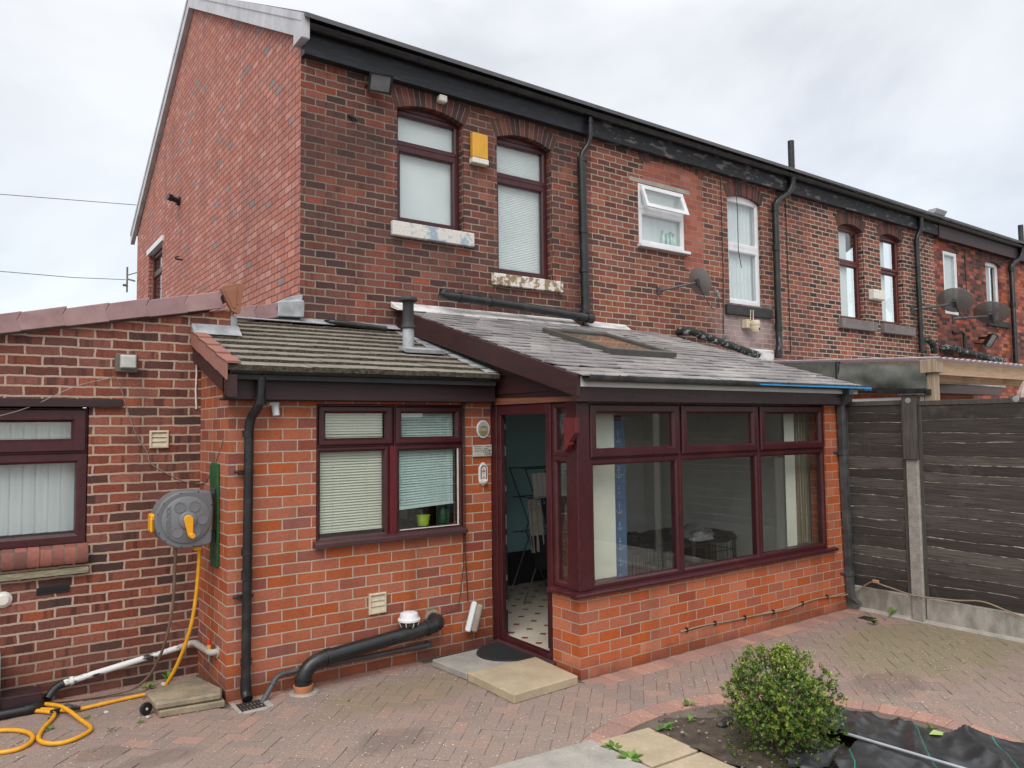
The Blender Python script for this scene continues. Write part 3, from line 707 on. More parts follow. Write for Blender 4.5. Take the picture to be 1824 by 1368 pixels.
downpipe(h3, 'drainpipe', p, .05, M_BLK, [((15.91, 7.645, 5.75), (15.91, 7.645, 5.84)), ((15.93, 7.645, 3.95), (15.93, 7.645, 4.08)), ((15.93, 7.645, 3.78), (15.93, 7.645, 3.86))])
downpipe(h3, 'waste_pipe', [(16.15, 7.72, 3.75), (16.2, 7.62, 3.76), (16.34, 7.6, 3.68), (16.4, 7.6, 3.5)], .07, M_PEELP)

# 4: far house
HW4 = [(17.28, 17.95, 4.42, 5.84), (19.38, 20.18, 4.46, 5.87)]
h4 = house('terraced_house', 16.873, 25.5, M_OLD4, HW4, 'far end of the terrace with a brown boxed eaves and two white windows', 'brown')
w7 = window(h4, facing_y(WY + .01), [(17.29, 17.94, 4.43, 5.83, .09, False)], M_WHT)
w8 = window(h4, facing_y(WY + .06), [(19.39, 20.17, 4.47, 5.86, .1, False)], M_WHT)
arch(w8, WY, 19.38, 20.18, 5.875, .08)
sill(w8, 19.28, 20.46, 4.30, 4.44, M_DSTONE)
b = MB(); b.box(17.3, 17.93, WY + .09, WY + .095, 4.44, 5.82); b.build('window_backing', M_NET, label='pale lining behind the narrow white window on the far house', cat='blind')
m = MB(); pts = [(19.4 + i * .03, WY + .17 + .02 * math.sin(i * 1.3)) for i in range(20)]
for i in range(19): m.hexa([(pts[i][0], pts[i][1], 4.5), (pts[i + 1][0], pts[i + 1][1], 4.5), (pts[i + 1][0], pts[i + 1][1] + .004, 4.5), (pts[i][0], pts[i][1] + .004, 4.5)], [(pts[i][0], pts[i][1], 5.82), (pts[i + 1][0], pts[i + 1][1], 5.82), (pts[i + 1][0], pts[i + 1][1] + .004, 5.82), (pts[i][0], pts[i][1] + .004, 5.82)])
m.build('net_curtain', simple('beige_curtain', (.5, .47, .40), .9, var=.3, scale=3, stretch=(10, 1, .5)), label='beige curtain in the white window of the far house', cat='curtain')
p = [(21.0, 7.56, 6.9), (21.0, 7.56, 6.2)] + elbow((20.98, 7.57, 6.15), (20.9, 7.6, 6.0), (20.7, 7.64, 5.95)) + [(20.56, 7.645, 5.85), (20.56, 7.645, 3.0)]
downpipe(h4, 'soil_pipe', p, .06, M_BLK, [((20.56, 7.645, 5.7), (20.56, 7.645, 5.82)), ((20.56, 7.645, 4.82), (20.56, 7.645, 4.94))])
downpipe(h4, 'waste_pipe', [(16.95, 7.74, 3.62), (17.0, 7.63, 3.64), (18.2, 7.6, 3.56), (19.6, 7.58, 3.45)], .075, M_PEELP, [((17.3, 7.62, 3.625), (17.4, 7.62, 3.62))])
downpipe(h4, 'overflow_pipe', [(17.55, 7.74, 4.02), (17.8, 7.66, 4.04), (17.92, 7.66, 4.0), (17.93, 7.66, 3.6)], .035, M_BLK)
# ---------------------------------------------------------------- kitchen extension
KY, KX = 5.976, 1.587
k = thing('kitchen_extension', (2.8, KY, 0), 'orange-red brick kitchen extension under a low tiled roof with a brown fascia', 'extension')
m = MB(facing_y(KY)); wall(m, KX, 4.02, 0, 2.47, [(2.288, 3.722, 1.10, 2.265)], .2); m.build('wall', M_KIT, k)
m = MB(); m.hexa([(KX, KY + .2, 0), (KX + .2, KY + .2, 0), (KX + .2, 6.857, 0), (KX, 6.857, 0)], [(KX, KY + .2, 2.56), (KX + .2, KY + .2, 2.56), (KX + .2, 6.857, 2.79), (KX, 6.857, 2.79)])
m.hexa([(KX, KY, 2.47), (KX + .2, KY, 2.47), (KX + .2, KY + .2, 2.47), (KX, KY + .2, 2.47)], [(KX, KY, 2.49), (KX + .2, KY, 2.49), (KX + .2, KY + .2, 2.56), (KX, KY + .2, 2.56)])
m.build('side_wall', M_KIT, k)
m = MB(); m.hexa([(3.87, KY + .2, 0), (4.02, KY + .2, 0), (4.02, 7.74, 0), (3.87, 7.74, 0)], [(3.87, KY + .2, 2.56), (4.02, KY + .2, 2.56), (4.02, 7.74, 3.05), (3.87, 7.74, 3.05)]); m.build('inner_wall', M_TURQ, k)
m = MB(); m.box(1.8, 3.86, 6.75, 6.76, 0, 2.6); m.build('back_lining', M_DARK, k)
# roof: plain concrete tiles laid in courses
krz = lambda y: 2.515 + (y - 5.72) * .318
m = MB(); m.hexa([(1.545, 5.76, krz(5.76) - .09), (3.94, 5.76, krz(5.76) - .09), (3.94, 7.745, krz(7.745) - .09), (1.87, 7.745, krz(7.745) - .09), (1.87, 6.855, krz(6.855) - .09), (1.545, 6.855, krz(6.855) - .09)], [(1.545, 5.76, krz(5.76) - .02), (3.94, 5.76, krz(5.76) - .02), (3.94, 7.745, krz(7.745) - .02), (1.87, 7.745, krz(7.745) - .02), (1.87, 6.855, krz(6.855) - .02), (1.545, 6.855, krz(6.855) - .02)])
m.build('roof_deck', M_DARK, k)
m = MB(); rows = 10; L = 2.03 / rows; tk = .033
for r_ in range(rows):
    y0 = 5.715 + r_ * L; off = (r_ % 2) * .165
    x = 1.50 - off
    while x < 3.96:
        xa, xb = max(1.50, x), min(3.955, x + .328)
        if y0 > 6.80: xa = max(xa, 1.875)
        if xb - xa > .03:
            d = random.gauss(0, .0015); yy = y0 + random.gauss(0, .002); lf = random.gauss(0, .002)
            yb = min(7.745, yy + L * 1.18)
            xs = [xa + (xb - xa) * q / 6 for q in range(7)]
            # ragged front edge in six steps
            T0, T1, B0, B1 = [], [], [], []
            for q in xs:
                ry = yy + random.gauss(0, .0018); z = krz(ry)
                T0.append(m.v((q, ry, z + tk + d + (q - xa) * lf + random.gauss(0, .0012)))); B0.append(m.v((q, ry + .004, z + d - .008 + (q - xa) * lf)))
                T1.append(m.v((q, yb, krz(yb) + .006 + d))); B1.append(m.v((q, yb, krz(yb) - .012 + d)))
            for q in range(6):
                m.face([T0[q], T0[q + 1], T1[q + 1], T1[q]])
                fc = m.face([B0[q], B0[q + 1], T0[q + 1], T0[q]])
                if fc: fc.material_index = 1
            m.face([T0[0], T1[0], B1[0], B0[0]]); m.face([T0[6], B0[6], B1[6], T1[6]])
        x += .33
m.build('roof', [M_TILE, M_MOSS], k, recalc=False)
m = MB()
for i in range(4):                                   # cloaked verge units
    y0, y1 = 5.70 + i * .285, 5.70 + i * .285 + .30
    a = krz(y0) + .052; b = krz(y1) + .052; dd = .135
    m.prism([(1.492 - .004 * (3 - i) * 0, y0, a - dd), (1.492, y0, a), (1.492, y1, b - .012), (1.492, y1 - .02, b - dd)], (.014, 0, 0))
    m.hexa([(1.492, y0 - .004, a - .012), (1.60, y0 - .004, a - .012), (1.60, y1, b - .024), (1.492, y1, b - .024)], [(1.492, y0 - .004, a + .010), (1.60, y0 - .004, a + .010), (1.60, y1, b - .006), (1.492, y1, b - .006)])
m.build('verge_tiles', M_TERR, k, bevel=.003)
m = MB(); m.prism([(1.515, 5.74, krz(5.74) - .22), (1.515, 5.74, krz(5.74) - .05), (1.515, 6.855, krz(6.855) - .05), (1.515, 6.855, krz(6.855) - .22)], (.07, 0, 0)); m.build('barge_board', M_BARGE, k)
m = MB(); m.box(1.515, 3.985, 5.84, 5.875, 2.288, 2.49); m.box(1.515, 3.985, 5.875, 5.974, 2.283, 2.30); m.build('fascia', M_FASC, k, bevel=.003)
m = MB(); gutter(m, 1.53, 3.97, 5.78, 2.525, .055); gut_clips(m, [1.53, 1.60, 1.74, 2.86, 3.93], 5.78, 2.525, .06, .035); m.box(1.53, 1.534, 5.728, 5.832, 2.47, 2.525); m.build('gutter', M_BLK, k, smooth=True)
m = MB(); p = [(1.775, 5.78, 2.46), (1.775, 5.79, 2.33)] + elbow((1.775, 5.79, 2.31), (1.77, 5.80, 2.24), (1.745, 5.86, 2.18)) + elbow((1.74, 5.88, 2.165), (1.725, 5.912, 2.12), (1.725, 5.912, 2.04)) + [(1.715, 5.912, .08)]
m.tube(p, .036, 14)
for z in (2.28, 2.05, 1.15, .98, .32): m.tube([(1.7165, 5.912, z), (1.7165, 5.912, z - (.05 if z > 1 or z < .5 else .07))] if z < 2.2 else [(1.775, 5.786, z + .02), (1.775, 5.79, z - .03)], .042, 14)
m.tube([(1.715, 5.912, .17), (1.715, 5.912, .09), (1.715, 5.90, .055), (1.715, 5.86, .03)], .04, 14)
m.build('drainpipe', M_BLK, k, smooth=True)
m = MB()
for z in (1.72, .77): m.box(1.655, 1.775, 5.93, 5.976, z, z + .025); m.tube([(1.655, 5.945, z + .012), (1.625, 5.945, z + .012)], .012, 8)
m.build('pipe_bracket', M_BLK, k)
# window
kw = window(k, facing_y(KY + .015), [(2.292, 2.995, 1.90, 2.262, .03, False), (3.005, 3.718, 1.90, 2.262, .03, False), (2.292, 2.955, 1.115, 1.90, .04, False), (3.015, 3.718, 1.115, 1.90, .045, False)], M_ROSE, label='rosewood kitchen window of two small top lights over two tall panes')
for (a, b, tag_) in ((2.31, 2.985, 0), (3.015, 3.70, 1)):
    m = MB(facing_y(KY + .015)); m.ring(a, b, 1.912, 2.25, OPN(.058)); m.build('opening_sash', M_ROSE, kw)
m = MB(); m.box(2.955, 3.015, KY - .012, KY + .07, 1.115, 1.90); m.build('mullion', M_RED, kw, bevel=.003)
m = MB(); m.box(3.657, 3.664, KY + .012, KY + .03, 1.16, 1.86); m.box(3.06, 3.67, KY + .012, KY + .03, 1.155, 1.161); m.build('glazing_bead', M_CREAM2, kw)
m = MB(); m.hexa([(2.262, 5.905, 1.082), (3.715, 5.905, 1.082), (3.715, KY + .02, 1.09), (2.262, KY + .02, 1.09)], [(2.262, 5.905, 1.125), (3.715, 5.905, 1.125), (3.715, KY + .02, 1.14), (2.262, KY + .02, 1.14)]); m.build('sill', M_ROSE2, kw, bevel=.005)
# flashings and roof vent
m = MB(); m.hexa([(2.04, 7.60, krz(7.6) + .05), (3.9, 7.60, krz(7.6) + .05), (3.9, 7.74, krz(7.74) + .05), (2.04, 7.74, krz(7.74) + .05)], [(2.04, 7.59, krz(7.6) + .058), (3.9, 7.59, krz(7.6) + .058), (3.9, 7.742, 3.235), (2.04, 7.742, 3.235)])
m.hexa([(1.50, 6.74, krz(6.74) + .04), (1.90, 6.74, krz(6.74) + .04), (1.90, 6.85, krz(6.85) + .045), (1.50, 6.85, krz(6.85) + .045)], [(1.50, 6.735, krz(6.74) + .046), (1.90, 6.735, krz(6.74) + .046), (1.90, 6.852, 2.985), (1.50, 6.852, 2.985)])
m.hexa([(1.83, 6.845, 2.94), (1.885, 6.845, 2.94), (1.885, 6.86, 2.94), (1.83, 6.86, 2.94)], [(1.83, 6.845, 3.07), (1.885, 6.845, 3.07), (1.885, 6.86, 3.07), (1.83, 6.86, 3.07)])
m.build('flashing', M_LEAD, k, bevel=.003)
m = MB()
for i in range(9):
    y = 5.80 + i * L; q = 3.84 + random.gauss(0, .025); m.hexa([(q, y, krz(y) + .022), (3.99, y, krz(y) + .026), (3.99, y + L * .95, krz(y + L) + .02), (q + .03, y + L * .95, krz(y + L) + .02)], [(q, y, krz(y) + .028), (3.99, y, krz(y) + .032), (3.99, y + L * .95, krz(y + L) + .026), (q + .03, y + L * .95, krz(y + L) + .026)])
m.build('soakers', M_LEAD, k)
m = MB(); m.tube([(3.50, 6.66, krz(6.66) - .02), (3.50, 6.66, 3.06)], .058, 18); m.hexa([(3.36, 6.44, krz(6.44) + .04), (3.80, 6.44, krz(6.44) + .04), (3.80, 6.60, krz(6.6) + .045), (3.36, 6.60, krz(6.6) + .045)], [(3.36, 6.43, krz(6.44) + .075), (3.80, 6.43, krz(6.44) + .075), (3.80, 6.60, krz(6.6) + .06), (3.36, 6.60, krz(6.6) + .06)])
m.build('vent_sleeve', M_LEAD, k, smooth=True)
m = MB(); m.lathe([(.07, 3.045), (.074, 3.055), (.060, 3.09), (.056, 3.11), (.056, 3.30), (.06, 3.31), (.094, 3.325), (.096, 3.34), (.085, 3.36), (.05, 3.372), (0, 3.375)], (3.50, 6.66, 0), (0, 0, 1), 20); m.build('vent_cowl', simple('dull_black_plastic', (.035, .035, .036), .6), k, smooth=True)
m = MB(); m.tube([(3.05, 7.72, 3.20), (3.07, 7.62, 3.20), (3.12, 7.60, 3.195), (3.70, 7.56, 3.16)], .03, 10); m.build('overflow_pipe', M_BLK, k, smooth=True)

# ---------------------------------------------------------------- conservatory
CY, CX, CR = 4.714, 4.027, 7.90
c = thing('conservatory', (5.9, CY, 0), 'rosewood framed conservatory with an open doorway, slate roof and red brick dwarf wall', 'conservatory')
m = MB(); m.box(CX, CR, CY, CY + .2, 0, .665); m.box(CX, CX + .2, CY + .2, 5.075, 0, .665); m.box(7.60, CR, CY, CY + .2, .665, 2.27)
m.build('wall', M_CON, c)
crz = lambda y: 2.465 + (y - 4.60) * .3035
m = MB(); m.hexa([(7.78, CY + .2, 0), (CR, CY + .2, 0), (CR, 7.745, 0), (7.78, 7.745, 0)], [(7.78, CY + .2, crz(CY + .2) - .1), (CR, CY + .2, crz(CY + .2) - .1), (CR, 7.745, crz(7.745) - .1), (7.78, 7.745, crz(7.745) - .1)]); m.build('side_wall', [M_CON], c)
m = MB(); m.box(4.03, 7.77, 7.66, 7.70, 0, 3.3); m.build('back_lining', M_TURQ, c)
m = MB(); m.box(7.74, 7.775, CY + .2, 7.66, .1, 2.6); m.build('side_lining', M_PLAST, c)
m = MB(); m.box(4.03, 7.74, 7.64, 7.66, .1, .5); m.build('low_dark_band', M_DARK, c)  # dark band along the foot of the back lining
m = MB(); m.box(6.2, 7.74, 7.62, 7.64, .1, 2.7); m.box(7.02, 7.16, 7.58, 7.63, .1, 2.7); m.build('grey_panelling', M_PLAST, c)
# tiled floor: pale octagons and small red dots
s = NT('dotted_floor_tile'); P = s.pos(); sp = s.n('ShaderNodeSeparateXYZ'); s.l(P, sp.inputs[0])
def cell(a): return s.math('ABSOLUTE', s.math('SUBTRACT', s.math('FLOORED_MODULO', a, .215), .1075))
ax_, ay_ = cell(sp.outputs[0]), cell(sp.outputs[1]); dd = s.math('ADD', ax_, ay_)
dot = s.math('LESS_THAN', dd, .038)
gr = s.math('LESS_THAN', s.math('ABSOLUTE', s.math('SUBTRACT', dd, .04)), .003)
c_ = s.mix(s.mr(s.noise(P, 3, 3), .3, .7), (.62, .56, .46), (.54, .48, .39)); c_ = s.mix(gr, c_, (.3, .26, .22)); c_ = s.mix(dot, c_, (.26, .05, .04))
s.l(c_, s.b.inputs['Base Color']); s.b.inputs['Roughness'].default_value = .35; M_FLOOR = s.m
m = MB(); m.box(4.06, 7.78, 4.9, 7.66, -.02, .10); m.build('floor', M_FLOOR, c)
# front frame
u0, u1, u2, u3 = 4.165, 5.265, 6.43, 7.585
cf = window(c, facing_y(CY + .012), [(u0, u1, 1.775, 2.245, .03, False), (u1, u2, 1.775, 2.245, .03, False), (u2, u3, 1.775, 2.245, .03, False), (u0, u1, .70, 1.775, .052, False), (u1, u2, .70, 1.775, .048, False), (u2, u3, .70, 1.775, .052, False)], M_ROSE, M_GLASSD, label='wide rosewood window of three opening top lights over three large panes')
for a, b in ((4.17, 5.255), (5.29, 6.41), (6.455, 7.575)):
    m = MB(facing_y(CY + .012)); m.ring(a, b, 1.785, 2.24, OPN(.075)); m.build('opening_sash', M_ROSE, cf)
m = MB(); m.box(CX, 4.163, CY, CY + .14, .705, 2.27); m.build('corner_post', M_ROSE, c, bevel=.004)
m = MB()
prof = [(0, 0), (-.075, -.012), (-.08, -.02), (-.08, -.04), (-.07, -.045), (.0, -.042)]
m.prism([(CX - .075, CY + .03 + a, .705 + b) for a, b in prof], (7.70 - CX + .075, 0, 0))
m.prism([(CX + .03 + a, 5.09, .7055 + b) for a, b in prof], (0, -(5.09 - CY - .031), 0))
m.build('sill', M_ROSE, c)
# head and fascia
m = MB(); m.box(CX, CR, CY + .002, CY + .14, 2.27, 2.40); m.build('head_beam', M_BARGE, c)
m = MB(); m.box(3.99, 8.0, 4.615, 4.645, 2.255, 2.455); m.box(3.99, 8.0, 4.645, CY, 2.25, 2.266); m.build('fascia', M_FASC, c, bevel=.003)
m = MB()
for i in range(17):
    x = 4.1 + i * .24 + random.uniform(-.03, .03)
    if x < 7.95: m.lathe([(.009, 0), (.007, .004), (0, .005)], (x, 4.616, 2.315 + random.gauss(0, .004)), (0, -1, 0), 8)
for i in range(9):
    y = 4.75 + i * .33; m.lathe([(.009, 0), (.007, .004), (0, .005)], (3.9345, y, crz(y) - .06 + random.uniform(-.01, .01)), (-1, 0, 0), 8); m.lathe([(.009, 0), (.007, .004), (0, .005)], (3.9345, y + .06, crz(y) - .15), (-1, 0, 0), 8)
m.build('fixing_caps', simple('screw_cap', (.03, .025, .027), .3), c, smooth=True)
# side screen: doorway and narrow side light
sf = window(c, facing_x(CX + .012), [(4.855 - .02, 5.065, 1.80, 2.255, .052, False), (4.855 - .02, 5.065, .705, 1.80, .055, False)], M_ROSE, M_GLASSD, name='side_light')
df = MB(); df.box(CX, CX + .07, 5.89, KY, .03, 2.255); df.box(CX + .008, CX + .075, 5.83, 5.89, .03, 2.255); df.box(CX, CX + .07, 5.067, 5.125, .03, 2.255); df.box(CX + .002, CX + .072, 5.125, 5.83, 2.165, 2.255); df.box(CX - .002, CX + .068, 5.125, 5.83, .03, .115)
dfo = df.build('door_frame', M_ROSE, c, bevel=.004)
m = MB(); m.hexa([(CX - .10, 5.03, .02), (CX, 5.03, .02), (CX, 5.90, .02), (CX - .10, 5.90, .02)], [(CX - .10, 5.03, .062), (CX, 5.03, .078), (CX, 5.90, .078), (CX - .10, 5.90, .062)]); m.build('threshold', M_ROSE2, dfo, bevel=.004)
m = MB(); m.box(CX + .045, CX + .062, 5.822, 5.8295, .15, 2.12); m.build('lock_strip', M_BLK, dfo)
m = MB()
for z in (.35, .62, .95, 1.10, 1.18, 1.45, 1.78, 2.03): m.box(CX + .048, CX + .06, 5.818, 5.822, z, z + random.choice((.05, .09)))
m.build('lock_keep', simple('steel', (.5, .5, .52), .35, metal=.9), dfo)
m = MB(); m.prism([(CX + .01, CY, 2.258), (CX + .01, KY, 2.258), (CX + .01, KY, crz(KY) - .02), (CX + .01, CY, crz(CY) - .02)], (.05, 0, 0))
m.prism([(CX - .001, CY, 2.36), (CX - .001, KY, 2.36), (CX - .001, KY, 2.50), (CX - .001, CY + .2, 2.50)], (.011, 0, 0))
m.build('cladding', M_BARGE, c)
m = MB(); m.hexa([(CX - .012, CY, 2.262), (CX, CY, 2.262), (CX, 5.90, 2.262), (CX - .012, 5.90, 2.262)], [(CX - .012, CY, 2.30), (CX, CY, 2.30), (CX, 5.90, 2.325), (CX - .012, 5.90, 2.325)]); m.build('bare_batten', wood('bare_wood', (.22, .08, .04), (.12, .04, .025), 'y', .7), c)
m = MB(); m.prism([(CX - .02, 4.80, 2.125), (CX - .02, 4.66, 2.125), (CX - .02, 4.66, 2.00), (CX - .02, 4.735, 1.925), (CX - .02, 4.735, 1.905), (CX - .02, 4.80, 1.84)], (-.05, 0, 0))
M_BRK = wood('chipped_red_wood', (.15, .018, .022), (.09, .014, .017), 'z', .5); m.build('timber_bracket', M_BRK, c)
# open door leaf, folded back into the room
dl = MB(facing_y(5.17)); dl.ring(4.10, 4.965, .13, 2.15, [(0, .06), (0, 0), (.1, 0), (.11, .012), (.11, .06)])
dl.build('door', M_ROSE, c)
dlo = bpy.data.objects['door']
m = MB(facing_y(5.17)); m.box(4.205, 4.86, .03, .036, .235, 2.045); m.build('pane', M_GLASSD, dlo)
m = MB(facing_y(5.17)); m.box(4.90, 4.94, -.012, 0, 1.12, 1.30); m.tube([(4.92, -.01, 1.22), (4.92, -.05, 1.22), (4.80, -.05, 1.222)], .009, 8); m.build('handle', simple('brass', (.75, .52, .2), .3, metal=1), dlo, smooth=True)
# roof
X0, X1 = 3.965, 8.12
m = MB(); m.hexa([(X0 + .01, 4.60, crz(4.6) - .09), (X1 - .03, 4.60, crz(4.6) - .09), (X1 - .03, 7.745, crz(7.745) - .09), (X0 + .01, 7.745, crz(7.745) - .09)], [(X0 + .01, 4.60, crz(4.6) - .005), (X1 - .03, 4.60, crz(4.6) - .005), (X1 - .03, 7.745, crz(7.745) - .005), (X0 + .01, 7.745, crz(7.745) - .005)])
m.build('roof_deck', M_PLAST, c)
SKY = (5.25, 6.24, 5.62, 6.74)
m = MB(); rows = 19; L = (7.70 - 4.545) / rows
for r_ in range(rows):
    y0 = 4.545 + r_ * L; x = X0 - .125 * (r_ % 2) - .02
    while x < X1:
        xa, xb = max(X0 + random.uniform(-.012, .006), x + .0015), min(X1 + random.uniform(-.03, .02), x + .2485)
        mid, my = (xa + xb) / 2, y0 + L / 2
        if xb - xa > .02 and not (SKY[0] < mid < SKY[1] and SKY[2] < my < SKY[3]):
            j = random.gauss(0, .006); lift = abs(random.gauss(0, .003)); t1, t2 = random.gauss(0, .003), random.gauss(0, .002)
            yb = min(7.742, y0 + L * 1.25)
            f0 = lambda x_, y_: crz(y_) + (.014 if y_ < y0 + .1 else .002)
            ya = y0 + j
            z0, z1 = crz(ya) + .013 + lift, crz(yb) + .003
            c1, c2 = random.uniform(0, .012) * (random.random() < .4), random.uniform(0, .012) * (random.random() < .4)
            m.hexa([(xa + c1, ya, z0 + t1), (xb - c2, ya, z0 + t2), (xb, ya + c2 * 1.2, z0), (xb, yb, z1), (xa, yb, z1), (xa, ya + c1 * 1.2, z0)], [(xa + c1, ya, z0 + t1 + .010), (xb - c2, ya, z0 + t2 + .010), (xb, ya + c2 * 1.2, z0 + .010), (xb, yb, z1 + .007), (xa, yb, z1 + .007), (xa, ya + c1 * 1.2, z0 + .010)])
        x += .25
m.build('roof', M_SLATE, c)
m = MB(); m.prism([(3.925, 4.59, crz(4.59) - .17), (3.925, 4.59, crz(4.59) + .002), (3.925, 7.742, crz(7.742) + .002), (3.925, 7.742, crz(7.742) - .23)], (.04, 0, 0)); m.box(3.928, 3.99, 4.60, 4.66, 2.255, 2.30)
m.build('barge_board', M_BARGE, c)
m = MB(); gutter(m, 3.99, 8.19, 4.545, 2.465, .05); gut_clips(m, [3.99, 4.30, 5.02, 5.72, 6.62, 7.45, 7.72, 7.88, 8.05], 4.545, 2.465, .055, .022); m.build('gutter', M_GUT, c, smooth=True)
m = MB(); m.hexa([(6.2, 4.482, crz(4.5) - .004), (8.17, 4.482, crz(4.5) - .004), (8.17, 4.64, crz(4.64) + .002), (6.0, 4.64, crz(4.64) + .002)], [(6.2, 4.482, crz(4.5) + .003), (8.17, 4.482, crz(4.5) + .010), (8.17, 4.64, crz(4.64) + .006), (6.0, 4.64, crz(4.64) + .006)])
m.hexa([(8.05, 4.50, crz(4.5) - .02), (8.19, 4.50, crz(4.5) - .02), (8.17, 5.2, crz(5.2) - .02), (8.08, 5.2, crz(5.2) - .02)], [(8.05, 4.50, crz(4.5) + .008), (8.19, 4.50, crz(4.5) + .008), (8.17, 5.2, crz(5.2) + .004), (8.08, 5.2, crz(5.2) + .004)])
m.build('roof_membrane', simple('blue_membrane', (.01, .28, .62), .45, var=.1), c)
m = MB(); p = [(7.82, 4.56, 2.42), (7.82, 4.60, 2.33), (7.825, 4.655, 2.24), (7.86, 4.66, 1.2), (7.895, 4.66, .22), (7.90, 4.655, .13), (7.93, 4.60, .07)]
def sqtube(mb, pts, w2):
    R_ = []
    for q in pts: R_.append([mb.v((q[0] + a * w2, q[1] + b * w2, q[2])) for a, b in ((-1, -1), (1, -1), (1, 1), (-1, 1))])
    for i in range(len(R_) - 1):
        for j in range(4): mb.face([R_[i][j], R_[i][(j + 1) % 4], R_[i + 1][(j + 1) % 4], R_[i + 1][j]])
    mb.face(R_[0][::-1]); mb.face(R_[-1])
sqtube(m, p, .034)
for z, dx in ((1.75, .842), (.42, .888)): sqtube(m, [(7 + dx, 4.66, z), (7 + dx, 4.66, z - .05)], .041); m.box(7 + dx - .1, 7 + dx, 4.69, 4.712, z - .03, z - .01)
sqtube(m, [(7.82, 4.565, 2.47), (7.82, 4.565, 2.36)], .045)
m.build('drainpipe', M_GUT, c, bevel=.004)
# roof light
def roof_f(u, d, z): y = z; return (u, y - d * .29, crz(y) + d)      # z used as distance up the slope
m = MB(lambda u, d, z: roof_f(u, -d, z)); m.ring(SKY[0], SKY[1], SKY[2], SKY[3], [(0, .03), (0, -.065), (.01, -.072), (.055, -.072), (.062, -.06), (.062, .03)])
rl = m.build('roof_light', simple('grey_brown_frame', (.085, .08, .07), .45), c)
m = MB(lambda u, d, z: roof_f(u, -d, z)); m.box(SKY[0] + .058, SKY[1] - .058, -.05, -.044, SKY[2] + .058, SKY[3] - .058); m.build('pane', glass('roof_light_glass', (.9, .87, .84), 1.2), rl)
m = MB(lambda u, d, z: roof_f(u, -d, z)); m.box(SKY[0] + .06, SKY[1] - .06, -.034, -.028, SKY[2] + .06, SKY[3] - .06); m.build('shade', simple('pink_brown_shade', (.42, .29, .23), .7, col2=(.52, .40, .33), scale=5), rl)
# flashing along the house wall
m = MB(); m.hexa([(3.84, 7.56, crz(7.56) + .018), (6.55, 7.56, crz(7.56) + .018), (6.55, 7.73, crz(7.73) + .02), (3.84, 7.73, crz(7.73) + .02)], [(3.86, 7.555, crz(7.56) + .026), (6.55, 7.555, crz(7.56) + .026), (6.55, 7.742, 3.50), (3.84, 7.742, 3.505)])
m.hexa([(6.76, 7.62, crz(7.62) + .018), (7.55, 7.62, crz(7.62) + .018), (7.55, 7.73, crz(7.73) + .02), (6.76, 7.73, crz(7.73) + .02)], [(6.76, 7.615, crz(7.62) + .026), (7.55, 7.615, crz(7.62) + .026), (7.55, 7.742, 3.495), (6.76, 7.742, 3.505)])
m.build('flashing', M_WLEAD, c, bevel=.004)

# ---------------------------------------------------------------- side building on the left
SY = 6.859
sbd = thing('side_building', (.2, SY, 0), 'single storey side building of patched old brick with plum verge tiles, at the left edge', 'outbuilding')
m = MB(facing_y(SY)); wall(m, -2.2, 1.858, 0, 2.50, [(-1.4, .742, 1.165, 2.255)], .22)
m.prism([(-2.2, 0, 2.50), (1.858, 0, 2.50), (1.858, 0, 3.13), (-1.3, 0, 2.505)], (0, .22, 0))
m.build('wall', M_SIDE, sbd)
m = MB(); m.box(1.64, 1.855, SY + .22, 7.70, 2.3, 3.13); m.box(1.86, 2.776, 7.70, 7.745, 2.3, 3.21); m.build('return_wall', M_SIDE, sbd)
vz = lambda x: 2.80 + (x - .135) * .1985
def verge(mb, x, L, y, dz=0):
    a, b = vz(x) + dz, vz(x + L) + dz; h = .155
    mb.hexa([(x, y, a), (x + L, y, b), (x + L - .03, y, b + h * .55), (x + L, y, b + h), (x, y, a + h - .012), (x - .03, y, a + h * .5)], [(x, y + .03, a), (x + L, y + .03, b), (x + L - .03, y + .03, b + h * .55), (x + L, y + .03, b + h), (x, y + .03, a + h - .012), (x - .03, y + .03, a + h * .5)])
    mb.hexa([(x, y + .03, a + h - .03), (x + L, y + .03, b + h - .018), (x + L, y + .2, b + h - .018), (x, y + .2, a + h - .03)], [(x, y + .03, a + h - .012), (x + L, y + .03, b + h), (x + L, y + .2, b + h), (x, y + .2, a + h - .012)])
m = MB()
for i in range(11):
    x = 1.755 - (i + 1) * .298; verge(m, x, .302, 6.795 - .003 * (i % 2), .006 * ((i + 1) % 2))
m.build('verge_tiles', M_VERGE, sbd, bevel=.004)
m = MB()
for x, L_ in ((2.02, .28), (2.30, .22)): verge(m, x, L_, 7.62 - .004 * (L_ < .25), -.065)
m.build('rear_verge_tiles', M_VERGE, sbd, bevel=.004)
m = MB(); m.prism([(1.716, 6.755, 3.295), (1.73, 6.755, 3.315), (1.85, 6.755, 3.35), (1.885, 6.755, 3.355), (1.908, 6.755, 3.34), (1.915, 6.755, 3.31), (1.885, 6.755, 3.09), (1.865, 6.755, 3.08), (1.815, 6.755, 3.10), (1.80, 6.755, 3.13)], (0, .055, 0))
m.prism([(1.745, 6.749, 3.28), (1.845, 6.749, 3.318), (1.858, 6.749, 3.30), (1.845, 6.749, 3.12), (1.82, 6.749, 3.13)], (0, .008, 0))
m.lathe([(.008, 0), (.006, .005), (0, .006)], (1.865, 6.755, 3.17), (0, -1, 0), 8)
m.build('ridge_end_cap', M_CAP, sbd, bevel=.006)
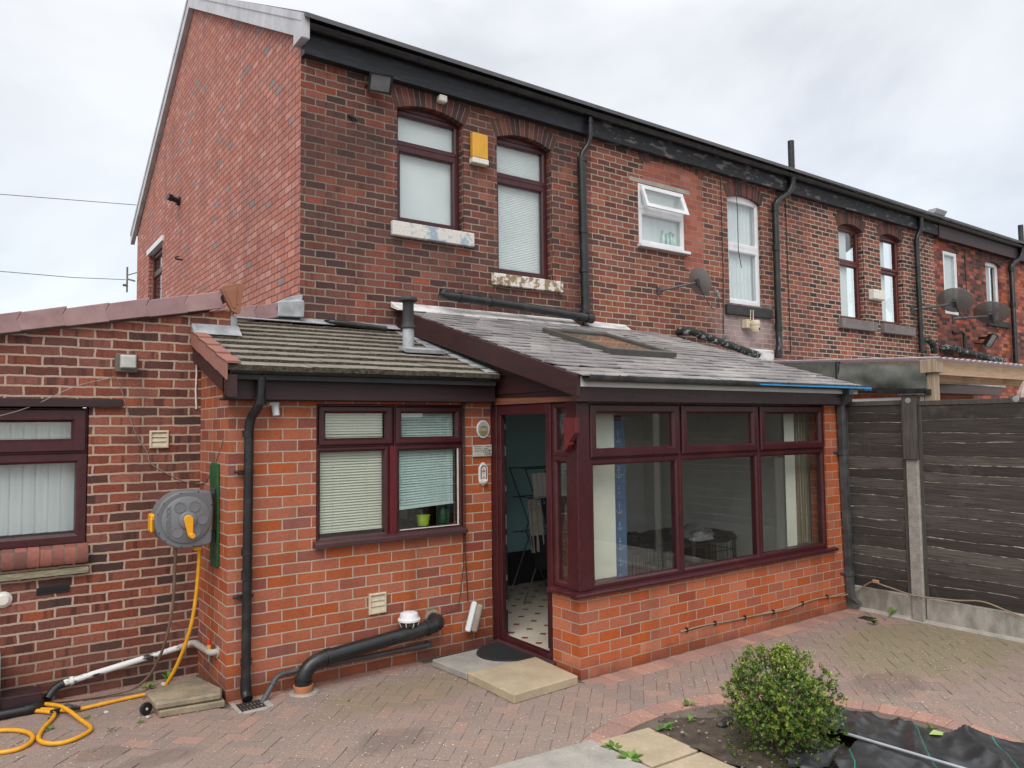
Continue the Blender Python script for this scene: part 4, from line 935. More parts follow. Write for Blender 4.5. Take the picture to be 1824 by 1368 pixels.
m = MB(); m.hexa([(2.50, 7.60, 3.215), (2.776, 7.60, 3.225), (2.776, 7.742, 3.225), (2.50, 7.742, 3.215)], [(2.50, 7.60, 3.37), (2.776, 7.60, 3.40), (2.776, 7.742, 3.44), (2.50, 7.742, 3.37)])
m.hexa([(2.52, 7.735, 3.38), (2.80, 7.735, 3.38), (2.80, 7.747, 3.38), (2.52, 7.747, 3.38)], [(2.66, 7.735, 3.45), (2.81, 7.735, 3.49), (2.81, 7.747, 3.49), (2.66, 7.747, 3.45)])
m.build('flashing', M_LEAD, sbd, bevel=.008)
m = MB(); m.hexa([(-2.3, 6.82, vz(-2.3) + .09), (1.86, 6.82, vz(1.86) + .09), (1.86, 12, vz(1.86) + .09), (-2.3, 12, vz(-2.3) + .09)], [(-2.3, 6.82, vz(-2.3) + .13), (1.86, 6.82, vz(1.86) + .13), (1.86, 12, vz(1.86) + .13), (-2.3, 12, vz(-2.3) + .13)])
m.hexa([(1.86, 7.66, vz(1.86) + .04), (2.775, 7.66, vz(2.775) + .04), (2.775, 12, vz(2.775) + .04), (1.86, 12, vz(1.86) + .04)], [(1.86, 7.66, vz(1.86) + .08), (2.775, 7.66, vz(2.775) + .08), (2.775, 12, vz(2.775) + .08), (1.86, 12, vz(1.86) + .08)])
m.build('roof', M_HSLATE, sbd)
m = MB(); m.box(-1.8, .975, SY - .035, SY + .1, 2.252, 2.318); m.build('lintel', M_FASC, sbd, bevel=.004)
lw = window(sbd, facing_y(SY + .035), [(-1.4, .738, 1.885, 2.245, .05, False), (-1.4, .738, 1.175, 1.885, .075, False)], M_ROSE, label='rosewood window with a long top light on the side building')
m = MB(facing_y(SY + .035)); m.ring(-1.39, .73, 1.895, 2.24, OPN(.10)); m.build('opening_sash', M_ROSE, lw)
m = MB()
for i in range(26):
    x = .75 - (i + 1) * .0815
    q = [(SY + .02, 1.03), (SY - .05, 1.03), (SY - .062, 1.05), (SY - .064, 1.12), (SY - .05, 1.155), (SY - .02, 1.172), (SY + .02, 1.176)]
    m.prism([(x + .004, a, b) for a, b in q], (.0735, 0, 0))
M_BULL = island('bullnose_brick', [(0, (.16, .07, .062)), (.5, (.26, .10, .08)), (1, (.34, .12, .09))], .7, .3, 30, .2)
k0 = len(m.bm.faces); m.prism([(-1.4, SY + .02, 1.033), (-1.4, SY - .045, 1.033), (-1.4, SY - .058, 1.06), (-1.4, SY - .058, 1.115), (-1.4, SY - .045, 1.15), (-1.4, SY + .02, 1.17)], (2.148, 0, 0))
m.bm.faces.ensure_lookup_table()
for fc in m.bm.faces[k0:]: fc.material_index = 1
m.build('sill', [M_BULL, M_MORT], lw, smooth=True)
m = MB(); m.box(-1.4, .752, SY - .055, SY - .002, .952, .995); m.build('timber_strip', simple('mossy_timber', (.17, .15, .09), .9, col2=(.30, .27, .20), scale=14, stretch=(1, 6, 6)), sbd)
m = MB(); m.box(.41, .632, SY - .006, SY - .001, .808, .862); m.box(.425, .617, SY - .012, SY - .006, .814, .824); m.box(.425, .617, SY - .012, SY - .006, .834, .844); m.build('air_brick', M_BLKF, sbd)
# ---------------------------------------------------------------- blinds and things behind the ground floor glass
def slats(x0, x1, z0, z1, y, pitch, tilt, wd, mat, label, cords, droop=0., bottom=None, name='venetian_blind'):
    m = MB(); n = int((z1 - z0) / pitch)
    for i in range(n):
        z = z1 - i * pitch; s0 = droop * (i / n); dz = random.gauss(0, .0008)
        a, b = math.cos(tilt) * wd / 2, math.sin(tilt) * wd / 2
        m.hexa([(x0, y - a, z - b + dz - s0), (x1, y - a, z - b - dz + s0), (x1, y + a, z + b - dz + s0), (x0, y + a, z + b + dz - s0)], [(x0, y - a, z - b + dz - s0 + .0012), (x1, y - a, z - b - dz + s0 + .0012), (x1, y + a, z + b - dz + s0 + .0012), (x0, y + a, z + b + dz - s0 + .0012)])
    zb = z1 - n * pitch
    m.hexa([(x0, y - .012, zb - droop), (x1, y - .012, zb + droop), (x1, y + .012, zb + droop), (x0, y + .012, zb - droop)], [(x0, y - .012, zb - droop + .012), (x1, y - .012, zb + droop + .012), (x1, y + .012, zb + droop + .012), (x0, y + .012, zb - droop + .012)])
    m.box(x0, x1, y - .018, y + .018, z1 + .005, z1 + .03)
    o = m.build(name, mat, label=label, cat='blind', group='venetian blinds in the kitchen window')
    m = MB()
    for x in cords: m.tube([(x, y - wd / 2 - .001, z1), (x, y - wd / 2 - .001, zb)], .0012, 5)
    m.build('cord', M_CREAM2, o)
slats(2.335, 2.925, 1.17, 2.205, KY + .085, .0232, R(56), .0225, M_BLINDC, 'cream slatted blind hanging fully down behind the left half of the kitchen window', (2.46, 2.77))
slats(3.045, 3.645, 1.335, 2.205, KY + .085, .0228, R(56), .0225, M_BLINDT, 'mint slatted blind pulled up a little behind the right half of the kitchen window', (3.15, 3.53), .012)
m = MB(); m.lathe([(.05, 1.165), (.062, 1.25), (.066, 1.25), (.066, 1.258), (.055, 1.258), (.045, 1.18), (0, 1.178)], (3.36, KY + .14, 0), (0, 0, 1), 16); m.build('pot', simple('lime_pot', (.38, .55, .03), .5), label='lime green pot on the kitchen window ledge', cat='pot', smooth=True)
m = MB(); m.lathe([(.05, 1.165), (.055, 1.28), (.02, 1.33), (.02, 1.36), (0, 1.36)], (3.58, KY + .16, 0), (0, 0, 1), 14); m.build('bottle', simple('dark_green_bottle', (.01, .06, .02), .25), label='dark green bottle on the kitchen window ledge', cat='bottle', smooth=True)
# vertical strips in the side building
m = MB(); x = -1.3
while x < .62:
    a = R(14); m.prism([(x, SY + .14, 1.265), (x + .096 * math.cos(a), SY + .14 + .096 * math.sin(a), 1.265), (x + .096 * math.cos(a), SY + .142 + .096 * math.sin(a), 1.265), (x, SY + .142, 1.265)], (0, 0, .86)); x += .085
m.box(-1.35, .68, SY + .13, SY + .17, 2.12, 2.16)
m.build('vertical_blind', simple('white_strip_blind', (.76, .79, .80), .8, var=.12, scale=3, stretch=(6, 6, .4)), label='white strip blind behind the window of the left side building', cat='blind')
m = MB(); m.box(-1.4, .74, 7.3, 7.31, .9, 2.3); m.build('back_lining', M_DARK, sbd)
# conservatory strip blinds, drawn to each end
def strips(x0, x1, y, step, label, mat, ang=80, grp='strip blinds drawn to the ends of the conservatory window'):
    m = MB(); x = x0
    while x < x1:
        a = R(ang + random.gauss(0, 6)); L = .089
        p0 = (x, y - L / 2 * math.sin(a)); p1 = (x + L * math.cos(a), y + L / 2 * math.sin(a)); nx, ny = -math.sin(a) * .0015, math.cos(a) * .0015
        m.prism([(p0[0], p0[1], .72), (p1[0], p1[1], .72), (p1[0] + nx, p1[1] + ny, .72), (p0[0] + nx, p0[1] + ny, .72)], (0, 0, 1.47)); x += step
    m.box(x0, x1 + .1, y - .02, y + .02, 2.19, 2.215)
    return m.build('vertical_blind', mat, label=label, cat='blind', group=grp)
M_STRIP = simple('cream_strip_blind', (.83, .82, .71), .85, var=.08, scale=3)
strips(4.20, 4.36, 4.93, .034, 'cream strip blind bunched by the corner post of the conservatory', M_STRIP)
m = MB()
for i in range(6):
    x = 4.385 + i * .045; m.prism([(x, 4.96, .72), (x + .047, 4.945, .72), (x + .047, 4.947, .72), (x, 4.962, .72)], (0, 0, 1.47))
m.build('vertical_blind', M_STRIP, label='flat cream strip of blind beside the blue anchor panel', cat='blind', group='strip blinds drawn to the ends of the conservatory window')
m = MB()
for i in range(3):
    x = 7.215 + i * .052; m.prism([(x, 4.965, .72), (x + .054, 4.95, .72), (x + .054, 4.952, .72), (x, 4.967, .72)], (0, 0, 1.47))
m.build('vertical_blind', M_STRIP, label='cream strip of blind at the right end of the conservatory window, beside the string curtain', cat='blind', group='strip blinds drawn to the ends of the conservatory window')
m = MB()
for i in range(60):
    x = 7.385 + i * .0036 + random.gauss(0, .003); y = 4.95 + random.uniform(-.025, .025); q = random.gauss(0, .006)
    m.tube([(x, y, 2.19), (x + q, y, 1.5), (x - q * .5 + random.gauss(0, .004), y, .74)], .0016, 4, caps=False)
m.build('string_curtain', island('string', [(0, (.16, .12, .07)), (.6, (.42, .35, .23)), (1, (.62, .56, .42))], .9, 0), label='beige string curtain at the right end of the conservatory window', cat='curtain')
m = MB()
for i in range(3): m.prism([(7.60 + i * .045, 4.955, .72), (7.64 + i * .045, 4.975, .72), (7.642 + i * .045, 4.975, .72), (7.602 + i * .045, 4.957, .72)], (0, 0, 1.47))
m.build('net_curtain', M_NET, label='pale net strip right of the string curtain', cat='curtain')
# blue anchor blind on the open door
m = MB(); m.box(4.70, 4.955, 5.115, 5.121, .17, 2.10); ab = m.build('anchor_blind', simple('denim_blue', (.12, .20, .36), .85, var=.12, scale=14), label='blue roller blind printed with pale anchors, on the open door', cat='blind')
m = MB()
for i in range(11):
    z = .30 + i * .165; sc = .052 if i % 2 == 0 else .036; x0_ = 4.865; y_ = 5.1125
    bar = lambda a, b, t=.0035: m.tube([(x0_ + a[0] * sc, y_, z + a[1] * sc), (x0_ + b[0] * sc, y_, z + b[1] * sc)], t, 5)
    bar((0, -.9), (0, .8)); bar((-.4, .5), (.4, .5)); bar((-.75, -.35), (-.4, -.8)); bar((-.4, -.8), (0, -.95)); bar((0, -.95), (.4, -.8)); bar((.4, -.8), (.75, -.35))
    m.tube([(x0_ + .16 * sc * math.cos(q), y_, z + .98 * sc + .16 * sc * math.sin(q)) for q in [k_ * math.pi / 4 for k_ in range(9)]], .0025, 5)
m.build('anchor_print', simple('pale_blue_print', (.48, .57, .68), .9), ab)
# dog crate
t = thing('dog_crate', (6.55, 5.7, .1), 'dark wire dog crate under a black cover, inside the conservatory', 'crate')
M_WIRE = simple('dark_wire', (.02, .02, .02), .45, metal=.5)
m = MB(); XA, XB, YA, YB, ZA, ZB = 5.45, 7.05, 5.55, 6.25, .12, .80
for i in range(27): x = XA + (XB - XA) * i / 26; m.tube([(x, YA, ZA), (x, YA, ZB)], .0022, 4)
for z in (ZA, .3, .47, .64, ZB): m.tube([(XA, YA, z), (XB, YA, z)], .003, 4); m.tube([(XB, YA, z), (XB, YB, z)], .003, 4)
for i in range(9): y = YA + (YB - YA) * i / 8; m.tube([(XB, y, ZA), (XB, y, ZB)], .0022, 4)
for i in range(27): x = XA + (XB - XA) * i / 26; m.tube([(x, YB, ZA), (x, YB, ZB)], .0022, 4)
m.build('wire_mesh', M_WIRE, t)
m = MB(); nx, ny = 24, 12; gr = {}
for i in range(nx + 1):
    for j in range(ny + 1):
        x = XA - .03 + (XB - XA + .06) * i / nx; y = YA - .03 + (YB - YA + .06) * j / ny
        gr[i, j] = m.v((x, y, ZB + .02 + .03 * noise.noise((x * 4, y * 5, 1)) - .07 * (j == 0)))
for i in range(nx):
    for j in range(ny): m.face([gr[i, j], gr[i + 1, j], gr[i + 1, j + 1], gr[i, j + 1]])
m.build('cover', simple('black_cloth', (.022, .022, .024), .9), t, smooth=True)
m = MB()
for (x, y) in ((XB, YA), (6.05, YA - .01), (6.35, YA - .01)): m.box(x - .03, x + .03, y - .012, y, .1, ZB)
m.build('leg', simple('grey_steel_leg', (.06, .065, .07), .5), t)
def lump(name, c_, r, mat, label, cat, sd):
    m = MB(); bmesh.ops.create_icosphere(m.bm, subdivisions=4, radius=1)
    for v in m.bm.verts:
        q = v.co.copy(); n_ = 1 + .35 * noise.noise(q * 1.7 + Vector((sd, 0, 0))) + .14 * noise.noise(q * 4 + Vector((0, sd, 0)))
        z = max(q.z * n_, -.15); v.co = Vector((c_[0] + q.x * r[0] * n_, c_[1] + q.y * r[1] * n_, c_[2] + z * r[2]))
    return m.build(name, mat, label=label, cat=cat, smooth=True)
lump('folded_cloth', (6.55, 5.72, .83), (.26, .16, .10), simple('grey_cloth', (.13, .135, .14), .95, var=.35, scale=9), 'crumpled grey cloth heaped on the dog crate', 'cloth', 1)
lump('folded_cloth', (6.52, 5.56, .80), (.17, .06, .07), simple('pale_cloth', (.36, .36, .35), .95, var=.4, scale=12), 'crumpled pale cloth hanging over the front of the dog crate', 'cloth', 4)
lump('cap', (5.72, 5.8, .83), (.10, .09, .09), M_DARK, 'black cap lying on the left end of the dog crate', 'cap', 7)
m = MB(); m.box(7.06, 7.30, 6.0, 6.4, .1, .72); m.build('cardboard_box', simple('brown_cardboard', (.20, .15, .10), .9), bevel=.005, label='brown cardboard box at the right end of the dog crate', cat='box')
m = MB(); m.prism([(5.72, 5.40, .10), (5.94, 5.40, .10), (5.97, 5.42, .55)], (0, .012, 0)); m.build('timber_offcut', wood('pine', (.50, .33, .15), (.42, .26, .11), 'z'), label='pointed pine offcut leaning before the dog crate', cat='timber')
# drying rack with washing
t = thing('drying_rack', (5.40, 6.9, .1), 'folding metal clothes airer standing inside the open doorway', 'clothes airer')
M_RACK = simple('rack_metal', (.10, .105, .12), .4, metal=.5)
m = MB()
for y in (6.75, 7.05):
    m.tube([(4.96, y, .1), (5.30, y, .85), (5.00, y, 1.58)], .008, 6); m.tube([(5.55, y, .1), (5.22, y, .85), (5.55, y, 1.58)], .008, 6)
for z, xa in ((1.58, 4.99), (1.25, 5.04), (.85, 5.04)):
    m.tube([(xa, 6.75, z), (5.65, 6.75, z)], .007, 6); m.tube([(xa, 7.05, z), (5.65, 7.05, z)], .007, 6)
    for i in range(5): x = xa + .08 + i * .12; m.tube([(x, 6.75, z), (x, 7.05, z)], .004, 5)
m.build('frame', M_RACK, t)
def hang(x0, x1, y, z0, z1, mat, label, sd, amp=.025):
    m = MB(); nx, nz = 14, 14; F, B = {}, {}
    for i in range(nx + 1):
        for j in range(nz + 1):
            f = j / nz; x = x0 + (x1 - x0) * i / nz * (1 - .12 * f) + .05 * f; z = z1 - (z1 - z0) * f + .010 * noise.noise((x * 7, sd, 0)) * f
            d = amp * (f + .2) * math.sin(i * 1.25 + sd) + .01 * noise.noise((x * 9, z * 9, sd))
            F[i, j] = m.v((x, y + d, z)); B[i, j] = m.v((x, y + d + .006, z))
    for i in range(nx):
        for j in range(nz):
            m.face([F[i, j], F[i + 1, j], F[i + 1, j + 1], F[i, j + 1]]); m.face([B[i, j], B[i, j + 1], B[i + 1, j + 1], B[i + 1, j]])
    return m.build('hanging_garment', mat, label=label, cat='clothes', group='washing on the airer', smooth=True, recalc=False)
s = NT('striped_towel'); P = s.pos(); sp = s.n('ShaderNodeSeparateXYZ'); s.l(P, sp.inputs[0])
st = s.math('MULTIPLY', s.math('LESS_THAN', s.math('ABSOLUTE', s.math('SUBTRACT', sp.outputs[2], 1.235)), .03), s.math('LESS_THAN', s.math('FLOORED_MODULO', sp.outputs[2], .03), .014))
s.l(s.mix(st, (.50, .49, .46), (.02, .02, .025)), s.b.inputs['Base Color']); s.b.inputs['Roughness'].default_value = .95; M_STRIPE = s.m
hang(5.07, 5.27, 6.72, 1.18, 1.53, M_STRIPE, 'white towel with black stripes on the top rail of the airer', 1)
hang(5.26, 5.6, 6.72, 1.16, 1.55, simple('black_garment', (.012, .012, .014), .95), 'black garment beside the striped towel', 2)
hang(5.00, 5.22, 6.71, .66, 1.24, simple('stone_garment', (.33, .31, .28), .95, var=.2, scale=12), 'stone coloured towel on the middle rail of the airer', 3)
hang(5.17, 5.52, 6.70, .96, 1.25, simple('navy_garment', (.018, .02, .05), .95), 'navy garment on the middle rail of the airer', 4)
hang(5.03, 5.55, 6.70, .46, .84, simple('dark_trousers', (.01, .01, .011), .95), 'black trousers on the bottom rail of the airer', 5)

# ---------------------------------------------------------------- fixtures on the house walls
t = thing('alarm_box', (5.05, WY, 5.33), 'yellow alarm box on the brick between the two upper windows', 'alarm')
m = MB(); m.prism([(4.935, WY - .012, 5.40), (5.165, WY - .012, 5.40), (5.165, WY - .012, 5.715), (4.935, WY - .012, 5.715)], (0, -.075, 0)); m.build('cover', simple('alarm_yellow', (.70, .36, .04), .45, var=.15, scale=8), t, bevel=.012)
m = MB(); m.box(4.93, 5.17, WY - .09, WY, 5.33, 5.40); m.build('base', M_CREAM2, t, bevel=.008)
m = MB(); m.box(14.12, 14.52, WY - .14, WY, 4.44, 4.64); o = m.build('alarm_box', M_CREAM2, bevel=.02, label='cream alarm box between the two tall brown windows', cat='alarm')
def flood(c_, w_, h_, label, tilt=R(25), yaw_=R(15)):
    t = thing('floodlight', c_, label, 'floodlight', 'floodlights on the terrace')
    rx = Matrix.Rotation(yaw_, 3, 'Z') @ Matrix.Rotation(tilt, 3, 'X'); o_ = Vector(c_)
    def f(a, b, c): return tuple(o_ + rx @ Vector((a, b, c)))
    m = MB(f); m.hexa([(-w_, -.16, -h_), (w_, -.16, -h_), (w_, -.16, h_), (-w_, -.16, h_)], [(-w_ * .75, -.07, -h_ * .7), (w_ * .75, -.07, -h_ * .7), (w_ * .75, -.07, h_ * .7), (-w_ * .75, -.07, h_ * .7)])
    m.build('housing', M_BLK, t, bevel=.006)
    m = MB(f); m.box(-w_ * .85, w_ * .85, -.166, -.161, -h_ * .85, h_ * .85); m.build('lens', simple('lamp_lens', (.20, .21, .22), .12, spec=.8), t)
    m = MB(f); m.ring(-w_ * 1.04, w_ * 1.04, -h_ * 1.04, h_ * 1.04, [(0, -.15), (0, -.175), (.02, -.175), (.02, -.15)]); m.build('bezel', M_BLK, t)
    m = MB(); m.tube([(c_[0] - w_ * .9, c_[1] - .06, c_[2] - h_), (c_[0] - w_ * .9, WY + .01, c_[2] - h_ * .8)], .018, 8); m.tube([(c_[0], c_[1] - .07, c_[2]), (c_[0], WY + .01, c_[2])], .03, 8); m.tube([(c_[0] - w_ * .9, c_[1] - .07, c_[2] - h_), (c_[0] + w_ * .3, c_[1] - .10, c_[2] - h_)], .012, 6); m.build('bracket', M_BLK, t)
flood((3.66, WY - .06, 6.04), .13, .10, 'black floodlight under the eaves of the end house', R(35), R(-12))
flood((18.85, WY - .12, 3.97), .24, .16, 'black floodlight low on the wall of the far house', R(30), R(10))
m = MB(); m.box(4.46, 4.57, WY - .10, WY - .006, 5.985, 6.075); m.build('motion_sensor', M_CREAM2, bevel=.015, label='small white sensor box over the upper window nearest the gable', cat='sensor')
m = MB(); m.tube([(3.33, WY + .01, 5.57), (3.36, WY - .04, 5.55), (3.42, WY - .05, 5.52)], .02, 8); m.build('pipe_stub', M_BLK, label='black pipe stub below the floodlight on the end house', cat='pipe', smooth=True)
m = MB(); m.tube([(2.80, 13.68, 6.0), (2.72, 13.66, 6.01), (2.62, 13.64, 6.03)], .045, 12); m.tube([(2.78, 13.68, 6.0), (2.73, 13.67, 6.01)], .08, 12); m.tube([(2.65, 13.64, 6.025), (2.58, 13.62, 6.04)], .06, 12); m.build('wall_camera', M_BLK, label='black tubular camera sticking out of the gable', cat='camera', smooth=True)
m = MB(); m.tube([(2.785, 13.4, 4.93), (2.68, 13.4, 4.93), (2.66, 13.36, 4.95), (2.70, 13.33, 4.97)], .016, 6); m.build('wall_hook', M_BLK, label='small iron hook on the gable', cat='hook', smooth=True)
m = MB(); m.tube([(2.75, 17.85, 5.3), (2.60, 17.9, 5.34)], .02, 6); m.tube([(2.60, 17.9, 5.05), (2.60, 17.9, 5.6)], .02, 6); m.tube([(2.60, 17.9, 5.42), (2.9, 17.9, 5.55)], .012, 6); m.tube([(2.60, 17.9, 5.2), (2.52, 17.9, 5.2)], .03, 6); m.build('wire_bracket', simple('grey_metal', (.2, .2, .21), .5, metal=.5), label='metal wire bracket at the far corner of the gable', cat='bracket')
m = MB(); m.tube([(-25, 18, 6.0), (-8, 18, 6.55), (.30, 18, 6.83), (3.2, 18, 7.05)], .007, 5); m.build('overhead_wire', M_BLK, label='upper overhead wire running to the gable', cat='wire', group='overhead wires')
m = MB(); m.tube([(-25, 18, 5.0), (-8, 18, 5.06), (.33, 18, 5.27), (1.6, 18, 5.28), (2.58, 17.95, 5.33)], .007, 5); m.build('overhead_wire', M_BLK, label='lower overhead wire ending at the wire bracket', cat='wire', group='overhead wires')

def dish(c_, d, r, wallp, label, ry=1.0, lnb=None, see=False):
    t = thing('satellite_dish', wallp, label, 'satellite dish', 'satellite dishes on the terrace')
    c_, d = Vector(c_), Vector(d).normalized(); up = Vector((0, 0, 1)); a = d.cross(up).normalized(); b = a.cross(d).normalized()
    m = MB(); prof = [(0, 0), (.25, .012), (.5, .045), (.75, .10), (.95, .165), (1, .18), (1, .195), (.95, .18), (.75, .115), (.5, .06), (.25, .027), (0, .015)]
    n = 28; rings = []
    for q, h in prof:
        rings.append([m.v(c_ + d * h * r + (a * math.cos(2 * math.pi * k_ / n) + b * ry * math.sin(2 * math.pi * k_ / n)) * q * r) for k_ in range(n)] if q else [m.v(c_ + d * h * r)])
    for A, B in zip(rings, rings[1:]):
        for k_ in range(n):
            k2 = (k_ + 1) % n
            if len(A) == 1: m.face([A[0], B[k_], B[k2]])
            elif len(B) == 1: m.face([A[k_], A[k2], B[0]])
            else: m.face([A[k_], A[k2], B[k2], B[k_]])
    s_ = bpy.data.materials.get('mesh_dish')
    if not s_:
        q = NT('mesh_dish'); tr = q.n('ShaderNodeBsdfTransparent'); mx = q.n('ShaderNodeMixShader'); mx.inputs[0].default_value = .74
        q.b.inputs['Base Color'].default_value = (.30, .295, .29, 1); q.b.inputs['Roughness'].default_value = .45; q.b.inputs['Metallic'].default_value = .3
        q.l(tr.outputs[0], mx.inputs[1]); q.l(q.b.outputs[0], mx.inputs[2]); q.l(mx.outputs[0], q.t.nodes['Material Output'].inputs[0]); s_ = q.m
    m.build('reflector', s_, t, smooth=True)
    G = simple('dish_arm_grey', (.10, .105, .11), .45, metal=.4) if not bpy.data.materials.get('dish_arm_grey') else bpy.data.materials['dish_arm_grey']
    w_ = Vector(wallp); m = MB(); m.obox(w_ + Vector((0, -.01, 0)), (1, 0, 0), (0, 1, 0), (0, 0, 1), r * .16, .02, r * .25)
    k_ = c_ - d * r * .12
    m.tube([w_, w_ + (k_ - w_) * .25 + Vector((0, -.06, 0)), k_], r * .075, 8); m.obox(k_, d, a, b, r * .12, r * .12, r * .25)
    m.build('bracket', G, t)
    foot = c_ - b * ry * r * .95 + d * .16 * r; e_ = Vector(lnb) if lnb else foot + d * r * 1.5 - b * r * .1
    m = MB(); m.tube([k_ - b * r * .1, foot, e_], r * .05, 6); m.build('feed_arm', G, t)
    m = MB(); m.tube([e_ - b * r * .3, e_ + b * .05 * r], r * .12, 10); m.tube([e_ + b * r * .05, e_ + b * r * .1 - d * r * .2], r * .16, 10); m.build('receiver', simple('lnb_grey', (.3, .3, .31), .4) if not bpy.data.materials.get('lnb_grey') else bpy.data.materials['lnb_grey'], t, smooth=True)
    m = MB(); m.tube(catmull([e_ - b * r * .3, e_ - b * r * .9 - d * .3 * r, e_ - b * r * 1.0 - d * r * .9, foot], 6), .006, 5); m.build('cable', M_BLK, t)
dish((8.70, 7.36, 4.17), (.93, -.02, .33), .205, (8.25, WY, 4.05), 'small grey satellite dish left of the white framed tall window', 1.05, (9.05, 7.30, 4.03))
dish((16.72, 7.30, 4.56), (.60, .12, .68), .34, (15.80, WY, 4.38), 'grey satellite dish by the party wall, left of two on the far house', 1.0)
dish((18.42, 7.30, 4.43), (.58, .12, .72), .35, (17.62, WY, 4.33), 'grey satellite dish in front of the far white window', 1.0)
t = thing('wall_camera', (10.33, WY, 3.66), 'cream dome camera under the dark sill', 'camera')
m = MB(); m.lathe([(0, 0), (.07, .005), (.085, .04), (.085, .08), (.075, .1)], (10.35, 7.60, 3.75), (0, 0, -1), 16); m.lathe([(.078, .1), (.08, .15), (.06, .2), (0, .22)], (10.35, 7.60, 3.75), (0, 0, -1), 16); m.build('dome', M_CREAM, t, smooth=True)
m = MB(); m.box(10.19, 10.30, 7.64, 7.745, 3.62, 3.76); m.tube([(10.25, 7.66, 3.70), (10.35, 7.62, 3.72)], .025, 8); m.tube([(10.27, 7.63, 3.74), (10.29, 7.63, 3.92)], .009, 6); m.tube([(10.33, 7.62, 3.74), (10.34, 7.62, 3.92)], .009, 6); m.build('bracket', M_CREAM, t, bevel=.006)
m = MB(); m.lathe([(.02, 0), (.018, .008), (0, .009)], (10.36, 7.525, 3.60), (.1, -1, -.2), 10); m.build('lens', M_BLK, t)
m = MB(); m.tube([(9.76, WY - .012, 6.05), (9.76, WY - .012, 4.6), (9.72, WY - .012, 3.5)], .007, 5); m.tube([(10.12, WY - .02, 6.08), (10.10, WY - .06, 5.6), (10.12, WY - .04, 4.9), (10.20, WY - .03, 4.62)], .007, 5); m.build('wall_cable', M_BLK, label='thin black cables hanging by the tall white window', cat='cable')
m = MB(); m.tube([(11.5, WY - .012, 6.1), (11.52, WY - .012, 3.3)], .008, 5); m.build('wall_cable', M_BLK, label='thin black cable right of the tall soil pipe', cat='cable')
m = MB(); m.tube(catmull([(16.6, WY - .012, 6.0), (16.2, WY - .012, 5.6), (16.05, WY - .02, 5.2), (16.1, WY - .012, 4.4), (16.15, WY - .012, 3.4)], 6), .008, 5); m.build('wall_cable', M_BLK, label='thin black cable beside the drainpipe left of the far house', cat='cable')
m = MB(); m.tube([(18.3, WY - .012, 5.9), (18.35, WY - .012, 4.5)], .008, 5); m.tube(catmull([(17.6, WY - .02, 5.95), (19, WY - .05, 5.86), (20.2, WY - .1, 5.9), (20.7, WY - .1, 6.1)], 6), .007, 5); m.build('wall_cable', M_BLK, label='loose cables strung across the far house', cat='cable')
m = MB(); m.box(16.35, 16.85, 7.50, 7.56, 6.42, 6.46); m.hexa([(16.38, 7.48, 6.46), (16.86, 7.48, 6.46), (16.86, 7.62, 6.46), (16.38, 7.62, 6.46)], [(16.46, 7.46, 6.58), (16.95, 7.46, 6.58), (16.95, 7.64, 6.58), (16.46, 7.64, 6.58)]); m.build('floodlight', simple('grey_lamp', (.22, .22, .24), .4), label='grey lamp box on top of the gutter of the far house', cat='lamp', group='floodlights on the terrace', bevel=.01)

# ---------------------------------------------------------------- fixtures on the side building
t = thing('bulkhead_light', (.998, SY, 2.535), 'square grey bulkhead light high on the left wall', 'wall light')
m = MB(); m.box(.915, 1.08, SY - .05, SY, 2.535, 2.69); m.build('housing', simple('grey_plastic', (.13, .115, .10), .5), t, bevel=.01)
m = MB(); m.hexa([(.945, SY - .05, 2.565), (1.07, SY - .05, 2.565), (1.07, SY - .05, 2.682), (.945, SY - .05, 2.682)], [(.955, SY - .085, 2.572), (1.062, SY - .085, 2.572), (1.062, SY - .085, 2.672), (.955, SY - .085, 2.672)]); m.build('diffuser', simple('milky_lens', (.50, .50, .46), .3), t, bevel=.006)
def vent(x0, x1, z0, z1, y, label):
    t = thing('wall_vent', ((x0 + x1) / 2, y, z0), label, 'vent', 'louvred wall vents')
    m = MB(facing_y(y)); m.ring(x0, x1, z0, z1, [(0, 0), (0, -.018), (.006, -.024), (.014, -.024), (.018, -.012), (.018, 0)]); m.build('frame', M_CREAM, t)
    m = MB(facing_y(y)); hh = (z1 - z0 - .036) / 3
    for i in range(3):
        z = z0 + .018 + hh * i; m.hexa([(x0 + .018, -.002, z), (x1 - .018, -.002, z), (x1 - .018, -.002, z + hh - .004), (x0 + .018, -.002, z + hh - .004)], [(x0 + .018, -.018, z), (x1 - .018, -.018, z), (x1 - .018, -.008, z + hh - .004), (x0 + .018, -.008, z + hh - .004)])
    m.build('louvres', M_CREAM, t)
vent(1.183, 1.332, 1.91, 2.058, SY, 'cream louvred vent on the left wall above the hose reel')
vent(2.752, 2.913, .476, .650, KY, 'cream louvred vent low on the kitchen wall above the soil pipe')
m = MB(); m.lathe([(.06, 0), (.06, .012), (.035, .03), (.035, .04), (0, .042)], (.198, SY, .808), (0, -1, 0), 20); m.build('wall_plate', M_CREAM2, smooth=True, label='round cream plate on the brick at the bottom left of the side building', cat='wall plate')
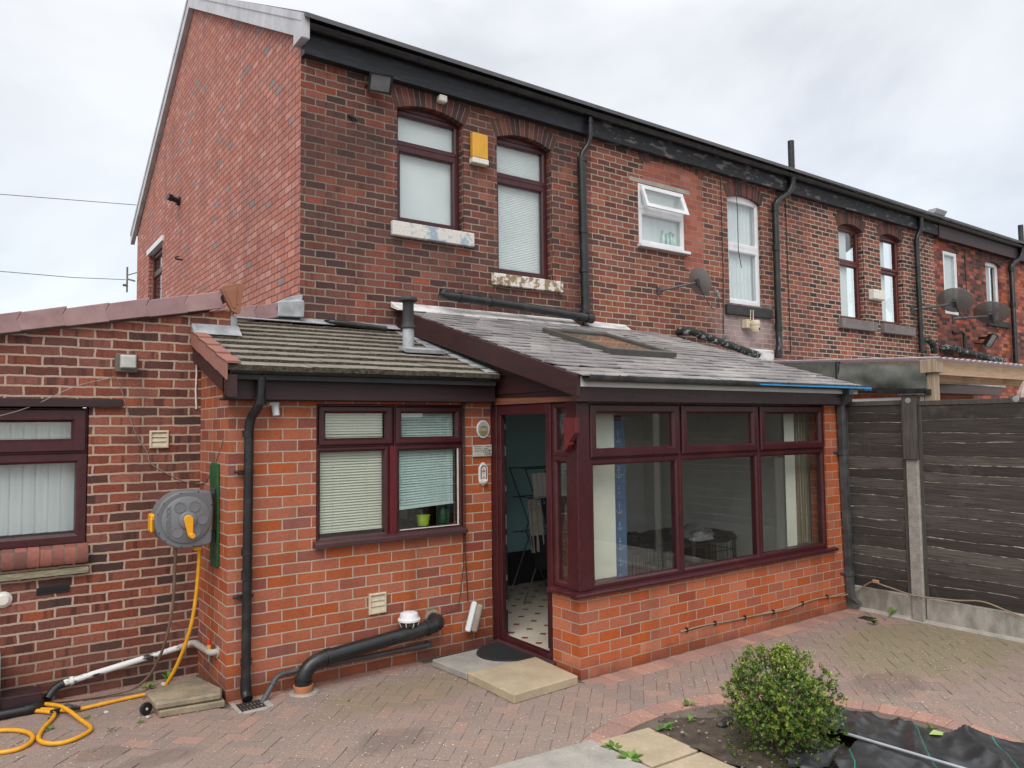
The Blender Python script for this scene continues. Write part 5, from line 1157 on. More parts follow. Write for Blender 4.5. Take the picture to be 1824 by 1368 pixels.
m = MB(); m.tube(catmull([(-.4, 6.85, 2.02), (.15, 6.845, 2.182), (.363, 6.83, 2.264), (.623, 6.815, 2.408), (.859, 6.845, 2.481), (.928, 6.85, 2.492), (.975, 6.85, 2.369), (1.019, 6.852, 2.208), (1.085, 6.852, 2.023), (1.167, 6.852, 1.882), (1.194, 6.85, 1.788), (1.334, 6.852, 1.688), (1.468, 6.852, 1.62), (1.568, 6.85, 1.60), (1.58, 6.6, 1.64), (1.58, 6.3, 1.82), (1.58, 6.1, 1.98)], 5), .0035, 5); m.build('wall_wire', simple('grey_wire', (.30, .27, .24), .6), label='thin sagging wire crossing the side building to the kitchen corner', cat='wire')
m = MB(); m.tube([(1.545, 6.85, 2.70), (1.548, 6.85, 2.55), (1.542, 6.85, 2.40), (1.55, 6.85, 2.24)], .008, 6); m.build('white_cable', M_CREAM2, label='short white cable hanging in the corner under the terracotta verge', cat='cable')
m = MB(); m.box(.02, .19, 6.62, 6.84, .0, .45); m.lathe([(.05, .45), (.045, .5), (0, .51)], (.12, 6.73, 0), (0, 0, 1), 12); m.build('container', simple('pale_green_plastic', (.33, .42, .38), .6), bevel=.02, label='pale green plastic container cut off by the left photo edge', cat='container')
m = MB(); m.hexa([(-.3, 6.66, .06), (.45, 6.66, .05), (.45, 6.80, .05), (-.3, 6.80, .06)], [(-.3, 6.66, .15), (.45, 6.66, .13), (.45, 6.80, .145), (-.3, 6.80, .165)]); m.build('fascia_offcut', M_FASC, bevel=.003, label='brown plastic board offcut on the ground at the left edge', cat='board')
m = MB(); m.tube([(-.3, 6.62, .035), (.35, 6.62, .035)], .033, 12); m.tube(elbow((.34, 6.62, .035), (.43, 6.62, .04), (.45, 6.72, .03)), .038, 12); m.build('loose_pipe', M_BLK, smooth=True, label='black drain pipe lying before the brown board offcut', cat='pipe')
# white painted overflow pipe along the wall
t = thing('waste_pipe', (1.0, 6.8, .1), 'peeling white waste pipe sloping down the foot of the left wall', 'pipe')
m = MB(); m.tube([(.575, 6.80, .125), (1.50, 6.80, .262)], .024, 12); m.tube([(.64, 6.80, .135), (.665, 6.80, .139)], .032, 12); m.build('pipe', simple('peeling_white_pipe', (.66, .66, .66), .6, col2=(.03, .03, .03), scale=13, lo=.54, hi=.58, stretch=(.35, 1, 1)), t, smooth=True)
m = MB(); m.tube(elbow((.60, 6.80, .128), (.53, 6.795, .115), (.49, 6.74, .05), 6), .03, 12); m.build('elbow', M_BLK, t, smooth=True)
m = MB(); m.tube([(1.42, 6.80, .25), (1.485, 6.80, .262)] + elbow((1.49, 6.80, .265), (1.53, 6.80, .275), (1.535, 6.72, .285)) + [(1.535, 6.30, .315)] + elbow((1.535, 6.29, .316), (1.537, 6.22, .32), (1.565, 6.215, .325)) + [(1.59, 6.212, .325)], .025, 12); m.tube([(1.578, 6.212, .325), (1.588, 6.212, .325)], .045, 16)
m.build('fitting', simple('grey_fitting', (.40, .37, .34), .6, col2=(.25, .12, .07), scale=10, lo=.58, hi=.7), t, smooth=True)
m = MB(); m.tube([(1.535, 6.27, .335), (1.535, 6.27, .375)], .017, 10); o = m.build('valve_body', simple('valve_yellow', (.65, .40, .05), .4), t); m = MB(); m.tube([(1.535, 6.27, .375), (1.535, 6.27, .41)], .015, 10); m.build('valve_cap', simple('valve_red', (.55, .04, .03), .4), t)
m = MB(); m.tube([(1.535, 6.27, .30), (1.535, 6.27, .25)], .009, 8); m.build('drain_nipple', simple('dull_steel', (.35, .34, .33), .4, metal=.8), t)

# ---------------------------------------------------------------- hose reel
m = MB(); m.prism([(1.585, 6.185, .985), (1.585, 6.40, .96), (1.585, 6.44, 1.76), (1.585, 6.40, 1.795), (1.585, 6.205, 1.79)], (-.02, 0, 0)); m.build('mounting_board', simple('green_paint', (.02, .12, .045), .45, var=.4, scale=6, fine=.3), bevel=.004, label='narrow green painted board screwed to the kitchen side wall', cat='board')
t = thing('hose_reel', (1.33, 6.25, 1.15), 'grey wall mounted hose reel with an orange crank', 'hose reel')
cx_, cz_, rr_ = 1.325, 1.375, .218
M_REEL = simple('grey_reel_plastic', (.155, .16, .17), .42, var=.15, scale=5)
out_ = [(cx_ + rr_ * math.cos(R(a)), cz_ + rr_ * math.sin(R(a))) for a in range(88, 268, 8)] + [(cx_ + .05, cz_ - .218), (cx_ + .17, cz_ - .205), (cx_ + .192, cz_ - .19), (cx_ + .198, cz_ - .05), (cx_ + .2, cz_ + .10), (cx_ + .19, cz_ + .195), (cx_ + .17, cz_ + .208), (cx_ + .05, cz_ + .218)]
m = MB(); m.prism([(a, 6.15, b) for a, b in out_], (0, .20, 0)); m.build('casing', M_REEL, t, bevel=.014, seg=3)
m = MB(); n = 40
m.lathe([(.178, 0), (.178, .008), (.170, .014), (0, .0145)], (cx_ + .006, 6.15, cz_), (0, -1, 0), 40)
for a in (118, 62, 0, 232, 300):
    q = (cx_ + .006 + .112 * math.cos(R(a)), cz_ + .112 * math.sin(R(a))); m.lathe([(.042, .0145), (.042, .019), (.036, .0195), (.034, .0165), (0, .0165)], (q[0], 6.15, q[1]), (0, -1, 0), 22)
m.lathe([(.066, .0145), (.066, .024), (.058, .03), (0, .03)], (cx_ + .012, 6.15, cz_ - .002), (0, -1, 0), 28)
m.build('face_plate', simple('grey_reel_face', (.17, .175, .185), .42, var=.12, scale=5), t, smooth=True)
m = MB(); h_ = [(cx_ + .012 + .034 * math.cos(R(a)), cz_ + .005 + .034 * math.sin(R(a))) for a in range(0, 181, 20)] + [(cx_ + .008 + .0, cz_ - .13), (cx_ + .045 + .0, cz_ - .135)][:2]
h_ = [(cx_ + .012 + .034 * math.cos(R(a)), cz_ + .005 + .034 * math.sin(R(a))) for a in range(0, 181, 20)] + [(cx_ + .008, cz_ - .115), (cx_ + .014, cz_ - .13), (cx_ + .032, cz_ - .138), (cx_ + .046, cz_ - .125)]
m.prism([(a, 6.105, b) for a, b in h_], (0, .016, 0)); m.tube([(cx_ + .012, 6.12, cz_), (cx_ + .012, 6.106, cz_)], .03, 16)
M_ORG = simple('orange_plastic', (.80, .36, .015), .35, var=.1); cr_ = m.build('crank', M_ORG, t, bevel=.004)
m = MB(); m.tube([(cx_ + .03, 6.108, cz_ - .115), (cx_ + .03, 6.05, cz_ - .115)], [.017, .02], 14); m.build('crank_knob', M_ORG, t, smooth=True, bevel=.003)
m = MB(); m.box(1.085, 1.118, 6.18, 6.30, cz_ - .075, cz_ + .055); m.box(1.08, 1.10, 6.16, 6.20, cz_ - .08, cz_ + .03); m.build('hose_guide', M_ORG, t, bevel=.01)
m = MB(); m.box(1.40, 1.46, 6.20, 6.28, 1.125, 1.16); m.build('hose_outlet', M_ORG, t, bevel=.008)
m = MB()
for z in (1.20, 1.55): m.tube([(1.50, 6.25, z), (1.54, 6.25, z), (1.545, 6.28, z + .01)], .022, 10); m.box(1.545, 1.564, 6.24, 6.33, z - .03, z + .045)
m.build('bracket', simple('dark_grey_plastic', (.06, .062, .066), .45), t, bevel=.004)
m = MB()
for a in (100, 140, 165, 205, 225, 262): m.lathe([(.006, 0), (0, .001)], (cx_ + .205 * math.cos(R(a)), 6.1495, cz_ + .205 * math.sin(R(a))), (0, -1, 0), 8)
for q in ((.185, .19), (.187, .10), (.187, -.1), (.06, -.205), (.09, .207)): m.lathe([(.006, 0), (0, .001)], (cx_ + q[0], 6.1495, cz_ + q[1]), (0, -1, 0), 8)
m.build('screw_holes', M_BLK, t)
me = text_mesh('HOZELOCK', .042, .0016)
me.materials.append(M_REEL); o = bpy.data.objects.new('lettering', me); COL.objects.link(o)
o.rotation_euler = (R(90), R(-90), 0); place(o, Vector((cx_ - .125, 6.134, cz_ + .0)), t)
# hoses
M_HOSE = simple('yellow_hose', (.72, .34, .02), .42, var=.18, scale=20)
m = MB(); pth = [(1.445, 6.24, 1.13), (1.445, 6.25, 1.0), (1.43, 6.26, .77), (1.40, 6.27, .55), (1.35, 6.33, .33), (1.29, 6.42, .14), (1.22, 6.48, .03), (1.05, 6.50, .016), (.855, 6.48, .016), (.654, 6.46, .016), (.56, 6.50, .022), (.45, 6.62, .018), (.345, 6.70, .018), (.36, 6.66, .02), (.46, 6.56, .018), (.515, 6.44, .018), (.43, 6.20, .016), (.392, 6.03, .016), (.418, 5.92, .016), (.49, 5.85, .016), (.58, 5.86, .016), (.68, 5.95, .016), (.695, 6.04, .016), (.66, 6.2, .018), (.59, 6.44, .04), (.53, 6.58, .042), (.42, 6.73, .03), (.29, 6.79, .02), (.15, 6.75, .016), (-.1, 6.6, .016), (-.15, 6.45, .016), (.0, 6.36, .016), (.18, 6.345, .016), (.285, 6.27, .016), (.345, 6.17, .016), (.362, 6.06, .016), (.33, 5.955, .016), (.25, 5.90, .016), (.1, 5.94, .016), (-.2, 6.05, .016)]
m.tube(catmull(pth, 7), .0145, 10); m.build('garden_hose', M_HOSE, smooth=True, label='yellow garden hose hanging from the reel and looped on the paving', cat='hose')
m = MB(); m.tube(catmull([(1.275, 6.24, 1.15), (1.272, 6.26, .95), (1.265, 6.28, .70), (1.23, 6.36, .42), (1.16, 6.50, .17), (1.05, 6.60, .05), (.85, 6.66, .02), (.6, 6.72, .018), (.42, 6.80, .018), (.30, 6.83, .018)], 7), .011, 10)
hb_ = m.build('feed_hose', simple('brown_hose', (.17, .105, .075), .5), smooth=True, label='brown feed hose trailing from the reel to the left edge', cat='hose')
m = MB(); m.tube([(.33, 6.822, .019), (.27, 6.84, .019)], .02, 12); m.build('connector', simple('grey_connector', (.2, .2, .2), .5), hb_, smooth=True); m = MB(); m.tube([(.27, 6.84, .02), (.22, 6.855, .02)], .022, 12); m.build('connector_nut', M_ORG, hb_, smooth=True)
m = MB(); m.obox((.545, 6.50, .028), (1, .3, 0), (-.3, 1, 0), (0, 0, 1), .055, .012, .012); m.obox((.63, 6.46, .03), (1, -.4, 0), (.4, 1, 0), (0, 0, 1), .05, .01, .014); m.tube([(.50, 6.46, .03), (.54, 6.42, .02), (.47, 6.40, .012)], .007, 6); m.tube([(.52, 6.53, .03), (.60, 6.52, .05), (.66, 6.48, .035)], .008, 6); m.build('hose_clamp', M_BLK, bevel=.003, label='black plastic clamp gripping the loops of the yellow hose', cat='clamp')

# ---------------------------------------------------------------- fixtures on the kitchen front
t = thing('motion_sensor', (1.93, KY, 2.17), 'white motion sensor under the kitchen fascia beside the drainpipe', 'sensor')
m = MB(); m.box(1.885, 1.965, KY - .055, KY, 2.245, 2.275); m.build('mount', M_CREAM2, t, bevel=.006); m = MB(); m.tube([(1.935, KY - .035, 2.245), (1.94, KY - .05, 2.165)], [.03, .027], 14); m.build('head', M_WHT, t, smooth=True)
# three plaques
t = thing('oval_plaque', (3.93, KY, 1.96), 'oval painted plate with a columned building, topmost on the brick by the doorway', 'plaque')
def oval(mb, rx, rz, d0, d1, cx=3.928, cz=2.035): mb.prism([(cx + rx * math.cos(2 * math.pi * i / 32), KY - d0, cz + rz * math.sin(2 * math.pi * i / 32)) for i in range(32)], (0, d0 - d1, 0))
m = MB(); oval(m, .073, .085, 0, .014); m.build('rim', M_WHT, t, bevel=.004)
s = NT('painted_scene'); P = s.pos(); sp = s.n('ShaderNodeSeparateXYZ'); s.l(P, sp.inputs[0]); c_ = s.mix(s.mr(sp.outputs[2], 1.98, 2.03), (.16, .18, .13), (.38, .46, .48)); s.l(s.mix(s.mr(s.noise(P, 60, 3), .4, .6, 0, .4), c_, (.25, .25, .2)), s.b.inputs['Base Color']); s.b.inputs['Roughness'].default_value = .25
m = MB(); oval(m, .06, .071, .0145, .0155); m.build('picture', s.m, t)
m = MB(); m.box(3.885, 3.975, KY - .018, KY - .0155, 2.015, 2.05); m.prism([(3.88, KY - .018, 2.05), (3.98, KY - .018, 2.05), (3.93, KY - .018, 2.072)], (0, .0025, 0)); m.box(3.895, 3.965, KY - .0172, KY - .0156, 1.995, 2.013); m.build('painted_building', simple('ochre_paint', (.30, .22, .09), .4), t)
m = MB()
for i in range(6): m.box(3.892 + i * .014, 3.899 + i * .014, KY - .0195, KY - .0181, 2.017, 2.047)
m.build('painted_columns', simple('pale_paint', (.55, .50, .36), .4), t)
t = thing('stone_plaque', (3.915, KY, 1.775), 'pale rectangular plaque with a carved column scroll and worn writing', 'plaque')
m = MB(); m.box(3.808, 4.022, KY - .018, KY, 1.776, 1.886); m.build('tablet', simple('pale_stone', (.50, .48, .43), .8, var=.2, scale=20), t, bevel=.004)
m = MB(); cxs, czs = 3.955, 1.828
m.tube([(cxs + (.006 + .034 * a / 14) * math.cos(a * .9), KY - .0195, czs + (.006 + .034 * a / 14) * math.sin(a * .9)) for a in [q * .35 for q in range(42)]], .0022, 5)
m.tube([(cxs - .005, KY - .0195, czs + .043), (4.018, KY - .0195, czs + .043)], .0024, 5); m.tube([(cxs + .03, KY - .0195, czs + .005), (4.018, KY - .0195, czs + .005)], .0022, 5)
for i in range(4): m.tube([(3.99 + i * .008, KY - .0195, 1.782), (3.99 + i * .008, KY - .0195, 1.81)], .0018, 4)
m.build('scroll_relief', simple('dark_relief', (.10, .095, .085), .8), t)
m = MB()
for r_ in range(3):
    x = 3.822
    while x < 3.905:
        L_ = random.uniform(.004, .009); m.box(x, x + L_, KY - .0192, KY - .0181, 1.868 - r_ * .02, 1.874 - r_ * .02); x += L_ + random.choice((.002, .002, .006))
m.build('worn_writing', bpy.data.materials['dark_relief'], t)
t = thing('ceramic_plaque', (3.925, KY, 1.49), 'tall white ceramic holder painted blue and orange, lowest of three plaques on the brick', 'plaque')
sh = [(-.02, 1.715), (.0, 1.722), (.02, 1.715), (.03, 1.695), (.05, 1.675), (.052, 1.555), (.045, 1.53), (.0, 1.495), (-.045, 1.53), (-.052, 1.555), (-.05, 1.675), (-.03, 1.695)]
m = MB(); m.prism([(3.925 + a, KY - .016, b) for a, b in sh], (0, .016, 0)); m.build('backing', simple('white_glaze', (.72, .70, .66), .2, var=.08), t, bevel=.004)
m = MB(); m.lathe([(0, -.03), (.03, -.02), (.042, .0), (.042, .006), (.034, .006), (.02, -.01), (0, -.015)], (3.925, KY - .02, 1.545), (0, 0, 1), 18); m.build('bowl', bpy.data.materials['white_glaze'], t, smooth=True)
m = MB(); m.tube([(3.895, KY - .0175, 1.565), (3.895, KY - .0175, 1.66)] + [(3.925 - .03 * math.cos(R(a)), KY - .0175, 1.66 + .03 * math.sin(R(a))) for a in range(0, 181, 20)] + [(3.955, KY - .0175, 1.565)], .004, 6); m.lathe([(.006, 0), (0, .002)], (3.92, KY - .0162, 1.665), (0, -1, 0), 8); m.lathe([(.006, 0), (0, .002)], (3.925, KY - .0162, 1.615), (0, -1, 0), 8); m.build('blue_painting', simple('cobalt', (.015, .03, .16), .25), t)
m = MB(); m.prism([(3.903, KY - .0175, 1.63), (3.947, KY - .0175, 1.63), (3.94, KY - .0175, 1.645), (3.925, KY - .0175, 1.655), (3.91, KY - .0175, 1.645)], (0, .0015, 0)); m.prism([(3.905, KY - .0175, 1.57), (3.945, KY - .0175, 1.57), (3.925, KY - .0175, 1.59)], (0, .0015, 0)); m.build('orange_painting', simple('orange_glaze', (.60, .20, .05), .25), t)
# hanging cable and lamp
m = MB(); m.tube([(3.716, KY - .012, 2.28), (3.716, KY - .015, 1.5), (3.712, KY - .02, .9), (3.715, KY - .055, .46)], .006, 6); m.tube([(3.70, KY - .01, 2.28), (3.70, KY - .012, 1.3), (3.694, KY - .012, .8), (3.66, KY - .02, .55), (3.62, KY - .03, .40), (3.40, KY - .035, .36), (3.18, KY - .05, .37)], .0035, 5); m.box(3.685, 3.73, KY - .02, KY - .002, 2.27, 2.282); m.build('wall_cable', simple('brown_cable', (.05, .03, .025), .5), label='brown cable hanging down the brick beside the kitchen window', cat='cable')
t = thing('bulkhead_light', (3.74, KY - .06, .18), 'loose white bulkhead lamp dangling on its cable by the doorway', 'wall light')
ux, uz = Vector((.42, 0, .9)).normalized(), None
dirz = Vector((.30, 0, .95)).normalized(); dirn = Vector((.80, -.55, -.25)).normalized(); dirx = dirz.cross(dirn).normalized(); dirn = dirx.cross(dirz).normalized()
cc = Vector((3.735, KY - .075, .325))
m = MB(); m.obox(cc, dirz, dirx, dirn, .135, .045, .025); m.build('base', M_WHT, t, bevel=.01)
m = MB(); m.obox(cc + dirn * .055, dirz, dirx, dirn, .125, .04, .03); m.build('diffuser', simple('dusty_diffuser', (.30, .25, .20), .4), t, bevel=.018, seg=2)
m = MB(); m.obox(cc - dirn * .028, dirz, dirx, dirn, .12, .036, .003); m.build('back_plate', simple('dusty_back', (.36, .30, .26), .6), t)
t = thing('bulkhead_light', (3.08, KY - .09, .27), 'white caged bulkhead lamp lying upside down on the soil pipe', 'wall light')
m = MB(); m.lathe([(.055, .06), (.075, .05), (.085, .012), (.098, .004), (.098, -.012), (.085, -.016)], (3.08, KY - .11, .412), (0, 0, 1), 20); m.box(3.05, 3.075, KY - .12, KY - .09, .44, .475); m.build('body', M_WHT, t, smooth=True)
m = MB(); m.lathe([(.082, -.017), (.078, -.05), (.05, -.072), (0, -.078)], (3.08, KY - .11, .412), (0, 0, 1), 18); m.build('lens', simple('smoked_lens', (.05, .04, .04), .25), t, smooth=True)
m = MB()
for a in range(0, 180, 45): m.tube([(3.08 + .088 * math.cos(R(a)) * math.cos(R(q)), KY - .11 + .088 * math.sin(R(a)) * math.cos(R(q)), .395 - .07 * math.sin(R(q))) for q in range(0, 181, 15)], .004, 6)
m.build('cage', M_CREAM2, t, smooth=True)
# soil pipe and waste pipe
t = thing('soil_pipe', (2.75, KY - .15, 0), 'fat black soil pipe running along the foot of the kitchen wall into the ground', 'pipe')
YS = 5.835
m = MB(); m.tube([(3.37, 5.985, .345), (3.37, 5.90, .345)] + elbow((3.37, 5.89, .345), (3.37, YS, .335), (3.29, YS, .32), 7) + elbow((2.34, YS, .238), (2.145, YS, .225), (2.135, YS, .09), 9) + [(2.135, YS, .06)], .060, 22)
for a, b in (((3.26, YS, .318), (3.23, YS, .315)), ((2.36, YS, .24), (2.32, YS, .236)), ((2.135, YS, .12), (2.135, YS, .105)), ((2.135, YS, .085), (2.135, YS, .06))): m.tube([a, b], .067, 22)
m.build('pipe', M_BLK, t, smooth=True)
m = MB(); m.lathe([(.076, .062), (.078, .055), (.07, .03), (.068, -.01), (0, -.01)], (2.135, YS, 0), (0, 0, 1), 24); m.build('clay_collar', simple('terracotta', (.48, .19, .09), .7, var=.25, scale=15), t, smooth=True)
m = MB(); m.lathe([(.085, .0), (.085, .012), (.066, .016), (0, .016)], (3.37, KY, .345), (0, -1, 0), 24); m.box(3.31, 3.325, KY - .006, KY, .36, .45); m.box(3.325, 3.40, KY - .006, KY, .436, .45); m.build('mortar_patch', M_MORT, t)
m = MB(); m.lathe([(.12, -.01), (.11, .006), (.08, .008), (0, .008)], (2.14, YS, 0), (0, 0, 1), 20); m.build('mortar_base', M_CONC, t)
m = MB(); m.tube([(3.31, 5.985, .150), (3.31, 5.915, .150)] + elbow((3.30, 5.905, .15), (3.28, 5.905, .15), (3.25, 5.905, .15)) + [(2.03, 5.905, .155)] + elbow((2.02, 5.905, .154), (1.945, 5.905, .155), (1.91, 5.875, .10)) + [(1.80, 5.80, -.005)], .021, 12)
for a, b in (((2.04, 5.905, .155), (2.02, 5.905, .1545)), ((1.915, 5.879, .107), (1.90, 5.868, .093))): m.tube([a, b], .026, 12)
m.build('waste_pipe', simple('grey_waste_pipe', (.075, .078, .085), .42), smooth=True, label='thin grey waste pipe behind the fat soil pipe, bending down to the drain', cat='pipe')
t = thing('drain_grate', (1.72, 5.80, 0), 'dark iron drain grate under the kitchen drainpipe', 'drain')
m = MB()
for i in range(7): m.box(1.635 + i * .026, 1.648 + i * .026, 5.71, 5.87, -.002, .009)
for y in (5.71, 5.785, 5.86): m.box(1.635, 1.805, y, y + .012, -.004, .006)
m.build('bars', simple('rusty_iron', (.03, .026, .024), .8), t); m = MB(); m.box(1.60, 1.63, 5.68, 5.90, -.01, .014); m.box(1.81, 1.86, 5.68, 5.90, -.01, .013); m.box(1.63, 1.81, 5.66, 5.70, -.01, .010); m.build('surround', M_SLABG, t, bevel=.008)
m = MB()
for i in range(5): m.box(7.60 + i * .03, 7.612 + i * .03, 4.30, 4.42, .001, .008)
m.box(7.59, 7.74, 4.29, 4.30, .0, .007); m.build('drain_grate', bpy.data.materials['rusty_iron'], label='small black drain grate in the corner by the fence', cat='drain')
# step slabs and mat
slab('step_slab', [(3.25, 5.77), (3.295, 5.285), (4.00, 5.275), (4.015, 5.80)], .0, .062, M_SLABG, 'grey concrete step slab under the doormat', 'slab', 'step slabs at the doorway', .008)
slab('step_slab', [(3.295, 5.27), (3.30, 4.63), (3.95, 4.66), (3.985, 5.26)], .0, .070, M_SLABB, 'buff step slab with a rough broken edge beside the doorway', 'slab', 'step slabs at the doorway', .006)
m = MB(); cxm, cym = 3.985, 5.54; po = [(cxm - .385 * math.sin(R(a)) , cym + .30 * math.cos(R(a))) for a in range(0, 181, 9)]
po = [(x, max(y, 5.275)) for x, y in po]; m.prism([(x, y, .062) for x, y in po], (0, 0, .009)); o = m.build('doormat', simple('black_rubber', (.022, .023, .025), .75, var=.3), label='half round black rubber mat on the doorstep', cat='mat', bevel=.003)
m = MB()
for i in range(22):
    for j in range(18):
        x = cxm - .36 + i * .0165; y = cym - .24 + j * .0285 + (i % 2) * .014
        if ((x - cxm) / .36) ** 2 + ((y - cym) / .28) ** 2 < 1 and y > 5.29 and x < cxm - .01: m.prism([(x - .006, y, .071), (x, y - .01, .071), (x + .006, y, .071), (x, y + .01, .071)], (0, 0, .003))
m.build('tread_pattern', bpy.data.materials['black_rubber'], o)
slab('loose_slab', [(1.085, 6.30), (1.10, 5.965), (1.535, 5.90), (1.57, 6.02), (1.48, 6.44)], .055, .105, M_SLABD, 'worn buff slab lying on another in the corner by the green board', 'slab', 'stacked corner slabs', .012)
slab('loose_slab', [(1.13, 6.28), (1.12, 5.95), (1.56, 5.885), (1.575, 6.4)], .0, .05, M_SLABD, 'lower worn slab beneath the loose buff slab in the corner', 'slab', 'stacked corner slabs', .008)
m = MB(); m.lathe([(0, -.014), (.018, -.014), (.042, -.012), (.046, 0), (.042, .012), (.018, .014), (0, .014)], (1.055, 6.08, .046), (.35, -1, 0), 22); o = m.build('wheel', M_BLK, smooth=True, label='small black castor wheel leaning on the loose slab', cat='wheel'); m = MB(); m.lathe([(.010, .014), (.008, .018), (0, .018)], (1.055, 6.08, .046), (.35, -1, 0), 12); m.build('hub', M_CREAM, o)
# clipped cable on the dwarf wall and along the fence
M_ROPE = simple('beige_cable', (.30, .22, .15), .7)
m = MB(); m.tube(catmull([(5.194, CY - .012, .199), (5.5, CY - .012, .205), (5.898, CY - .012, .187), (6.3, CY - .012, .178), (6.788, CY - .012, .160), (7.1, CY - .012, .185), (7.389, CY - .012, .189), (7.85, CY - .03, .165), (7.945, 4.60, .22), (7.94, 4.45, .325), (7.93, 4.36, .335)], 5), .008, 6); o = m.build('wall_cable', M_ROPE, label='beige cable clipped along the conservatory dwarf wall', cat='cable')
for x, z in ((5.27, .203), (5.66, .2), (6.1, .184), (6.55, .168), (7.05, .182), (7.5, .187)):
    m = MB(); m.box(x, x + .02, CY - .022, CY, z - .02, z + .02); m.build('clip', M_BLK, o)
# weeds, loose litter
def sprig(c_, n, r, h, mat, label, grp='weeds in the paving'):
    m = MB()
    for i in range(n):
        a = random.uniform(0, 6.28); L_ = r * random.uniform(.5, 1.1); w_ = L_ * .22; up_ = h * random.uniform(.3, 1.0)
        d = Vector((math.cos(a), math.sin(a), 0)); s_ = Vector((-d.y, d.x, 0)); c = Vector(c_)
        p0, p1, p2, p3 = c, c + d * L_ * .5 + s_ * w_ + Vector((0, 0, up_ * .8)), c + d * L_ + Vector((0, 0, up_)), c + d * L_ * .5 - s_ * w_ + Vector((0, 0, up_ * .75))
        m.hexa([p0, p1, p2, p3], [q + Vector((0, 0, .0012)) for q in (p0, p1, p2, p3)])
    return m.build('weed', mat, label=label, cat='weed', group=grp)
M_WEED = island('weed_leaf', [(0, (.07, .15, .025)), (.6, (.11, .22, .035)), (1, (.19, .26, .06))], .6, .15, 60, 0)
for (x, y, n, r, h, lb) in ((1.18, 6.68, 6, .10, .05, 'weed sprouting where the yellow hose crosses the wall foot'), (1.34, 6.74, 4, .09, .10, 'tall dark weed growing against the left wall by the white pipe'), (1.0, 5.95, 7, .035, .015, 'small weed in the paving below the loose slab'), (.70, 6.27, 6, .04, .015, 'small weed inside the yellow hose loop, nearest the clamp'), (.47, 6.19, 7, .05, .02, 'small weed in the middle of the yellow hose loop'), (.81, 5.9, 4, .04, .03, 'upright weed sprig right of the yellow hose loop'), (3.83, 3.64, 9, .10, .05, 'leafy weed in the brick ring beside the middle buff slab'), (3.36, 3.62, 9, .09, .03, 'weed in the gap between the grey slab and the buff slab, upper clump'), (3.335, 3.45, 10, .09, .03, 'weed in the gap between the grey slab and the buff slab, lower clump'), (4.08, 3.63, 6, .06, .03, 'small weed on the ring bricks left of the shrub'), (4.3, 3.82, 8, .07, .03, 'weed sprouting from the ring bricks behind the shrub'), (7.52, 4.2, 7, .10, .06, 'weed beside the small drain in the corner by the fence'), (5.25, 2.55, 7, .06, .04, 'weed at the edge of the black membrane, by the ring bricks'), (5.29, 2.08, 8, .08, .05, 'weed at the bottom right of the ring bricks'), (2.34, 5.44, 4, .03, .01, 'tiny weed in front of the fat soil pipe'), (7.92, 4.25, 3, .12, .14, 'single broad weed leaf growing against the concrete gravel board')):
    sprig((x, y, .004), n, r, h, M_WEED, lb)
# shrub
t = thing('shrub', (4.2, 2.95, 0), 'round green clipped shrub standing in the soil bed', 'shrub')
SC_ = Vector((4.18, 2.95, .315))
m = MB(); random.seed(21)
for i in range(26):
    a = random.uniform(0, 6.28); e_ = random.uniform(.1, 1.4); L_ = random.uniform(.2, .38)
    d = Vector((math.cos(a) * math.cos(e_), math.sin(a) * math.cos(e_), math.sin(e_)))
    p0 = Vector((4.18 + random.uniform(-.06, .06), 2.95 + random.uniform(-.06, .06), .0)); p1 = p0 + Vector((d.x * .08, d.y * .08, .12)); p2 = SC_ * .45 + p1 * .55 + d * L_ * .75
    m.tube([p0, p1, p2], [.010, .007, .0025], 5)
m.build('stems', simple('shrub_stem', (.12, .075, .045), .85, var=.4), t)
m = MB()
def leaf(m, p, d, nrm, L_, w_):
    s_ = d.cross(nrm).normalized() * w_; f_ = nrm * w_ * .35
    a, b, c_, e_ = p, p + d * L_ * .5 + s_ + f_, p + d * L_, p + d * L_ * .5 - s_ + f_
    q = p + d * L_ * .5
    A, B, Cc, D, Q = m.v(a), m.v(b), m.v(c_), m.v(e_), None
    m.face([A, B, Cc]); m.face([A, Cc, D])
for i in range(3000):
    while True:
        q = Vector((random.uniform(-1, 1), random.uniform(-1, 1), random.uniform(-1, 1)))
        if .0 < q.length < 1: break
    q = q.normalized() * (random.random() ** .28)
    bulge = 1 + .26 * noise.noise(q.normalized() * 1.8 + Vector((5, 0, 0))) + .18 * noise.noise(q.normalized() * 4.6) + (random.uniform(0, .14) if random.random() < .12 else 0)
    if q.z < -.55 and random.random() < .55: continue
    p = SC_ + Vector((q.x * .335, q.y * .335, q.z * (.30 if q.z > 0 else .33))) * bulge
    if p.z < .03: continue
    if noise.noise(p * 9) < -.24: continue
    out_ = (q.normalized() + Vector((0, 0, .55)) + Vector((random.gauss(0, .35), random.gauss(0, .35), random.gauss(0, .3)))).normalized()
    n = random.randint(5, 8); ph = random.uniform(0, 6.28)
    u = out_.orthogonal().normalized(); v_ = out_.cross(u)
    for k_ in range(n):
        a = ph + k_ * 2.4; tilt = random.uniform(.5, 1.15)
        d = (out_ * math.cos(tilt) + (u * math.cos(a) + v_ * math.sin(a)) * math.sin(tilt)).normalized()
        leaf(m, p - out_ * .004 * k_, d, (out_ - d * out_.dot(d)).normalized(), random.uniform(.014, .025), random.uniform(.0045, .0075))
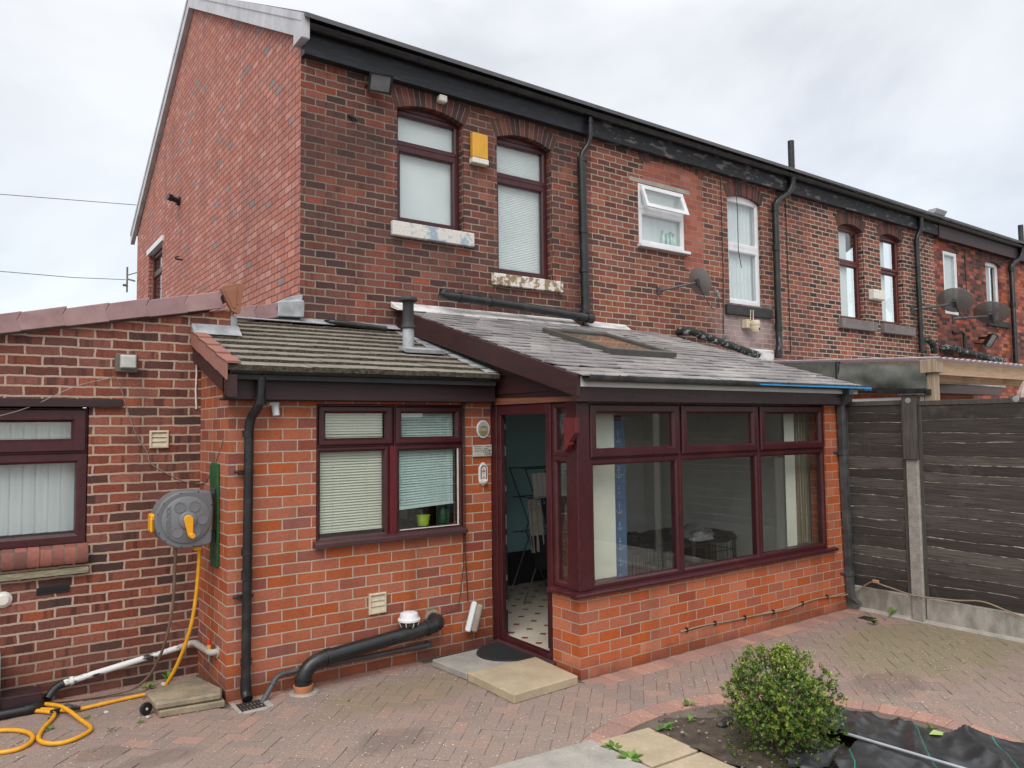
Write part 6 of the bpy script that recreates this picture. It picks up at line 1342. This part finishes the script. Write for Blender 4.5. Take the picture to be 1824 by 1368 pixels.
# low straggling shoots at the left and front
for i in range(150):
    a = random.uniform(2.4, 5.6); r_ = random.uniform(.2, .42); p = Vector((4.16 + r_ * math.cos(a), 2.95 + r_ * math.sin(a) * .8, random.uniform(.02, .10)))
    for k_ in range(5):
        d = Vector((random.gauss(0, 1), random.gauss(0, 1), random.uniform(.0, 1.2))).normalized(); leaf(m, p, d, d.orthogonal().normalized(), random.uniform(.014, .024), .006)
M_LEAF = island('shrub_leaf', [(0, (.035, .07, .014)), (.3, (.065, .13, .02)), (.65, (.12, .205, .027)), (.9, (.19, .27, .035)), (.955, (.22, .11, .04)), (1, (.32, .34, .10))], .42, .1, 80, 0, spec=.5)
q = M_LEAF.node_tree; bs = q.nodes['Principled BSDF']; tl = q.nodes.new('ShaderNodeBsdfTranslucent'); mx = q.nodes.new('ShaderNodeMixShader'); mx.inputs[0].default_value = .25
q.links.new(bs.inputs['Base Color'].links[0].from_socket, tl.inputs[0]); q.links.new(bs.outputs[0], mx.inputs[1]); q.links.new(tl.outputs[0], mx.inputs[2]); q.links.new(mx.outputs[0], q.nodes['Material Output'].inputs[0])
m.build('crown', M_LEAF, t, recalc=False)
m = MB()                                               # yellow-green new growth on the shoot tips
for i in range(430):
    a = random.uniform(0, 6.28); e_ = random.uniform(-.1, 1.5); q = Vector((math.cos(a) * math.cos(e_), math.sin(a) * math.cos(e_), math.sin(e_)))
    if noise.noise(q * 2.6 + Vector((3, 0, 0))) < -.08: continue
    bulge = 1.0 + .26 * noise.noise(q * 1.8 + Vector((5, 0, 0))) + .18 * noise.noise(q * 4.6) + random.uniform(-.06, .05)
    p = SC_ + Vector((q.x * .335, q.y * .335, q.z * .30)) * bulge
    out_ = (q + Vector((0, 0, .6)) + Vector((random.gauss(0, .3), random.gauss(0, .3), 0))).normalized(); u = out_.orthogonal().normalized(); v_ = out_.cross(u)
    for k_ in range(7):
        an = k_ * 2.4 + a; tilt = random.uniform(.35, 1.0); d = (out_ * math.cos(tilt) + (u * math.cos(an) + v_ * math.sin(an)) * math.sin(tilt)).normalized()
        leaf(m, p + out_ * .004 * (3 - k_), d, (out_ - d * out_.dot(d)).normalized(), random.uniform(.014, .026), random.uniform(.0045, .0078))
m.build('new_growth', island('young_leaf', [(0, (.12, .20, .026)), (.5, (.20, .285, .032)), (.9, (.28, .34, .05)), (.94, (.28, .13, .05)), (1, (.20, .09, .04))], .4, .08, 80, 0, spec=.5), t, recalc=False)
# weed membrane: crumpled black woven sheet with green guide threads
s = NT('woven_membrane'); P = s.pos()
mp_ = s.n('ShaderNodeMapping'); mp_.inputs['Rotation'].default_value = (0, 0, R(-36)); s.l(P, mp_.inputs[0]); sp = s.n('ShaderNodeSeparateXYZ'); s.l(mp_.outputs[0], sp.inputs[0])
wv = s.math('FLOORED_MODULO', s.math('ADD', sp.outputs[1], s.math('MULTIPLY', s.noise(P, 5, 2), .03)), .43)
s.l(s.mix(s.math('LESS_THAN', wv, .007), s.mix(s.mr(s.noise(P, 7, 4), .4, .7), (.022, .023, .025), (.05, .051, .054)), (.03, .20, .14)), s.b.inputs['Base Color'])
s.b.inputs['Roughness'].default_value = .33; s.b.inputs['Specular IOR Level'].default_value = .6
s.bump(s.noise(P, 240, 1), .3, .003); M_MEMB = s.m
def sheet(name, poly, zf, mat, label, cat, N=70, th=.003):
    xs = [p[0] for p in poly]; ys = [p[1] for p in poly]; x0, x1, y0, y1 = min(xs), max(xs), min(ys), max(ys)
    def inside(x, y):
        c_ = False
        for i in range(len(poly)):
            (xa, ya), (xb, yb) = poly[i], poly[i - 1]
            if (ya > y) != (yb > y) and x < (xb - xa) * (y - ya) / (yb - ya) + xa: c_ = not c_
        return c_
    m = MB(); V = {}
    for i in range(N + 1):
        for j in range(N + 1):
            x, y = x0 + (x1 - x0) * i / N, y0 + (y1 - y0) * j / N
            xx, yy = x + .02 * noise.noise((x * 2, y * 2, 8)), y + .02 * noise.noise((x * 2, y * 2, 4))
            if inside(x + .018 * noise.noise((x * 7, y * 7, 5)), y + .018 * noise.noise((x * 7, y * 7, 9))):
                z = zf(x, y); V[i, j] = (m.v((xx, yy, z)), m.v((xx, yy, z - th)))
    for i in range(N):
        for j in range(N):
            q_ = [(i, j), (i + 1, j), (i + 1, j + 1), (i, j + 1)]
            if all(k_ in V for k_ in q_): m.face([V[k_][0] for k_ in q_]); m.face([V[k_][1] for k_ in q_[::-1]])
    return m.build(name, mat, label=label, cat=cat, smooth=True, recalc=False)
ridge = lambda v: (1 - abs(v)) ** 2.2
def mz(x, y):
    u, v = x * .8 + y * .6, -x * .6 + y * .8
    z = .042 + .07 * ridge(noise.noise((u * 1.1, v * 3.2, 2))) + .028 * ridge(noise.noise((u * 3.0 + v, v * 4.4, 5))) + .012 * ridge(noise.noise((u * 5, v * 9, 15))) + .02 * noise.noise((x * 2, y * 2, 3)) + .003 * noise.noise((x * 14, y * 14, 1))
    dd_ = math.hypot(x - BC[0], y - BC[1]); return z * (1 if dd_ < 1.25 else max(.25, 1 - (dd_ - 1.25) * 4)) + .005
sheet('weed_membrane', [(4.84, 2.99), (4.99, 2.84), (5.0, 2.66), (4.97, 2.55), (5.08, 2.36), (5.22, 2.15), (5.28, 1.95), (5.3, 1.4), (3.95, 1.4), (3.95, 2.45), (4.15, 2.6), (4.4, 2.6), (4.5, 2.84), (4.7, 2.93)], mz, M_MEMB, 'crumpled black weed membrane with green threads over the soil bed', 'membrane', 90)
def mz2(x, y): return .10 + .05 * noise.noise((x * 5, y * 5, 3)) + .08 * max(0, 4.9 - x) * .5
sheet('weed_membrane', [(4.5, 3.02), (4.80, 3.04), (4.92, 2.88), (4.76, 2.84), (4.62, 2.74), (4.46, 2.77)], mz2, M_MEMB, 'raised frayed flap of black membrane beside the shrub', 'membrane', 40)
sheet('weed_membrane', [(3.85, 2.70), (4.12, 2.86), (4.3, 2.80), (4.34, 2.66), (4.1, 2.58), (3.9, 2.55)], lambda x, y: .05 + .05 * ridge(noise.noise((x * 6, y * 9, 6))), M_MEMB, 'dark torn strip of membrane at the near foot of the shrub', 'membrane', 36)
m = MB(); m.tube([(4.385, 2.66, .155), (4.46, 1.75, .165)], .0095, 12); m.build('metal_rod', simple('galvanised_rod', (.42, .44, .47), .35, metal=.4), smooth=True, label='pale metal rod lying on the black membrane', cat='rod')
m = MB(); p = Vector((4.93, 2.42, mz(4.97, 2.39) + .012)); m.hexa([p, p + Vector((.05, -.055, .0)), p + Vector((.115, -.06, -.005)), p + Vector((.07, .005, .01))], [q + Vector((0, 0, .002)) for q in (p, p + Vector((.05, -.055, .0)), p + Vector((.115, -.06, -.005)), p + Vector((.07, .005, .01)))]); m.build('leaf', simple('pale_leaf', (.34, .42, .14), .6), label='single pale green leaf fallen on the black membrane', cat='leaf')
m = MB(); m.obox((4.20, 3.42, .03), (1, .3, 0), (-.3, 1, 0), (0, 0, 1), .09, .03, .022); m.build('membrane_roll', M_MEMB, bevel=.015, label='dark rolled scrap of membrane lying left of the shrub', cat='membrane')
# blossom petals and stones
random.seed(5); m = MB()
def on_patio(x, y):
    if y > ylim(x) + .05 or x > 7.9: return False
    if math.hypot(x - BC[0], y - BC[1]) < BR: return random.random() < .25
    return True
for i in range(9000):
    x, y = random.uniform(0, 7.9), random.uniform(1.8, 6.8)
    if not on_patio(x, y) or noise.noise((x * 1.3, y * 1.3, 2)) + random.gauss(0, .25) < -.1: continue
    r_ = random.uniform(.002, .0058); a = random.uniform(0, 6.28); z = .0055 if math.hypot(x - BC[0], y - BC[1]) > BR + .2 else (.04 if math.hypot(x - BC[0], y - BC[1]) < BR else .011)
    if x < 3.78 and y < 3.83 and x < 3.36: z = .0135
    m.prism([(x + r_ * math.cos(a + q) * k_, y + r_ * math.sin(a + q) * k_, z + random.uniform(0, .001)) for q, k_ in ((0, 1.3), (1.3, .7), (3.0, 1.2), (4.4, .7))], (0, 0, .0007))
m.build('blossom_litter', island('petal', [(0, (.55, .47, .39)), (.4, (.70, .63, .56)), (1, (.80, .77, .72))], .8, .1, 60, 0), kind='stuff', label='pale blossom litter scattered over the paving', cat='litter')
m = MB()
for i in range(420):
    a = random.uniform(0, 6.28); r_ = BR * math.sqrt(random.random()); x, y = BC[0] + r_ * math.cos(a), BC[1] + r_ * math.sin(a); s_ = random.uniform(.004, .014)
    if (x > 4.5 and y < 3.0) or y < 2.0 or x < 3.80: continue
    bm_ = bmesh.ops.create_icosphere(m.bm, subdivisions=1, radius=s_)
    for v in bm_['verts']: v.co = Vector((v.co.x * random.uniform(.8, 1.3), v.co.y, v.co.z * .7)) + Vector((x, y, .032))
m.build('soil_stones', island('stone_chip', [(0, (.10, .085, .07)), (.7, (.20, .17, .14)), (1, (.42, .38, .33))], .9), kind='stuff', label='small stones and chips on the soil bed', cat='stones')
for (x, y, s_, lb) in ((.85, 6.50, .016, 'white pebble by the brown hose'), (.83, 6.31, .018, 'pale stone chip right of the hose clamp'), (1.06, 6.02, .017, 'pale stone beside the castor wheel'), (1.30, 6.70, .03, 'flat brown stone at the foot of the left wall')):
    m = MB(); bmesh.ops.create_icosphere(m.bm, subdivisions=2, radius=1)
    for v in m.bm.verts: q = v.co.copy(); k_ = 1 + .4 * noise.noise(q * 1.5 + Vector((x, y, 0))); v.co = Vector((x + q.x * s_ * k_, y + q.y * s_ * k_, .004 + max(-.2, q.z) * s_ * .6 * k_))
    m.build('stone', simple('pale_chip', (.5, .46, .42), .9) if not bpy.data.materials.get('pale_chip') else bpy.data.materials['pale_chip'], label=lb, cat='stone', group='loose stones on the paving')

# ---------------------------------------------------------------- fence on the boundary
FX = 8.0
t = thing('garden_fence', (FX, 3, 0), 'dark weathered overlap board fence with concrete posts and gravel boards', 'fence')
M_BOARD = island('weathered_board', [(0, (.06, .05, .045)), (.5, (.112, .096, .087)), (1, (.18, .155, .138))], .85, .75, 3, .6, stain=(.14, .125, .115), stain_scale=3, lo=.54, hi=.8, stretch=(30, 1.1, 22))
M_EDGE = simple('pale_sawn_edge', (.27, .235, .185), .85, col2=(.06, .05, .045), scale=8, lo=.44, hi=.56, stretch=(1, 1.2, 1))
M_FPOST = wood('fence_timber', (.09, .078, .066), (.05, .043, .038), 'z', .85)
M_CPOST = simple('concrete_post', (.36, .335, .30), .95, col2=(.25, .235, .21), scale=12, fine=.5, bumpy=.8, bscale=80)
M_GRAV = simple('gravel_board', (.44, .41, .37), .92, col2=(.20, .185, .155), scale=3.5, fine=.25, bumpy=.4, bscale=60, stretch=(1, 1.6, .8))
random.seed(3)
def panel(ya, yb, ztop, sl=0.):
    m = MB(); z = .255; n = 0
    while z < ztop - .05:
        hgt = random.uniform(.085, .155); ph = random.uniform(0, 50); N_ = 22; sg = random.gauss(0, .012); lw = random.choice((.0, .004, .007, .012))
        lo, hi = [], []
        for i in range(N_ + 1):
            f = i / N_; y = ya + (yb - ya) * f
            wob = .017 * noise.noise((y * 2.2, ph, 0)) + .007 * noise.noise((y * 9, ph, 1)) + sg * (f - .5)
            zt = min(z + hgt + .03 + wob, ztop - .03)
            lo.append((y, z + .004 * noise.noise((y * 3, ph, 4)))); hi.append((y, max(zt, z + .03)))
        xo = FX + .0 + .003 * (n % 2)
        A = [m.v((xo + .008, y, zz)) for y, zz in lo]; B = [m.v((xo - .022, y, zz - .002 - lw * max(0, .25 + noise.noise((y * 2.2, ph, 7))))) for y, zz in hi]
        A2 = [m.v((xo + .013, y, zz)) for y, zz in lo]; B2 = [m.v((xo - .012, y, zz)) for y, zz in hi]
        for i in range(N_):
            m.face([A[i], A[i + 1], B[i + 1], B[i]]); m.face([A2[i], B2[i], B2[i + 1], A2[i + 1]])
            fc = m.face([B[i], B[i + 1], B2[i + 1], B2[i]]); fc.material_index = 1
            m.face([A[i], A2[i], A2[i + 1], A[i + 1]])
        z += hgt * .93; n += 1
    # the light sawn top of a board shows as a thin line under each lap
    pn = m.build('fence_panel', [M_BOARD, M_EDGE], t, recalc=False)
    m = MB(); m.box(FX - .028, FX + .025, ya, yb, ztop - .05, ztop); m.box(FX - .022, FX - .017, ya, ya + .04, .25, ztop - .05); m.box(FX - .022, FX - .017, yb - .04, yb, .25, ztop - .05)
    m.build('panel_frame', M_FPOST, pn, bevel=.003)
    return pn
panel(4.032, 4.71, 2.29); panel(2.02, 3.898, 2.275); panel(.05, 1.88, 2.28); panel(-1.95, -.10, 2.28); panel(-3.95, -2.10, 2.28)
m_ = None
for (ya, yb) in ((4.03, 7.0), (2.0, 3.89), (.04, 1.9), (-1.96, -.08), (-3.96, -2.08)):
    m = MB(); m.box(FX - .02, FX + .03, ya, yb, -.05, .252); m.build('gravel_board', M_GRAV, t, bevel=.006)
for i, yc in enumerate((3.965, 1.95, -.02, -2.03)):
    m = MB(); m.box(FX - .05, FX + .06, yc - .065, yc + .065, -.05, 1.67 if i == 0 else 2.3); m.build('fence_post', M_CPOST, t, bevel=.012)
m = MB(); m.box(FX - .075, FX - .051, 3.885, 4.035, 1.665, 2.335); m.box(FX - .05, FX + .06, 3.90, 4.03, 1.672, 2.32); m.build('post_extension', M_FPOST, t, bevel=.004)
m = MB(); m.hexa([(FX - .09, 3.86, 2.336), (FX + .07, 3.86, 2.336), (FX + .07, 4.06, 2.336), (FX - .09, 4.06, 2.336)], [(FX - .09, 3.86, 2.352), (FX + .07, 3.86, 2.352), (FX + .07, 4.06, 2.352), (FX - .09, 4.06, 2.352)]); m.build('post_cap', M_FPOST, t)
m = MB(); m.lathe([(.03, 0), (.028, .003), (0, .004)], (FX - .076, 3.965, 2.28), (-1, 0, 0), 14); m.lathe([(.03, 0), (.028, .003), (0, .004)], (FX - .03, 2.98, 2.26), (-1, 0, 0), 14); m.build('tag', simple('metal_tag', (.4, .41, .42), .4, metal=.5), t)
m = MB(); m.prism([(FX - .06, 1, 0), (FX - .02, 1, 0), (FX - .02, 1, .03)], (0, 3.6, 0)); m.build('mortar_fillet', M_CONC, t)
m = MB(); m.tube(catmull([(7.93, 4.40, .335), (7.93, 4.2, .30), (7.925, 3.97, .268), (7.95, 3.6, .285), (7.955, 3.343, .315), (7.955, 3.1, .26), (7.955, 2.7, .19), (7.955, 2.0, .22)], 6), .008, 6); o = m.build('fence_cable', M_ROPE, label='beige cable sagging along the foot of the fence', cat='cable')
m = MB(); m.obox((7.925, 4.385, .345), (0, 1, 0), (1, 0, 0), (0, 0, 1), .035, .012, .018); m.build('knot', simple('twine', (.42, .26, .14), .9), o, bevel=.006)

# ---------------------------------------------------------------- over the fence
t = thing('timber_canopy', (9.0, 4.2, 0), 'rough timber lean-to canopy with a corrugated clear roof in the next yard', 'canopy')
M_PINE = wood('weathered_pine', (.60, .43, .28), (.36, .235, .14), 'x', .75, .9); M_PINEG = wood('grey_pine', (.42, .32, .23), (.27, .20, .14), 'z', .8)
m = MB(); m.box(8.94, 9.06, 4.16, 4.28, 0, 2.62); m.build('post', M_PINEG, t, bevel=.005)
m = MB(); m.box(8.90, 9.08, 4.12, 4.30, 2.62, 2.77); m.build('bearer', M_PINEG, t, bevel=.004)
m = MB(); m.box(9.08, 14.5, 4.18, 4.23, 2.60, 2.765); m.box(9.06, 14.5, 4.40, 4.44, 2.54, 2.66); m.build('beam', M_PINE, t, bevel=.004)
m = MB(); m.hexa([(8.97, 4.30, 2.60), (9.03, 4.30, 2.60), (9.03, 7.7, 2.80), (8.97, 7.7, 2.80)], [(8.97, 4.30, 2.765), (9.03, 4.30, 2.765), (9.03, 7.7, 2.965), (8.97, 7.7, 2.965)])
for x in (10.2, 11.4, 12.6, 13.8): m.hexa([(x, 4.24, 2.60), (x + .05, 4.24, 2.60), (x + .05, 7.7, 2.80), (x, 7.7, 2.80)], [(x, 4.24, 2.72), (x + .05, 4.24, 2.72), (x + .05, 7.7, 2.92), (x, 7.7, 2.92)])
m.build('rafter', M_PINEG, t)
m = MB(); xs = [8.90 + i * .0375 for i in range(150)]
A = [(x, 4.08, 2.785 + .012 * math.sin(i * math.pi / 2)) for i, x in enumerate(xs)]
for i in range(len(xs) - 1):
    a, b = A[i], A[i + 1]; m.hexa([a, b, (b[0], 7.72, b[2] + .205), (a[0], 7.72, a[2] + .205)], [(a[0], a[1], a[2] + .002), (b[0], b[1], b[2] + .002), (b[0], 7.72, b[2] + .207), (a[0], 7.72, a[2] + .207)])
s = NT('corrugated_clear'); tr = s.n('ShaderNodeBsdfTransparent'); tr.inputs[0].default_value = (.85, .82, .86, 1); mx = s.n('ShaderNodeMixShader'); mx.inputs[0].default_value = .45; s.b.inputs['Base Color'].default_value = (.62, .56, .58, 1); s.b.inputs['Roughness'].default_value = .25
s.l(tr.outputs[0], mx.inputs[1]); s.l(s.b.outputs[0], mx.inputs[2]); s.l(mx.outputs[0], s.t.nodes['Material Output'].inputs[0])
m.build('corrugated_roof', s.m, t)
M_TARP = simple('grey_green_tarp', (.085, .09, .08), .65, col2=(.14, .145, .13), scale=6, bumpy=.3, bscale=60)
m = MB(); N_ = 26; F_, K_ = {}, {}
for i in range(N_ + 1):
    for j in range(9):
        y = 4.24 + 1.08 * i / N_; f = j / 8; zt = 2.715 + .09 * (i / N_); zb = 2.44 + .05 * (i / N_)
        x = 8.93 - .05 * math.sin(f * 3.0) * (.6 + .7 * noise.noise((y * 2.5, 0, 0))) + .035 * noise.noise((y * 4, f * 2, 3)); F_[i, j] = m.v((x, y, zt + (zb - zt) * f + .02 * noise.noise((y * 3, f, 1)))); K_[i, j] = m.v((x + .03, y, zt + (zb - zt) * f))
for i in range(N_):
    for j in range(8): m.face([F_[i, j], F_[i + 1, j], F_[i + 1, j + 1], F_[i, j + 1]]); m.face([K_[i, j], K_[i, j + 1], K_[i + 1, j + 1], K_[i + 1, j]])
m.build('rolled_tarpaulin', M_TARP, label='grey green tarpaulin rolled along the side of the timber canopy', cat='tarpaulin', smooth=True)
m = MB(); m.prism([(8.92, 5.34, 2.60), (8.92, 5.34, 2.83), (8.92, 7.6, 2.97), (8.92, 7.6, 2.66)], (.02, 0, 0))
m.build('hanging_tarpaulin', M_TARP, label='darker tarpaulin sheet behind the rolled one, towards the terrace', cat='tarpaulin')
m = MB(); m.tube([(8.93, 5.33, 2.83), (8.92, 5.33, 2.50)], .03, 8); m.build('tarpaulin_fold', M_BLK, label='dark folded end of the grey green tarpaulin', cat='tarpaulin')
t = thing('neighbour_extension', (11, 6, 0), 'low red brick extension in the next yard behind the timber canopy', 'extension')
m = MB(); m.box(9.1, 15, 6.3, 7.74, 0, 2.58); m.build('wall', M_CON, t)
m = MB(); m.hexa([(9.1, 5.95, 2.71), (15.5, 5.95, 2.67), (15.5, 7.74, 2.76), (9.1, 7.74, 2.80)], [(9.1, 5.95, 2.75), (15.5, 5.95, 2.71), (15.5, 7.74, 2.80), (9.1, 7.74, 2.84)]); m.build('roof', simple('pale_roof_edge', (.40, .36, .33), .7), t)
m = MB(); m.box(9.1, 15.4, 5.98, 6.02, 2.53, 2.69); m.box(9.1, 15.4, 6.02, 6.3, 2.53, 2.55); m.build('fascia', M_ROSE, t)
m = MB(); gutter(m, 8.88, 9.05, 4.3, 2.42, .05); m.hexa([(8.90, 4.20, 2.37), (8.99, 4.20, 2.37), (8.99, 5.25, 2.44), (8.90, 5.25, 2.44)], [(8.90, 4.20, 2.43), (8.99, 4.20, 2.43), (8.99, 5.25, 2.50), (8.90, 5.25, 2.50)]); m.build('side_gutter', M_BLK, t)
m = MB(); m.box(8.97, 9.02, 4.30, 6.2, 2.0, 2.35); m.build('white_board', M_WHT, t)
t = thing('closed_parasol', (9.3, 3.35, 0), 'top of a closed pale pink parasol beyond the fence', 'parasol')
m = MB(); nn = 16; pr_ = [(.02, 2.52), (.05, 2.47), (.09, 2.36), (.13, 2.1), (.15, 1.6)]; rg = []
for r_, z in pr_: rg.append([m.v((9.32 + r_ * (1 + .25 * (k_ % 2)) * math.cos(2 * math.pi * k_ / nn), 3.35 + r_ * (1 + .25 * (k_ % 2)) * math.sin(2 * math.pi * k_ / nn), z)) for k_ in range(nn)])
for A, B in zip(rg, rg[1:]):
    for k_ in range(nn): m.face([A[k_], A[(k_ + 1) % nn], B[(k_ + 1) % nn], B[k_]])
m.face(rg[0]); m.face(rg[-1]); m.build('canopy_cloth', simple('pale_pink_cloth', (.50, .38, .33), .9), t)
m = MB(); m.tube([(9.32, 3.35, 0), (9.32, 3.35, 1.6)], .022, 8); m.lathe([(.025, 0), (.02, .03), (0, .04)], (9.32, 3.35, 2.52), (0, 0, 1), 10); m.build('pole', M_PINEG, t)
